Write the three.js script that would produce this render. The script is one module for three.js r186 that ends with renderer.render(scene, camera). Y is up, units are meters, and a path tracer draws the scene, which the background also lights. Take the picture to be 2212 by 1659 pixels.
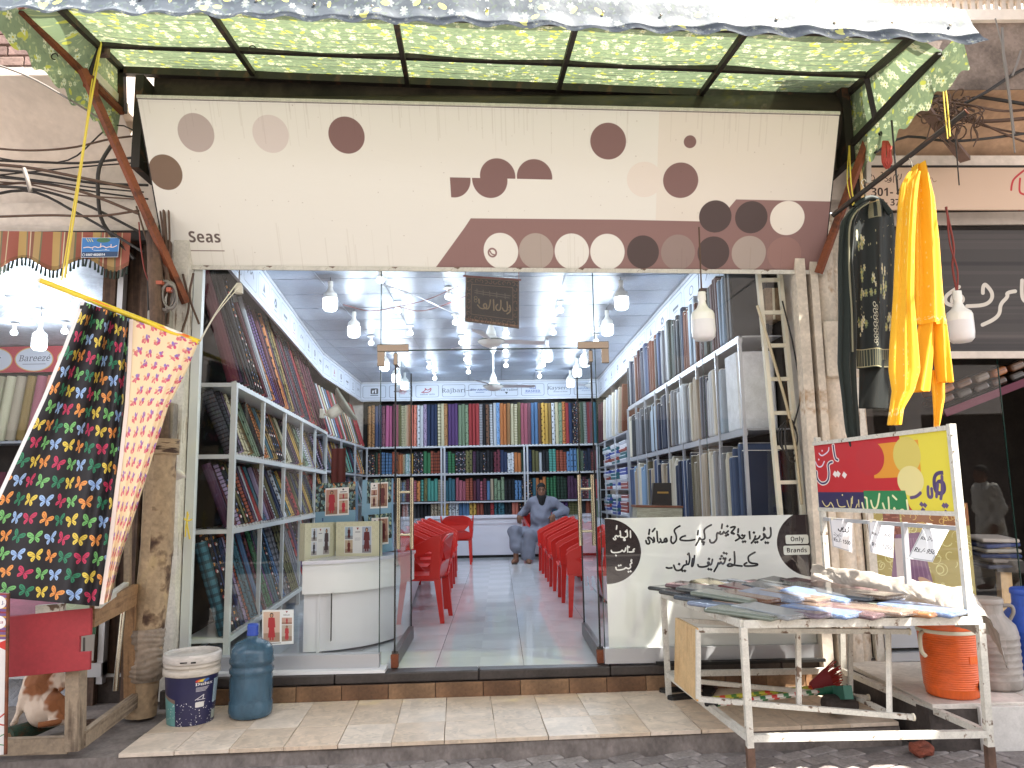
import * as THREE from 'three';
import { mergeGeometries } from 'three/addons/utils/BufferGeometryUtils.js';
import { RoundedBoxGeometry } from 'three/addons/geometries/RoundedBoxGeometry.js';
import { MarchingCubes } from 'three/addons/objects/MarchingCubes.js';

// ---------------------------------------------------------------- camera, sky, sun, exposure
const scene = new THREE.Scene();
const EYE = 1.44, FPX = 1660, CX = 1106, CY = 829.5;            // focal length and centre of a 2212 x 1659 view of the place
const camera = new THREE.PerspectiveCamera(2 * Math.atan(CY / FPX) * 180 / Math.PI, 4 / 3, 0.05, 300);
camera.position.set(0, EYE, 0);
camera.rotation.set(0.1388, -0.0198, -0.018, 'YXZ');
camera.updateMatrixWorld(true);
scene.add(camera);
const renderer = new THREE.WebGLRenderer({ antialias: true });
renderer.toneMapping = THREE.LinearToneMapping;
renderer.toneMappingExposure = 4.6;
renderer.shadowMap.enabled = true;
{ // hazy noon sky
  const w = 64, h = 32, d = new Float32Array(w * h * 4);
  for (let y = 0; y < h; y++) for (let x = 0; x < w; x++) {
    const e = Math.max(0, (y + 0.5) / h * 2 - 1), k = Math.pow(1 - e, 2), i = (y * w + x) * 4;
    d[i] = 0.72 + 0.3 * k; d[i + 1] = 0.79 + 0.22 * k; d[i + 2] = 0.95 + 0.06 * k; d[i + 3] = 1;
  }
  const t = new THREE.DataTexture(d, w, h, THREE.RGBAFormat, THREE.FloatType);
  t.mapping = THREE.EquirectangularReflectionMapping; t.magFilter = THREE.LinearFilter; t.needsUpdate = true;
  scene.background = t; scene.environment = t;
}
scene.backgroundIntensity = 0.72; scene.environmentIntensity = 0.72;
const sun = new THREE.DirectionalLight(new THREE.Color(1, 0.95, 0.86), 5);
sun.position.set(5.0, 10, 3.0); sun.target.position.set(0, 0, -4);
sun.position.add(sun.target.position);
sun.castShadow = true;
Object.assign(sun.shadow.camera, { left: -9, right: 9, top: 9, bottom: -9, near: 0.5, far: 40 });
sun.shadow.mapSize.set(2048, 2048);
scene.add(sun, sun.target);
const BULB = 0.17;                                                // brightness of the shop's lamps

// ---------------------------------------------------------------- helpers
let seed = 7;
const rnd = () => { seed = (seed + 0x6d2b79f5) | 0; let t = Math.imul(seed ^ (seed >>> 15), 1 | seed); t = (t + Math.imul(t ^ (t >>> 7), 61 | t)) ^ t; return ((t ^ (t >>> 14)) >>> 0) / 4294967296; };
const rr = (a, b) => a + (b - a) * rnd(), pick = (a) => a[Math.floor(rnd() * a.length)];
const V = (x, y, z) => new THREE.Vector3(x, y, z);
const lerp = (a, b, t) => a + (b - a) * t, clamp = (x, a = 0, b = 1) => Math.min(b, Math.max(a, x));
// measured points: where the line of sight through a measured direction meets a known plane of the place
function sight(x, y) { return V((x - CX) / FPX, -(y - CY) / FPX, -1).applyQuaternion(camera.quaternion); }
const pz = (x, y, z) => { const d = sight(x, y); return d.multiplyScalar(z / d.z).add(V(0, EYE, 0)); };
const py = (x, y, Y) => { const d = sight(x, y); return d.multiplyScalar((Y - EYE) / d.y).add(V(0, EYE, 0)); };
const zoomed = (ox, oy, s) => (x, y) => [(ox + x / s) / 1.15732, (oy + y / s) / 1.15732];
const used = new Map();
function numbered(n) { const k = used.get(n) ?? 0; used.set(n, k + 1); return k ? n + '_' + String(k).padStart(3, '0') : n; }
function tag(o, label, category, group) { o.userData.label = label; o.userData.category = category; if (group) o.userData.group = group; return o; }
function shade(o) { o.traverse((m) => { if (m.isMesh) { m.castShadow = true; m.receiveShadow = true; } }); return o; }
function thing(name, label, category, p = V(0, 0, 0), turn = 0, group) {
  const o = new THREE.Group(); o.name = numbered(name); o.position.copy(p); o.rotation.y = turn; scene.add(o);
  return tag(o, label, category, group);
}
function mesh(name, geos, mat, parent) {
  const m = new THREE.Mesh(Array.isArray(geos) ? merge(geos) : geos, mat); m.name = parent ? name : numbered(name);
  m.castShadow = m.receiveShadow = true; (parent ?? scene).add(m); return m;
}
const single = (name, geos, mat, label, category, group) => tag(mesh(name, geos, mat), label, category, group);
function struct(name, geos, mat) { const m = mesh(name, geos, mat); m.userData.kind = 'structure'; return m; }
function plain(g) {
  g = g.index ? g.toNonIndexed() : g;
  for (const k of Object.keys(g.attributes)) if (!['position', 'normal', 'uv'].includes(k)) g.deleteAttribute(k);
  if (!g.attributes.uv) g.setAttribute('uv', new THREE.BufferAttribute(new Float32Array(g.attributes.position.count * 2), 2));
  return g;
}
const merge = (list) => list.length === 1 ? list[0] : mergeGeometries(list.map(plain));
// uv in metres, each face laid out along its main direction
function metres(g) {
  g = plain(g); const p = g.attributes.position, n = g.attributes.normal, uv = g.attributes.uv;
  for (let i = 0; i < p.count; i++) {
    const ax = Math.abs(n.getX(i)), ay = Math.abs(n.getY(i)), az = Math.abs(n.getZ(i));
    if (ay >= ax && ay >= az) uv.setXY(i, p.getX(i), p.getZ(i)); else if (ax >= az) uv.setXY(i, p.getZ(i), p.getY(i)); else uv.setXY(i, p.getX(i), p.getY(i));
  }
  return g;
}
const bx = (w, h, d, x = 0, y = 0, z = 0) => metres(new THREE.BoxGeometry(w, h, d)).translate(x, y, z);
const bb = (x0, x1, y0, y1, z0, z1) => bx(x1 - x0, y1 - y0, z1 - z0, (x0 + x1) / 2, (y0 + y1) / 2, (z0 + z1) / 2);
const rbx = (w, h, d, r, x = 0, y = 0, z = 0, s = 2) => metres(new RoundedBoxGeometry(w, h, d, s, r)).translate(x, y, z);
function aim(g, a, b, up = V(0, 1, 0)) {                         // a geometry made along +x from 0, laid from a towards b
  const x = b.clone().sub(a).normalize(); if (Math.abs(x.dot(up)) > 0.98) up = V(0, 0, 1);
  const z = x.clone().cross(up).normalize(), y = z.clone().cross(x);
  return g.applyMatrix4(new THREE.Matrix4().makeBasis(x, y, z).setPosition(a));
}
const bar = (a, b, w = 0.03, h = w) => { const l = a.distanceTo(b), g = bx(l, h, w, l / 2, 0, 0), t = g.attributes.uv, o = a.x * 3.1 + b.y * 1.7; for (let i = 0; i < t.count; i++) t.setXY(i, t.getY(i) + o, t.getX(i) + o); return aim(g, a, b); };  // grain runs along the bar
const scaleUV = (g, u, v) => { const a = g.attributes.uv; for (let i = 0; i < a.count; i++) a.setXY(i, a.getX(i) * u, a.getY(i) * v); return g; };
const cyl = (r1, r2, h, seg = 18) => scaleUV(new THREE.CylinderGeometry(r1, r2, h, seg), 6.28 * r2, h);
const rod = (a, b, r, r2 = r, seg = 10) => { const l = a.distanceTo(b); return aim(scaleUV(new THREE.CylinderGeometry(r2, r, l, seg), 6.28 * r, l).rotateZ(-Math.PI / 2).translate(l / 2, 0, 0), a, b); };
const tube = (pts, r, n = pts.length * 4, s = 6) => { const c = new THREE.CatmullRomCurve3(pts), g = new THREE.TubeGeometry(c, n, r, s), l = c.getLength(), a = g.attributes.uv; for (let i = 0; i < a.count; i++) a.setXY(i, a.getY(i) * r * 6.28, a.getX(i) * l); return g; };
const lathe = (pts, seg = 28) => new THREE.LatheGeometry(pts.map((p) => new THREE.Vector2(p[0], p[1])), seg);
function slab(a, b, c, d, th = 0.02) {                           // a board through four corners: a top left, b top right, c bottom right, d bottom left; uv 0..1 on its face
  const n = b.clone().sub(a).cross(d.clone().sub(a)).normalize().multiplyScalar(th), k = [a, b, c, d].map((p) => p.clone().add(n)), f = [a, b, c, d];
  const pos = [], uv = [], q = (p0, p1, p2, p3) => { for (const [p, u, v] of [[p0, 0, 1], [p3, 0, 0], [p2, 1, 0], [p0, 0, 1], [p2, 1, 0], [p1, 1, 1]]) { pos.push(p.x, p.y, p.z); uv.push(u, v); } };
  q(f[0], f[1], f[2], f[3]); q(k[1], k[0], k[3], k[2]); q(k[0], k[1], f[1], f[0]); q(f[3], f[2], k[2], k[3]); q(k[0], f[0], f[3], k[3]); q(f[1], k[1], k[2], f[2]);
  const g = new THREE.BufferGeometry(); g.setAttribute('position', new THREE.Float32BufferAttribute(pos, 3)); g.setAttribute('uv', new THREE.Float32BufferAttribute(uv, 2)); g.computeVertexNormals(); return g;
}
function sheet(f, nu, nv) {                                      // f(u, v) -> [point, uv?]
  const pos = [], uv = [], ix = [];
  for (let j = 0; j <= nv; j++) for (let i = 0; i <= nu; i++) { const [p, s, t] = f(i / nu, j / nv); pos.push(p.x, p.y, p.z); uv.push(s ?? i / nu, t ?? 1 - j / nv); }
  for (let j = 0; j < nv; j++) for (let i = 0; i < nu; i++) { const a = j * (nu + 1) + i, b = a + 1, c = a + nu + 1, d = c + 1; ix.push(a, c, b, b, c, d); }
  const g = new THREE.BufferGeometry(); g.setAttribute('position', new THREE.Float32BufferAttribute(pos, 3)); g.setAttribute('uv', new THREE.Float32BufferAttribute(uv, 2)); g.setIndex(ix); g.computeVertexNormals(); return g;
}
function thick(g, t) {                                           // a sheet given two faces and edges worth t
  const a = g.clone(), p = a.attributes.position, n = a.attributes.normal;
  for (let i = 0; i < p.count; i++) p.setXYZ(i, p.getX(i) - n.getX(i) * t, p.getY(i) - n.getY(i) * t, p.getZ(i) - n.getZ(i) * t);
  const ix = Array.from(a.index.array); for (let i = 0; i < ix.length; i += 3) { const k = ix[i]; ix[i] = ix[i + 1]; ix[i + 1] = k; } a.setIndex(ix);
  const q = a.attributes.normal; for (let i = 0; i < q.count; i++) q.setXYZ(i, -q.getX(i), -q.getY(i), -q.getZ(i));
  return merge([g, a]);
}
const along = (rows, t) => { const n = rows.length - 1, f = clamp(t) * n, i = Math.min(n - 1, Math.floor(f)), k = f - i; return rows[i].map((v, j) => lerp(v, rows[i + 1][j], k)); };
function table(rows, t) { let i = 0; while (i < rows.length - 2 && t > rows[i + 1][0]) i++; const a = rows[i], b = rows[i + 1], k = clamp((t - a[0]) / (b[0] - a[0])), s = k * k * (3 - 2 * k) * 0.4 + k * 0.6; return a.map((v, j) => lerp(v, b[j], s)); }
const ONES = ['', 'first', 'second', 'third', 'fourth', 'fifth', 'sixth', 'seventh', 'eighth', 'ninth', 'tenth', 'eleventh', 'twelfth', 'thirteenth', 'fourteenth', 'fifteenth', 'sixteenth', 'seventeenth', 'eighteenth', 'nineteenth'];
const ord = (n) => { if (n < 20) return ONES[n]; const t = ['', '', 'twent', 'thirt', 'fort', 'fift', 'sixt', 'sevent', 'eight'][Math.floor(n / 10)]; return n % 10 ? t + 'y-' + ONES[n % 10] : t + 'ieth'; };

// ---------------------------------------------------------------- textures
function noise(size, cells, oct, s0) {                           // tileable, 0..1
  const out = new Float32Array(size * size); let amp = 1, sum = 0, s = s0 | 0;
  const r = () => { s = (s + 0x6d2b79f5) | 0; let t = Math.imul(s ^ (s >>> 15), 1 | s); t = (t + Math.imul(t ^ (t >>> 7), 61 | t)) ^ t; return ((t ^ (t >>> 14)) >>> 0) / 4294967296; };
  for (let o = 0; o < oct; o++) {
    const cx = (Array.isArray(cells) ? cells[0] : cells) << o, cy = (Array.isArray(cells) ? cells[1] : cells) << o, g = Float32Array.from({ length: cx * cy }, r);
    for (let y = 0; y < size; y++) { const fy = y / size * cy, y0 = Math.floor(fy), ty = fy - y0, sy = ty * ty * (3 - 2 * ty), r0 = (y0 % cy) * cx, r1 = ((y0 + 1) % cy) * cx;
      for (let x = 0; x < size; x++) { const fx = x / size * cx, x0 = Math.floor(fx), tx = fx - x0, sx = tx * tx * (3 - 2 * tx), a = x0 % cx, b = (x0 + 1) % cx;
        out[y * size + x] += amp * lerp(lerp(g[r0 + a], g[r0 + b], sx), lerp(g[r1 + a], g[r1 + b], sx), sy); } }
    sum += amp; amp *= 0.55;
  }
  for (let i = 0; i < out.length; i++) out[i] = clamp((out[i] / sum - 0.5) * 1.5 + 0.5);
  return out;
}
const lin = (hex) => new THREE.Color(hex);
function pixels(size, f, srgb = true, rep = 1) {                 // f(i, x, y) -> [r, g, b] in 0..1
  const d = new Uint8Array(size * size * 4);
  for (let y = 0, i = 0; y < size; y++) for (let x = 0; x < size; x++, i++) { const c = f(i, x, y); for (let k = 0; k < 3; k++) d[i * 4 + k] = 255 * clamp(c.length ? c[k] : c); d[i * 4 + 3] = 255; }
  const t = new THREE.DataTexture(d, size, size); t.wrapS = t.wrapT = THREE.RepeatWrapping; t.magFilter = THREE.LinearFilter; if (srgb) t.colorSpace = THREE.SRGBColorSpace; t.repeat.set(rep, rep); t.needsUpdate = true; return t;
}
function drawn(w, h, f, rep) {
  const c = document.createElement('canvas'); c.width = w; c.height = h; const g = c.getContext('2d'); f(g, w, h);
  const t = new THREE.CanvasTexture(c); t.colorSpace = THREE.SRGBColorSpace; if (rep) { t.wrapS = t.wrapT = THREE.RepeatWrapping; t.repeat.set(rep, rep); } return t;
}
const N1 = noise(512, 4, 6, 11), N2 = noise(512, 12, 5, 23), N3 = noise(512, 64, 3, 31), NV = noise(512, [48, 3], 4, 47), NH = noise(512, [3, 60], 4, 53);
const hex3 = (h) => { const n = parseInt(h.slice(1), 16); return [(n >> 16) / 255, (n >> 8 & 255) / 255, (n & 255) / 255]; };
const mix3 = (a, b, t) => [lerp(a[0], b[0], t), lerp(a[1], b[1], t), lerp(a[2], b[2], t)];
const dirt = (lo, s = 1, rep = 0.7) => pixels(512, (i) => { const v = lerp(lo, 1, clamp(0.25 + N1[i] * 0.55 * s + N2[i] * 0.35 + (N3[i] - 0.5) * 0.25)); return [v, v * (0.985 + 0.015 * v), v * (0.955 + 0.045 * v)]; }, true, rep);
const twoTone = (a, b, at, soft, base, rep, stretch) => { const A = hex3(a), B = hex3(b); return pixels(512, (i) => { const n = (stretch ? NV[i] * 0.5 + N1[i] * 0.5 : N1[i] * 0.65 + N2[i] * 0.35), k = clamp((n - at) / soft), s = lerp(base, 1, N2[i] * 0.5 + N3[i] * 0.5); return mix3(A, B, k).map((v) => v * s); }, true, rep); };
const bumpFine = pixels(512, (i) => [N3[i] * 0.5 + N2[i] * 0.5, 0, 0], false, 1), bumpCoarse = pixels(512, (i) => [N1[i] * 0.6 + N2[i] * 0.4, 0, 0], false, 1);
const std = (color, roughness = 0.7, more = {}) => new THREE.MeshStandardMaterial({ color, roughness, ...more });
const phys = (color, roughness = 0.5, more = {}) => new THREE.MeshPhysicalMaterial({ color, roughness, ...more });
const D1 = dirt(0.62), D2 = dirt(0.45, 1.2, 1.1), DS = dirt(0.8, 1, 2);
const M = {
  plaster: std('#f1e4d8', 0.9, { map: dirt(0.82, 1.1, 0.45), bumpMap: bumpCoarse, bumpScale: 0.004 }),
  plasterPale: std('#e8dcd0', 0.9, { map: dirt(0.72, 1, 0.4), bumpMap: bumpFine, bumpScale: 0.002 }),
  peeling: std('#ffffff', 0.85, { map: twoTone('#e8dac8', '#9a7656', 0.66, 0.16, 0.78, 0.8), bumpMap: bumpCoarse, bumpScale: 0.006 }),
  brownWall: std('#ffffff', 0.85, { map: twoTone('#6f5646', '#3a2c24', 0.45, 0.3, 0.7, 0.8, true), bumpMap: bumpCoarse, bumpScale: 0.006 }),
  pipe: std('#ffffff', 0.75, { map: twoTone('#c3a783', '#4a3222', 0.56, 0.12, 0.7, 0.7), bumpMap: bumpFine, bumpScale: 0.003 }),
  concrete: std('#877d77', 0.92, { map: D2, bumpMap: bumpCoarse, bumpScale: 0.008 }),
  concreteDark: std('#4e4642', 0.92, { map: D2, bumpMap: bumpCoarse, bumpScale: 0.008 }),
  stoneLip: std('#4a4340', 0.45, { map: D2, bumpMap: bumpFine, bumpScale: 0.001 }),
  brownTile: [0, 1, 2].map((k) => std(['#8d6a4d', '#7d5b41', '#957456'][k], 0.5, { map: D2, bumpMap: bumpFine, bumpScale: 0.001 })),
  whiteWood: std('#ffffff', 0.6, { map: twoTone('#e4ded2', '#8d7a66', 0.66, 0.1, 0.82, 1.3, true), bumpMap: bumpFine, bumpScale: 0.001 }),
  whiteMetal: std('#ffffff', 0.5, { map: twoTone('#d9d5ca', '#6a5444', 0.66, 0.06, 0.82, 2.2), bumpMap: bumpFine, bumpScale: 0.0006 }),
  alu: std('#b9babd', 0.4, { metalness: 0.5 }), shelfMetal: std('#a9abb0', 0.4, { metalness: 0.25 }), shelfWhite: std('#c8cbc8', 0.5),
  rust: std('#ffffff', 0.8, { map: twoTone('#8a4a2c', '#4c2a1c', 0.5, 0.2, 0.75, 1.6), bumpMap: bumpFine, bumpScale: 0.001 }),
  darkIron: std('#ffffff', 0.65, { map: twoTone('#2c2420', '#5a3826', 0.6, 0.12, 0.7, 1.5), bumpMap: bumpFine, bumpScale: 0.001 }),
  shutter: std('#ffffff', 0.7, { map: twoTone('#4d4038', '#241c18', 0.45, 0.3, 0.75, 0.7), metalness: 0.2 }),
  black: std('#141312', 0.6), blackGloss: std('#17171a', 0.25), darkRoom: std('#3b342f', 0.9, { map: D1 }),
  white: std('#dedfe0', 0.45), whitePlastic: phys('#e4e2da', 0.35, { clearcoat: 0.2 }), cream: std('#ddd6c0', 0.5), paper: std('#e8e8ea', 0.8),
  chrome: std('#d8c9ae', 0.16, { metalness: 1 }), steel: std('#b9b2a2', 0.25, { metalness: 1 }),
  wood: std('#ffffff', 0.7, { map: twoTone('#a9835c', '#6b4a30', 0.5, 0.35, 0.75, 1.2, true), bumpMap: bumpFine, bumpScale: 0.001 }),
  woodGrey: std('#ffffff', 0.8, { map: twoTone('#a8947c', '#6c5a49', 0.5, 0.3, 0.75, 1.2, true), bumpMap: bumpFine, bumpScale: 0.002 }),
  ply: std('#ffffff', 0.6, { map: twoTone('#d6b483', '#bb9060', 0.5, 0.4, 0.86, 0.8, true) }),
  glass: phys('#ffffff', 0, { transmission: 1, thickness: 0, ior: 1.5 }),
  glassEdge: phys('#1c3a34', 0.1, { transmission: 0.3, thickness: 0 }),
  cable: std('#2a2623', 0.6), cableBrown: std('#5b4436', 0.7, { map: DS }), cableGrey: std('#77706a', 0.6), yellowRope: std('#d8c04a', 0.6), stringWhite: std('#cfc6b4', 0.8), redWire: std('#7c2f26', 0.6),
};
M.glassTint = phys('#eef4f2', 0, { transmission: 1, thickness: 0, ior: 1.5 });
// strokes of brush lettering: each stroke is a run of points, drawn smooth with a pen of the given width
function brush(g, strokes, w, colour) {
  g.strokeStyle = g.fillStyle = colour; g.lineCap = g.lineJoin = 'round';
  for (const s of strokes) {
    if (s.length === 2) { g.save(); g.translate(s[0], s[1]); g.rotate(0.7); g.fillRect(-w * 0.62, -w * 0.62, w * 1.24, w * 1.24); g.restore(); continue; }
    g.lineWidth = w; g.beginPath(); g.moveTo(s[0], s[1]);
    for (let i = 2; i < s.length - 2; i += 2) g.quadraticCurveTo(s[i], s[i + 1], (s[i] + s[i + 2]) / 2, (s[i + 1] + s[i + 3]) / 2);
    g.lineTo(s[s.length - 2], s[s.length - 1]); g.stroke();
  }
}
// ---------------------------------------------------------------- ground
const STREET = -0.015, PLAT = 0.085, FLOOR = 0.25, GL = -5.5;
{
  const asphalt = std('#8a8480', 0.92, { map: dirt(0.6, 1, 0.5), bumpMap: bumpCoarse, bumpScale: 0.006 });
  const street = struct('street', bx(60, 0.2, 44, 0, STREET - 0.13, 14), asphalt);
  const mats = ['#aaa19d', '#9f9693', '#b3aaa6', '#968d8a'].map((c) => std(c, 0.9, { map: D2, bumpMap: bumpCoarse, bumpScale: 0.004 }));
  const geo = [0, 1, 2].map((k) => rbx(0.192 - k * 0.003, 0.06, 0.094, 0.008, 0, -0.03, 0, 1));
  for (let r = -26; r < 26; r++) for (let c = -24; c < 24; c++) {
    const u = c * 0.2 + (r % 2 ? 0.1 : 0), w = r * 0.102, a = 0.42, x = 0.4 + u * Math.cos(a) + w * Math.sin(a), z = -4.1 - u * Math.sin(a) + w * Math.cos(a);
    if (z < -4.5 || z > -3.72 || x < -2.7 || x > 3.3) continue;
    const m = mesh('paving_block', pick(geo), pick(mats), street); m.position.set(x, STREET + rr(-0.004, 0.003), z); m.rotation.set(rr(-0.015, 0.015), a + rr(-0.02, 0.02), rr(-0.015, 0.015));
  }
}
const platform = struct('front_step', [
  sheet((u, v) => { const x = lerp(-4.2, 2.3, u), k = N2[(Math.floor(u * 500)) + 512 * Math.floor(v * 60 + 40)] - 0.5, j = N1[Math.floor(u * 511) + 512 * 77] - 0.5; return [V(x, lerp(PLAT - 0.022, STREET - 0.05, v) + (v < 0.1 ? k * 0.012 : 0), -4.445 + k * 0.02 + j * 0.02 + v * 0.02), x, v * 0.1]; }, 160, 8),
  sheet((u, v) => { const x = lerp(-4.2, 2.3, u), k = N1[Math.floor(u * 511) + 512 * Math.floor(v * 300 + 9)] - 0.5; return [V(x, PLAT - 0.022 + k * 0.006, lerp(-5.6, -4.445 + (N2[(Math.floor(u * 500)) + 512 * 40] - 0.5) * 0.02 + (N1[Math.floor(u * 511) + 512 * 77] - 0.5) * 0.02, v)), x, lerp(-5.6, -4.445, v)]; }, 160, 12)], M.concrete);
{ // beige marble tiles on the step, two rows
  const marble = (k) => pixels(256, (i0, x, y) => { const i = (y + k * 90) % 512 * 512 + (x + k * 130) % 512, vein = Math.pow(clamp(1 - Math.abs(N1[i] - 0.5) * 14), 2) * 0.10, s = 0.82 + N2[i] * 0.16 + (N3[i] - 0.5) * 0.05 - vein * (N2[i] > 0.5 ? 1 : -0.7); return [0.93 * s, 0.86 * s, 0.78 * s]; }, true, 1.7);
  const mats = [0, 1, 2].map((k) => std(['#ffffff', '#f2ece4', '#fbf3ea'][k], 0.42, { map: marble(k), bumpMap: bumpFine, bumpScale: 0.0006 }));
  const W = 0.29;
  for (let i = 0; i < 15; i++) for (const [z0, z1] of [[-5.335, -4.787], [-4.783, -4.432]]) {
    const x0 = -2.06 + i * W + (z1 > -4.5 ? rr(-0.004, 0.004) : 0), m = mesh('step_tile', rbx(W - 0.0025, 0.022, z1 - z0 + 0.0015, 0.002, 0, 0, 0, 1), pick(mats), platform);
    m.position.set(x0 + W / 2, PLAT - 0.011 + rr(-0.001, 0.001), (z0 + z1) / 2); m.rotation.y = rr(-0.004, 0.004);
    m.geometry.attributes.uv.array.forEach((v, k, a) => { a[k] = v + i * 0.37 + (z1 > -4.5 ? 0.2 : 0); });
  }
}
platform.position.set(0.23, 0, -0.075); platform.rotation.y = 0.052;
const threshold = struct('threshold', [bb(-2.25, 2.3, STREET - 0.02, 0.176, -5.8, -5.412)], M.concreteDark);
{
  for (let i = 0, x = -2.2; x < 2.25; i++) { const w = rr(0.24, 0.33); mesh('riser_tile', rbx(w - 0.003, 0.098, 0.02, 0.003, x + w / 2, 0.131, -5.402 + rr(-0.002, 0.002), 1), M.brownTile[i % 3], threshold); x += w; }
  for (let x = -2.2; x < 2.25;) { const w = rr(0.8, 1.2); mesh('nosing', rbx(w - 0.003, 0.068, 0.3, 0.012, x + w / 2, 0.2145, -5.57), M.stoneLip, threshold); x += w; }
  threshold.rotation.y = 0.035; threshold.position.x = 0.19;
}
const ledge = struct('right_ledge', [bb(2.36, 7, STREET - 0.03, 0.2, -5.9, -4.42)], M.concreteDark);
{ const lt = std('#e4dcd2', 0.5, { map: D1 }); for (let i = 0; i < 7; i++) for (let j = 0; j < 3; j++) mesh('ledge_tile', rbx(0.596, 0.03, 0.5, 0.004, 2.68 + i * 0.6, 0.216, -5.68 + j * 0.505, 1), lt, ledge);
  for (let i = 0; i < 5; i++) mesh('marble_facing', rbx(0.74, 0.235, 0.03, 0.004, 3.0 + i * 0.745, 0.1, -4.405, 1), std('#dad6d0', 0.35, { map: DS }), ledge); }

// ---------------------------------------------------------------- the shop shell
const RX = 2.12, CEIL = 3.56, BACK = -15.05;
{
  const f = struct('shop_floor', bb(-2.75, 2.3, 0, FLOOR - 0.018, BACK - 0.1, -5.52), M.concreteDark);
  const ft = [0, 1, 2].map((k) => phys(['#d9dcde', '#d4d7d9', '#dddfe0'][k], 0.09, { map: pixels(256, (i0, x, y) => { const i = (y + k * 100) % 512 * 512 + x; const s = 0.9 + N1[i] * 0.1; return [s, s, s]; }, true, 0.9), roughnessMap: pixels(256, (i0, x, y) => { const i = y * 512 + x; const s = 0.6 + N2[i] * 0.5; return [s, s, s]; }, false, 0.7), specularIntensity: 1 }));
  for (let i = 0; i < 9; i++) for (let j = 0; j < 16; j++) mesh('floor_tile', bx(0.607, 0.018, 0.607), ft[(i * 7 + j * 3) % 3], f).position.set(-2.6 + i * 0.61 + 0.012, FLOOR - 0.009, -5.83 - j * 0.61);
}
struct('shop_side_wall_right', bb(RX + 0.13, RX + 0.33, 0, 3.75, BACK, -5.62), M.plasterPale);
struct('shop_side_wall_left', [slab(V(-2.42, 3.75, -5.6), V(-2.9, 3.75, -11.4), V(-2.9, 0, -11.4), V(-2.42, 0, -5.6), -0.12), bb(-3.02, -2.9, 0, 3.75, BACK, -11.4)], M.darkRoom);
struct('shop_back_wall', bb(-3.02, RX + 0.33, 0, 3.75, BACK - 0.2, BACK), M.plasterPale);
{
  const c = struct('shop_ceiling', bb(-3.02, RX + 0.33, CEIL + 0.02, CEIL + 0.12, BACK, -5.62), M.black);
  const wave = pixels(512, (i, x, y) => [0.5 + 0.5 * Math.sin(y / 512 * Math.PI * 2 * 26 + (N1[i] - 0.5) * 9) * (0.4 + 0.6 * N2[i]), 0, 0], false, 1.64);
  const pm = ['#747d8b', '#6f7886', '#7a8390'].map((k) => phys(k, 0.34, { bumpMap: wave, bumpScale: 0.006, clearcoat: 0.45, clearcoatRoughness: 0.24, map: pixels(128, (i0, x, y) => { const i = y * 2048 + x * 4, s = 0.88 + N2[i] * 0.12; return [s, s, s]; }, true, 1.64) }));
  for (let i = 0; i < 9; i++) for (let j = 0; j < 16; j++) mesh('ceiling_panel', bx(0.596, 0.012, 0.588), pm[(i + j * 2) % 3], c).position.set(-2.66 + i * 0.61, CEIL + 0.006, -5.92 - j * 0.605);
  mesh('grid_bar', Array.from({ length: 10 }, (_, i) => bb(-2.965 + i * 0.61 - 0.006, -2.965 + i * 0.61 + 0.006, CEIL - 0.006, CEIL + 0.008, BACK, -5.62)), std('#6a7079', 0.6), c);
}
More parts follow.
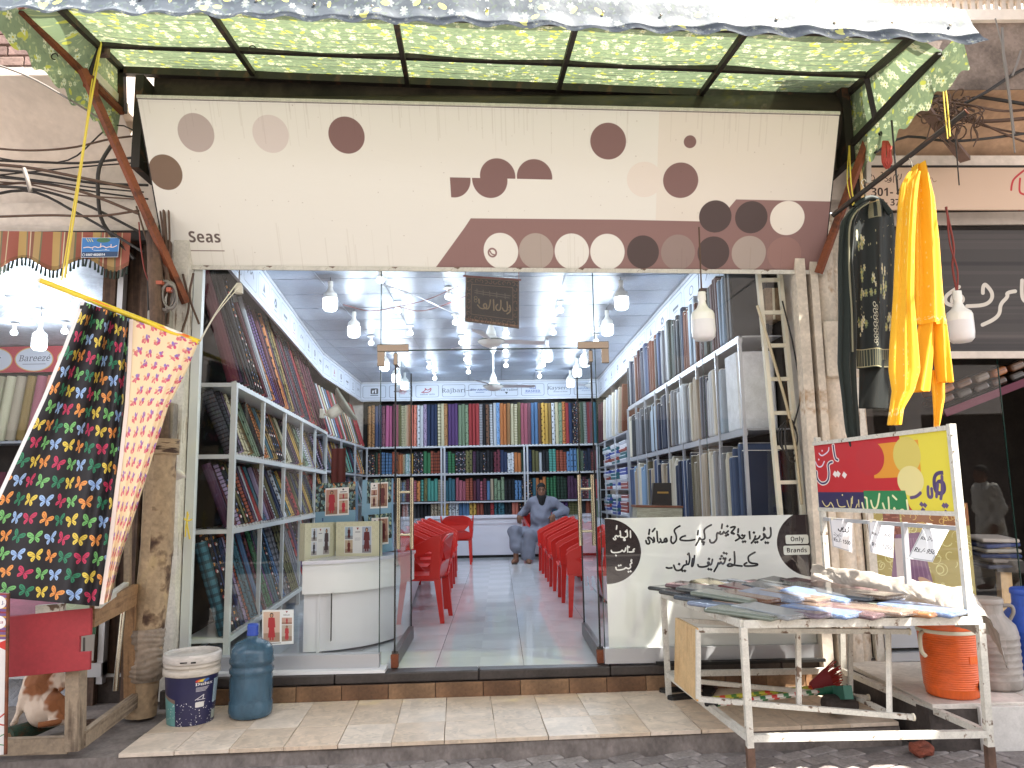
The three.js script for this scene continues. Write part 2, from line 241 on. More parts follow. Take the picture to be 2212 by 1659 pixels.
// ---------------------------------------------------------------- building front over the shops
const front = thing('building_front', 'cream plaster building front above the three shops, behind the flowered awning', 'building');
{
  mesh('wall', [bb(-2.5, 2.8, 3.62, 7.5, -5.9, -5.62), bb(-9, -2.5, 3.35, 7.5, -5.95, -5.6), bb(2.8, 9, 3.4, 7.5, -5.95, -5.6)], M.plaster, front);
  const LT = pz(150, 165, -4.95).y, LBt = pz(150, 345, -5.55).y, RT = pz(2120, 195, -4.98).y;
  mesh('cornice', [sheet((u, v) => { const a = v * Math.PI / 2, p = V(lerp(-7, -2.72, u), lerp(LBt, LT, Math.sin(a)), lerp(-5.6, -4.95, 1 - Math.cos(a))); return [p, p.x, v * 0.7]; }, 4, 16), bb(-7, -2.72, LT, LT + 0.06, -5.6, -4.93)], M.plaster, front);
  mesh('band', [bb(-7, -2.44, 3.62, 3.9, -5.6, -5.52), bb(-7, -2.44, 3.42, 3.6, -5.6, -5.46), bb(-7, -2.44, 3.36, 3.4, -5.6, -5.4)], M.plasterPale, front);
  mesh('beam', bb(-7, -2.4, 3.27, 3.345, -5.6, -5.36), M.darkIron, front);
  const bm = ['#9c7f78', '#8b7069', '#a58a80'].map((c) => std(c, 0.9, { map: D2, bumpMap: bumpFine, bumpScale: 0.003 })), bg = rbx(0.215, 0.066, 0.05, 0.006, 0, 0, 0, 1);
  for (let r = 0; r < 7; r++) for (let i = 0; i < 7; i++) { const b = mesh('brick', bg, pick(bm), front); b.position.set(-4.2 + i * 0.226 + (r % 2) * 0.11, LT + 0.1 + r * 0.078, -4.95 + rr(-0.004, 0.004)); }
  mesh('cornice', [sheet((u, v) => { const a = v * Math.PI / 2, p = V(lerp(2.75, 8, u), lerp(3.72, RT, Math.sin(a)), lerp(-5.6, -4.98, 1 - Math.cos(a))); return [p, p.x, v * 0.9]; }, 4, 16)], std('#c5a284', 0.9, { map: dirt(0.6, 1.1, 0.5), bumpMap: bumpCoarse, bumpScale: 0.004 }), front);
  mesh('fascia_band', bb(2.75, 8, RT, 4.66, -5.6, -4.97), std('#8c7c72', 0.9, { map: D2, bumpMap: bumpCoarse, bumpScale: 0.008 }), front);
  mesh('beam', [bb(2.72, 8, 3.5, 3.72, -5.6, -5.46)], M.shutter, front);
  mesh('balcony_slab', bb(2.3, 8, 4.66, 4.74, -5.6, -4.93), M.plaster, front);
  mesh('balcony_rail', [...Array.from({ length: 60 }, (_, i) => bb(2.85 + i * 0.055, 2.877 + i * 0.055, 4.74, 5.3, -4.98, -4.96)), bb(2.3, 8, 4.83, 4.86, -5.0, -4.94)], M.plasterPale, front);
}
// cloths added out of view to block the sun, leaving a gap for it
for (const [x0, x1, z0, z1, label] of [[-7, 3.75, -3.74, -1.4, 'wide added cloth, out of view over the lane, shading the step'], [4.65, 9, -5.0, -1.4, 'second added cloth, out of view over the lane, shading the right shop'], [3.45, 4.65, -5.5, -4.05, 'narrow added cloth, out of view above the right corner of the awning, blocking sun']]) {
  const o = thing('shade_cloth', label, 'added shade cloth'); mesh('cloth', thick(sheet((u, v) => [V(lerp(x0, x1, u), 5.0 + Math.abs(Math.sin(u * Math.PI * 4)) * 0.08 + 0.1 * Math.sin(u * 3 + v * 2), lerp(z0, z1, v)), lerp(x0, x1, u), v * 2], 60, 10), 0.004), std('#a8a396', 0.9, { map: D1 }), o);
  mesh('rope', [rod(V(x0, 5.0, z0), V(x0, 5.3, -5.6), 0.008), rod(V(x1, 5.0, z0), V(x1, 5.3, -5.6), 0.008), rod(V(x0, 5.0, z1), V(x0, 5.2, 6.2), 0.008), rod(V(x1, 5.0, z1), V(x1, 5.2, 6.2), 0.008)], M.cableGrey, o);
}
// the row of shops across the lane, seen only mirrored in the shop glass
const opp = thing('row_of_shops', 'row of shaded shops across the lane, mirrored faintly in the shop glass', 'building', V(0, 0, 6.2));
{
  mesh('wall', [bb(-14, 14, 3.0, 6.5, 0, 0.4), ...[-14, -9.4, -4.8, -0.2, 4.4, 9].map((x) => bb(x, x + 0.6, 0, 3.0, 0, 0.4))], M.plaster, opp);
  mesh('shutter', [-13.4, -8.8, -4.2, 0.4, 5, 9.6].map((x) => bb(x, x + 4, 0, 3, 0.3, 0.36)), M.shutter, opp);
  mesh('signboard', [-13.2, -8.6, -4, 0.6, 5.2].map((x) => bb(x, x + 3.7, 3.1, 3.9, -0.1, 0)), M.cream, opp);
}
// ---------------------------------------------------------------- shop front: sign, glass, doors, posts
{
  const A = pz(297, 214, -4.97), B = pz(1813, 250, -4.97), C = pz(1778, 585, -5.46), D = pz(361, 574, -5.46);
  const t = thing('shop_sign', 'large cream signboard with a dark mauve corner over the fabric shop entrance', 'sign');
  const art = drawn(2048, 470, (g, w, h) => {
    const X = (v) => (v - 297) / (1813 - 297) * w, Y = (v) => (v - 232) / (582 - 232) * h, r = 40.9 / (1813 - 297) * w;
    g.fillStyle = '#e2dfd7'; g.fillRect(0, 0, w, h);
    g.fillStyle = '#dfd7cc'; g.fillRect(X(1420), 0, w, h);
    g.fillStyle = '#8a6a66'; g.beginPath(); g.moveTo(X(985), Y(492)); g.lineTo(X(1000), Y(472)); g.lineTo(X(1560), Y(472)); g.lineTo(X(1600), Y(420)); g.lineTo(w, Y(420)); g.lineTo(w, h); g.lineTo(X(912), h); g.closePath(); g.fill();
    g.fillStyle = '#7d5e5b'; for (const [x, y, k] of [[738, 298, 1], [1310, 298, 1], [1065, 380, 1], [1147, 380, 1], [1473, 380, 1], [1490, 295, 0.35]]) { g.beginPath(); g.ellipse(X(x), Y(y), r * k * 0.96, r * k * 0.96, 0, 0, 7); g.fill(); }
    for (const [x, y, c, k] of [[411, 298, '#b3a5a0', 0.96], [573, 298, '#d3c8c3', 0.96], [330, 380, '#77604f', 0.9], [1392, 380, '#e0d6cc', 0.96], [1719, 543, '#96736c', 0.96], [1473, 543, '#93807a', 0.96], [1719, 460, '#e6ded2', 0.96]]) { g.fillStyle = c; g.beginPath(); g.ellipse(X(x), Y(y), r * k, r * k, 0, 0, 7); g.fill(); }
    g.fillStyle = '#e2dfd7'; for (const [x, y] of [[1065, 543], [1228, 543], [1310, 543]]) { g.beginPath(); g.ellipse(X(x), Y(y), r * 0.97, r * 0.97, 0, 0, 7); g.fill(); }
    g.fillStyle = '#a99b92'; for (const x of [1146, 1637]) { g.beginPath(); g.ellipse(X(x), Y(543), r * 0.97, r * 0.97, 0, 0, 7); g.fill(); }
    g.fillStyle = '#4d3e3d'; for (const [x, y] of [[1555, 460], [1637, 460], [1555, 543], [1392, 543]]) { g.beginPath(); g.ellipse(X(x), Y(y), r * 0.9, r * 0.9, 0, 0, 7); g.fill(); }
    g.fillStyle = '#5f514c'; g.font = 'bold 46px sans-serif'; g.fillText('Seas', X(356), Y(530));
    g.fillStyle = '#7a6660'; g.fillRect(X(352), Y(547), 110, 2.5);
    g.strokeStyle = '#8a6a66'; g.lineWidth = 5; g.beginPath(); g.arc(X(1045), Y(547), 12, 0, 7); g.stroke(); brush(g, [[X(1040), Y(544), X(1042), Y(550), X(1050), Y(552)]], 4, '#8a6a66');
    g.globalAlpha = 0.06; g.fillStyle = '#5b4636'; for (let i = 0; i < 150; i++) { const x = rnd() * w, l = rr(10, 130); g.fillRect(x, rnd() < 0.6 ? 0 : h - l, rr(1, 4), l); }
    g.globalAlpha = 0.25; for (let i = 0; i < 80; i++) g.fillRect(rnd() * w, rnd() * h, rr(1, 4), rr(1, 4));
  });
  mesh('sign_face', slab(A, B, C, D, 0.012), std('#ffffff', 0.55, { map: art, bumpMap: bumpCoarse, bumpScale: 0.003 }), t);
  const e = (p, q, w = 0.03) => bar(p.clone().add(V(0, 0, -0.035)), q.clone().add(V(0, 0, -0.035)), w);
  mesh('sign_frame', [e(A, B), e(B, C), e(C, D), e(D, A), e(A.clone().lerp(B, 0.33), D.clone().lerp(C, 0.33)), e(A.clone().lerp(B, 0.66), D.clone().lerp(C, 0.66))], M.darkIron, t);
  mesh('edge_strip', [bar(D.clone().add(V(0, -0.016, 0.014)), C.clone().add(V(0, -0.016, 0.014)), 0.012, 0.03), bar(A.clone().add(V(0, 0.012, 0.012)), B.clone().add(V(0, 0.012, 0.012)), 0.014, 0.02)], M.whiteMetal, t);
  // roller shutter housing between sign and awning
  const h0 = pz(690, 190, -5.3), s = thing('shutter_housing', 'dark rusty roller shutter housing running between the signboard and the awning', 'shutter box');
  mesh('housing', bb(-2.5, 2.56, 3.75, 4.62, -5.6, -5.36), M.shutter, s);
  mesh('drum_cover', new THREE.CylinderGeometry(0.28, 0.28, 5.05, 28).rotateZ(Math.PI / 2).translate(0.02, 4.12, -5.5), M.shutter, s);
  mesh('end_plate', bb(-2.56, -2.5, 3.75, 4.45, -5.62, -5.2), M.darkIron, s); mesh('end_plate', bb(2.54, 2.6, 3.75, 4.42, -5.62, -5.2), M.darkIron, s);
}
{
  const pane = (name, label, x0, x1, y0, y1, z = GL) => { const o = thing(name, label, 'glass pane'); mesh('pane', bx(x1 - x0, y1 - y0, 0.008, (x0 + x1) / 2, (y0 + y1) / 2, z), M.glass, o); return o; };
  // a pane is drawn as one sheet so that light passes straight through it
  const sheetPane = (name, label, x0, x1, y0, y1) => { const o = thing(name, label, 'glass pane'); mesh('pane', new THREE.PlaneGeometry(x1 - x0, y1 - y0).translate((x0 + x1) / 2, (y0 + y1) / 2, GL), M.glass, o); return o; };
  const L = sheetPane('shop_window', 'tall fixed glass pane left of the entrance with a dress poster stuck low on it', -2.13, -0.84, 0.36, 3.1);
  mesh('edge', bb(-0.84, -0.834, 0.34, 3.1, GL - 0.005, GL + 0.005), M.glassEdge, L);
  mesh('bottom_rail', [bb(-2.14, -0.83, 0.27, 0.36, GL - 0.03, GL + 0.05)], M.alu, L);
  mesh('sill', bb(-2.16, -0.78, 0.25, 0.27, GL - 0.05, GL + 0.12), M.white, L);
  const R = sheetPane('shop_window', 'tall fixed glass pane right of the entrance above and behind the white lettered film', 0.72, 2.16, 0.36, 3.1);
  mesh('edge', bb(0.714, 0.72, 0.36, 3.1, GL - 0.005, GL + 0.005), M.glassEdge, R);
  mesh('bottom_rail', [bb(0.71, 2.2, 0.262, 0.36, GL - 0.03, GL + 0.05)], M.alu, R);
  mesh('joint', bb(1.5, 1.504, 1.25, 3.1, GL + 0.001, GL + 0.004), M.glassEdge, R);
  const T = sheetPane('transom_window', 'clear glass transom pane over the open glass doors', -0.83, 0.71, 2.47, 3.1);
  mesh('edge', bb(-0.83, 0.71, 2.462, 2.47, GL - 0.005, GL + 0.005), M.glassEdge, T);
  // doors stand open inwards, at right angles to the front
  const fit = std('#8d8378', 0.12, { metalness: 1, bumpMap: bumpCoarse, bumpScale: 0.004 });
  for (const [s, x, label] of [[-1, -0.735, 'left frameless glass door, swung open inward, with a brass-coloured pull handle'], [1, 0.69, 'right frameless glass door, swung open inward, with a brass-coloured pull handle']]) {
    const d = thing('glass_door', label, 'door', V(x, FLOOR, GL - 0.02));
    mesh('door_pane', new THREE.PlaneGeometry(1.0, 2.12).rotateY(Math.PI / 2).translate(0, 1.15, -0.52), M.glassTint, d);
    mesh('pane_edge', [bb(-0.006, 0.006, 0.1, 2.21, -0.02, -0.012), bb(-0.006, 0.006, 0.1, 2.21, -1.026, -1.018)], M.blackGloss, d);
    mesh('bottom_rail', rbx(0.045, 0.1, 1.0, 0.006, 0, 0.06, -0.52), std('#6d6a68', 0.35, { metalness: 0.8, map: D1 }), d);
    mesh('floor_spring', [rbx(0.05, 0.09, 0.05, 0.006, 0, 0.045, -0.02), bx(0.052, 0.022, 0.052, 0, 0.075, -0.02)], M.rust, d);
    const px = mesh('patch_fitting', [rbx(0.23, 0.055, 0.026, 0.006, s * 0.015, 2.235, 0.02), rbx(0.055, 0.11, 0.026, 0.006, s * 0.1, 2.155, 0.02), rbx(0.03, 0.09, 0.15, 0.006, 0, 2.16, -0.08)], fit, d);
    const h = mesh('pull_handle', [-1, 1].map((k) => rod(V(k * 0.052, 0.76, -0.6), V(k * 0.052, 1.31, -0.6), 0.0165, 0.0165, 16)), M.chrome, d);
    mesh('handle_post', [0.87, 1.2].map((yy) => rod(V(-0.05, yy, -0.6), V(0.05, yy, -0.6), 0.011)), M.chrome, h);
  }
  // a white lettered film along the bottom of the right pane
  const film = thing('lettered_window_film', 'white window film with large black Urdu lettering between two dark half circles', 'window film');
  const p0 = pz(1305, 1117, GL + 0.01), p1 = pz(1755, 1113, GL + 0.01), x0 = 0.745, x1 = 2.19, y1 = 1.24, y0 = 0.36;
  const art = drawn(1760, 1080, (g, w, h) => {
    const K = w / 2076, X = (v) => (v - 18) * K, Y = (v) => (v - 8) * K * 1.0;
    g.fillStyle = '#d3d6d1'; g.fillRect(0, 0, w, h);
    g.fillStyle = '#2b2324'; g.beginPath(); g.ellipse(X(30), Y(338), 345 * K, 325 * K, 0, 0, 7); g.fill(); g.beginPath(); g.ellipse(X(2110), Y(300), 350 * K, 330 * K, 0, 0, 7); g.fill();
    const U = (list) => list.map((s) => s.map((v, i) => (i % 2 ? Y(v) : X(v))));
    // first line
    brush(g, U([
      [1705, 135, 1708, 200, 1690, 235, 1660, 240, 1650, 225, 1640, 200, 1625, 190, 1640, 235, 1600, 256], [1645, 150, 1640, 120, 1632, 160], [1668, 285], [1645, 283],
      [1590, 215, 1580, 240, 1545, 248], [1545, 215, 1535, 250, 1500, 284], [1532, 180], [1560, 276], [1540, 278], [1487, 170, 1488, 240],
      [1437, 205, 1425, 235, 1395, 240, 1378, 205, 1360, 190, 1390, 232, 1340, 258], [1375, 140, 1370, 175], [1412, 205], [1415, 270], [1437, 268],
      [1300, 125, 1345, 110, 1340, 135, 1290, 180, 1330, 188], [1318, 182], [1270, 160, 1240, 190, 1225, 160, 1215, 185, 1190, 190], [1265, 195], [1245, 205], [1213, 90, 1205, 130], [1265, 110],
      [1190, 165, 1180, 190, 1165, 170, 1150, 190, 1150, 245, 1110, 280, 1080, 268, 1078, 245],
      [1100, 95, 1045, 120, 1022, 150, 1030, 205, 1030, 235, 990, 245, 975, 215, 965, 250, 935, 295], [965, 150, 958, 190], [1015, 268], [1000, 262], [1012, 285],
      [925, 238, 880, 250, 790, 245, 770, 232, 800, 205, 830, 200], [780, 100, 735, 120, 718, 150, 740, 190, 740, 245, 700, 280, 680, 250, 690, 205],
      [640, 230, 650, 250, 622, 260, 610, 235, 640, 215, 640, 250, 590, 262], [575, 225, 590, 245, 560, 262], [545, 150, 548, 248], [510, 210, 520, 250, 500, 258], [470, 130, 462, 175], [525, 120, 500, 150],
      [500, 240, 470, 205, 445, 210, 470, 250, 460, 275, 435, 270, 430, 240]]), 19 * K, '#26282a');
    // second line
    brush(g, U([
      [1530, 378, 1480, 400, 1455, 425, 1465, 485, 1550, 490, 1550, 510, 1420, 515, 1410, 495, 1440, 480], [1320, 370, 1325, 480, 1300, 510, 1240, 512, 1250, 490, 1275, 485, 1300, 500, 1390, 512], [1275, 440, 1265, 455],
      [1230, 430, 1215, 480, 1190, 490, 1180, 460, 1165, 490, 1150, 470, 1145, 500, 1105, 560], [1240, 385], [1215, 378], [1190, 410], [1210, 432], [1175, 435],
      [1095, 440, 1085, 490, 1060, 495, 1060, 465, 1040, 470, 1060, 500, 1000, 515, 950, 510, 945, 490], [1060, 435], [1075, 540], [1050, 535],
      [915, 400, 905, 480, 880, 515, 885, 470, 895, 430], [860, 380, 870, 425, 850, 490, 830, 480], [830, 450, 835, 490, 800, 490, 775, 540, 720, 545, 705, 510, 700, 490], [755, 480], [860, 375, 845, 385], [810, 548], [785, 545], [680, 515, 650, 520, 625, 512]]), 19 * K, '#26282a');
    brush(g, U([[275, 140, 275, 205], [240, 130, 250, 195, 225, 200, 210, 215, 225, 232, 200, 235, 215, 205, 180, 200], [172, 140, 175, 200], [160, 185, 150, 200, 135, 180, 112, 195, 130, 215, 112, 228, 100, 210], [140, 85, 135, 120], [228, 145],
      [310, 320, 290, 330, 310, 345, 280, 350, 255, 350], [240, 290, 240, 350], [222, 310, 215, 345, 195, 345, 185, 325, 170, 350, 80, 355, 75, 330], [255, 300], [120, 382],
      [270, 440, 285, 460, 255, 470, 270, 500, 240, 520, 215, 500, 200, 520, 120, 530, 115, 500], [275, 430], [262, 542], [240, 545], [165, 480], [145, 483]]), 14 * K, '#dcdcd6');
    g.fillStyle = '#cdd0c6'; for (const [a, b, c, d] of [[1850, 210, 2085, 302], [1822, 318, 2092, 410]]) { g.beginPath(); g.roundRect(X(a), Y(b), (c - a) * K, (d - b) * K, 18 * K); g.fill(); }
    g.fillStyle = '#2b2626'; g.font = `bold ${Math.round(62 * K)}px sans-serif`; g.textAlign = 'center'; g.fillText('Only', X(1968), Y(275)); g.fillText('Brands', X(1957), Y(387));
  });
  mesh('film', slab(V(x0, y1, GL + 0.009), V(x1, y1, GL + 0.009), V(x1, y0, GL + 0.009), V(x0, y0, GL + 0.009), 0.002), phys('#ffffff', 0.16, { map: art, clearcoat: 1, clearcoatRoughness: 0.02 }), film);
}
{ // posts either side of the glass
  const p = (name, label, list, cat, mat = M.whiteWood) => { const o = thing(name, label, cat); for (const [n, g, m] of list) mesh(n, g, m ?? mat, o); return o; };
  const P = (x0, x1, z0, z1, y0 = 0.1, y1 = 3.3) => bb(x0, x1, y0, y1, z0, z1);
  p('door_post', 'white painted timber post standing left of the shop glass, chipped and split', [['post', [P(-2.31, -2.2, -5.5, -5.38), P(-2.385, -2.335, -5.52, -5.44)]], ['strip', P(-2.19, -2.13, -5.52, -5.47), M.shelfWhite], ['side_rail', P(-2.33, -2.315, -5.5, -5.42), M.wood], ['hook', [rod(V(-2.36, 1.42, -5.4), V(-2.36, 1.42, -5.36), 0.02)], M.cream], ['hook', [rod(V(-2.36, 0.98, -5.4), V(-2.36, 0.98, -5.36), 0.02)], M.cream]], 'post');
  p('door_post', 'white painted post standing right of the shop glass beside the ladder, rust-streaked', [['post', [P(2.2, 2.272, -5.52, -5.42), P(2.312, 2.365, -5.54, -5.43)], M.peeling], ['slot', P(2.272, 2.312, -5.62, -5.52), M.black]], 'post');
  p('pilaster', 'peeling cream plaster pilaster with moulded blocks right of the shop glass', [['shaft', [cyl(0.085, 0.085, 3.3).translate(2.45, 1.75, -5.55), P(2.36, 2.4, -5.62, -5.5), P(2.36, 2.72, -5.75, -5.6, 0.1, 3.5), cyl(0.05, 0.05, 3.3, 14).translate(2.545, 1.75, -5.55)], M.peeling], ['block', [rbx(0.24, 0.42, 0.13, 0.02, 2.5, 2.42, -5.48), rbx(0.1, 0.3, 0.02, 0.008, 2.55, 2.43, -5.405)], M.peeling], ['frame', [P(2.6, 2.655, -5.6, -5.48)], M.whiteWood], ['slot', P(2.575, 2.6, -5.62, -5.53), M.darkIron]], 'pilaster', M.peeling);
}
// ---------------------------------------------------------------- cloth prints and rolls of fabric
const weave = pixels(128, (i, x, y) => { const s = 0.88 + 0.12 * ((x >> 1) + (y >> 1) & 1) * N3[(y * 4 % 512) * 512 + x * 4 % 512]; return [s, s, s]; }, true, 6);
const printTex = {
  floral: drawn(128, 128, (g) => { g.fillStyle = '#fff'; g.fillRect(0, 0, 128, 128); for (let i = 0; i < 26; i++) { const x = rnd() * 128, y = rnd() * 128, r = rr(5, 10); g.fillStyle = pick(['#888', '#b5a090', '#6f6f78', '#cfcfcf']); for (let k = 0; k < 5; k++) { g.beginPath(); g.arc(x + Math.cos(k * 1.257) * r * 0.6, y + Math.sin(k * 1.257) * r * 0.6, r * 0.45, 0, 7); g.fill(); } } }, 5),
  dots: drawn(64, 64, (g) => { g.fillStyle = '#fff'; g.fillRect(0, 0, 64, 64); g.fillStyle = '#4a4440'; for (const [x, y] of [[16, 16], [48, 48]]) { g.beginPath(); g.arc(x, y, 8, 0, 7); g.fill(); } }, 9),
  stripe: drawn(64, 64, (g) => { g.fillStyle = '#fff'; g.fillRect(0, 0, 64, 64); g.fillStyle = '#807a78'; for (let y = 0; y < 64; y += 16) g.fillRect(0, y, 64, 5); }, 8),
  check: drawn(64, 64, (g) => { g.fillStyle = '#fff'; g.fillRect(0, 0, 64, 64); g.globalAlpha = 0.45; g.fillStyle = '#555'; for (let y = 0; y < 64; y += 32) { g.fillRect(0, y, 64, 12); g.fillRect(y, 0, 12, 64); } }, 8),
  paisley: drawn(128, 128, (g) => { g.fillStyle = '#fff'; g.fillRect(0, 0, 128, 128); g.strokeStyle = '#77706c'; g.lineWidth = 5; for (let i = 0; i < 14; i++) { const x = rnd() * 128, y = rnd() * 128; g.beginPath(); g.arc(x, y, rr(5, 12), rr(0, 3), rr(4, 6)); g.stroke(); } }, 5),
  plain: weave,
};
const lightPrint = { floral: drawn(128, 128, (g) => { g.fillStyle = '#202024'; g.fillRect(0, 0, 128, 128); for (let i = 0; i < 24; i++) { const x = rnd() * 128, y = rnd() * 128, r = rr(4, 9); g.fillStyle = pick(['#c9b7a0', '#b0484a', '#7d8cb5', '#e4e0d8', '#c98a3c']); for (let k = 0; k < 5; k++) { g.beginPath(); g.arc(x + Math.cos(k * 1.257) * r * 0.6, y + Math.sin(k * 1.257) * r * 0.6, r * 0.4, 0, 7); g.fill(); } } }, 5) };
const PAL = { tan: '#a8763e', 'slate blue': '#46557e', pink: '#c25a8a', mauve: '#7e4a58', olive: '#6f6c3c', khaki: '#a7a07a', coral: '#d9745c', white: '#c8ccd2', 'pale grey': '#9c9aa2', navy: '#23365e', cream: '#d2caa2', brown: '#6f4a32', purple: '#5a3576', sage: '#7c9474', red: '#b02c30', black: '#1e1f26', 'sky blue': '#6a9ace', orange: '#d07a2c', rose: '#b0566a', 'steel blue': '#4d7eae', yellow: '#d2a52e', ochre: '#9a7a34', teal: '#2c6a7c', green: '#2f7a4c', maroon: '#6a2436', lilac: '#9a86a8', rust: '#a44a2c', charcoal: '#3c3c44', turquoise: '#4aa89a', beige: '#b8a68a', plum: '#4c2648', 'dark green': '#23402f' };
for (const k in PAL) { const c = new THREE.Color(PAL[k]), g = (c.r + c.g + c.b) / 3; PAL[k] = '#' + c.lerp(new THREE.Color(g, g, g), 0.16).multiplyScalar(0.92).getHexString(); }
const clothMats = new Map();
function cloth(colour, print = 'plain') {
  const k = colour + print; if (!clothMats.has(k)) clothMats.set(k, phys(print === 'dark floral' ? '#ffffff' : PAL[colour], 0.78, { map: print === 'dark floral' ? lightPrint.floral : printTex[print], sheen: 0.25, sheenColor: new THREE.Color(PAL[colour]), sheenRoughness: 0.6 }));
  return clothMats.get(k);
}
const PRINTS = ['plain', 'plain', 'plain', 'floral', 'dots', 'stripe', 'check', 'paisley', 'dark floral'];
const printWord = { plain: 'plain', floral: 'flowered', dots: 'dotted', stripe: 'striped', check: 'checked', paisley: 'paisley', 'dark floral': 'flower-printed' };
function rollGeo(r, h, k) {                                      // a roll: an uneven round with the loose end of the cloth lying over it
  const n = 12, sec = []; for (let i = 0; i <= n; i++) { const a = i / n * Math.PI * 2, q = r * (1 + 0.05 * Math.sin(a * 2 + k) + (i === n ? 0.1 : 0)); sec.push([Math.cos(a) * q, Math.sin(a) * q * 0.94]); }
  const pos = [], uv = [], tri = (a, b, c) => { for (const p of [a, b, c]) { pos.push(p[0], p[1], p[2]); uv.push(p[3], p[4]); } };
  for (let i = 0; i < n; i++) { const A = sec[i], B = sec[i + 1], u = i / n * r * 6.28, w = (i + 1) / n * r * 6.28; tri([A[0], 0, A[1], u, 0], [A[0], h, A[1], u, h], [B[0], h, B[1], w, h]); tri([A[0], 0, A[1], u, 0], [B[0], h, B[1], w, h], [B[0], 0, B[1], w, 0]); for (const y of [0, h]) tri([0, y, 0, 0, 0], [A[0], y, A[1], A[0], A[1]], [B[0], y, B[1], B[0], B[1]]); }
  const g = new THREE.BufferGeometry(); g.setAttribute('position', new THREE.Float32BufferAttribute(pos, 3)); g.setAttribute('uv', new THREE.Float32BufferAttribute(uv, 2)); g.computeVertexNormals(); return g;
}
const coreGeo = new THREE.CylinderGeometry(0.021, 0.021, 0.05, 10).translate(0, 0.002, 0);
const rollCache = new Map();
function rollShape(r, h, k) { const key = r.toFixed(3) + h.toFixed(2) + k; if (!rollCache.has(key)) rollCache.set(key, rollGeo(r, h, k)); return rollCache.get(key); }
const coreMat = std('#d4d2cc', 0.7);
function fabricRoll(p, q, r, h, colour, print, label, group) {
  const m = single('fabric_roll', rollShape(r, h, Math.floor(rnd() * 3)), cloth(colour, print), label, 'fabric roll', group);
  m.position.copy(p); if (q) m.quaternion.copy(q); mesh('tube_end', coreGeo, coreMat, m); return m;
}
const loose = new Map();                                         // rolls too small to pick apart, gathered by their cloth
function looseRoll(key, p, q, r, h, colour, print) { const g = rollShape(r, h, 1).clone(); if (q) g.applyQuaternion(q); g.translate(p.x, p.y, p.z); const k = key + '|' + colour + '|' + print; if (!loose.has(k)) loose.set(k, []); loose.get(k).push(g); }

// ---------------------------------------------------------------- shelves along the back wall
const SY = [2.32, 1.795, 1.27, 0.86], SZ = -14.72;
{
  const t = thing('back_wall_shelves', 'grey metal shelves of fabric rolls across the back wall of the shop', 'shelf unit');
  for (const y of SY) mesh('shelf', bb(-2.62, RX + 0.05, y - 0.03, y, -15.04, SZ), M.shelfMetal, t);
  for (const x of [-2.6, -1.08, -1.02, 0.5, 0.56, 1.93]) mesh('upright', bb(x - 0.016, x + 0.016, FLOOR, 2.32, SZ - 0.02, SZ + 0.012), M.shelfMetal, t);
  mesh('back_panel', bb(-2.62, RX + 0.05, FLOOR, 3.25, -15.045, -15.02), M.black, t);
  const row1 = 'tan floral,tan floral,slate blue,slate blue,mauve floral,pink,pink,mauve,rose,olive,khaki,coral,coral,coral paisley,white dots,white,lilac paisley,navy,navy,navy,cream check,cream,tan paisley,purple,purple,purple,sage,sage,sage floral,red,red,red,pale grey stripe,black,brown dots,white stripe,white,sky blue paisley,orange,orange,tan,cream,cream stripe,olive,rose,rose,mauve,steel blue,steel blue,brown,yellow dots,yellow,ochre,white dots,cream,sage floral,orange floral,red,navy,black dark_floral,black dark_floral,sage,sage,charcoal,teal,teal'.split(',');
  const parse = (s) => { const w = s.replace('dark_floral', 'DF').split(' '), last = w[w.length - 1]; return last === 'DF' ? [w.slice(0, -1).join(' '), 'dark floral'] : printTex[last] ? [w.slice(0, -1).join(' '), last] : [s, 'plain']; };
  const deep = ['black', 'coral', 'charcoal', 'rust', 'lilac', 'green', 'brown', 'slate blue', 'olive', 'dark green', 'steel blue', 'pale grey', 'purple', 'sage', 'teal', 'navy', 'rust', 'beige', 'rose', 'maroon', 'white', 'red', 'turquoise', 'yellow', 'plum', 'orange'];
  const make = (row) => { const out = []; while (out.length < 66) { const c = pick(deep), p = pick(PRINTS), n = 1 + Math.floor(rnd() * 3); for (let i = 0; i < n && out.length < 66; i++) out.push([c, p]); } return out; };
  const rows = [row1.map(parse), make(1), make(2), make(3)], names = ['top', 'second', 'third'];
  rows.forEach((row, k) => {
    const y = SY[k], top = [3.17, 2.27, 1.745, 1.24][k], pitch = (RX - 0.2 + 2.5) / row.length;
    row.forEach(([c, p], i) => {
      const x = -2.5 + (i + 0.5) * pitch, h = top - y - rr(0.04, k ? 0.12 : 0.07), r = pitch * 0.5 * rr(0.94, 1.04), pos = V(x + rr(-0.004, 0.004), y + 0.015, SZ - 0.1 - rr(0, 0.03)), q = new THREE.Quaternion().setFromEuler(new THREE.Euler(rr(-0.03, 0), rr(0, 6), rr(-0.012, 0.012)));
      if (k < 2) fabricRoll(pos, q, +r.toFixed(3), +h.toFixed(2), c, p, `${printWord[p]} ${c} fabric roll, ${ord(i + 1)} from left on the back wall ${names[k]} shelf`, 'fabric rolls standing on the back wall shelves');
      else looseRoll('back', pos, q, 0.032, k === 2 ? +h.toFixed(2) : 0.36, c, p);
    });
  });
}
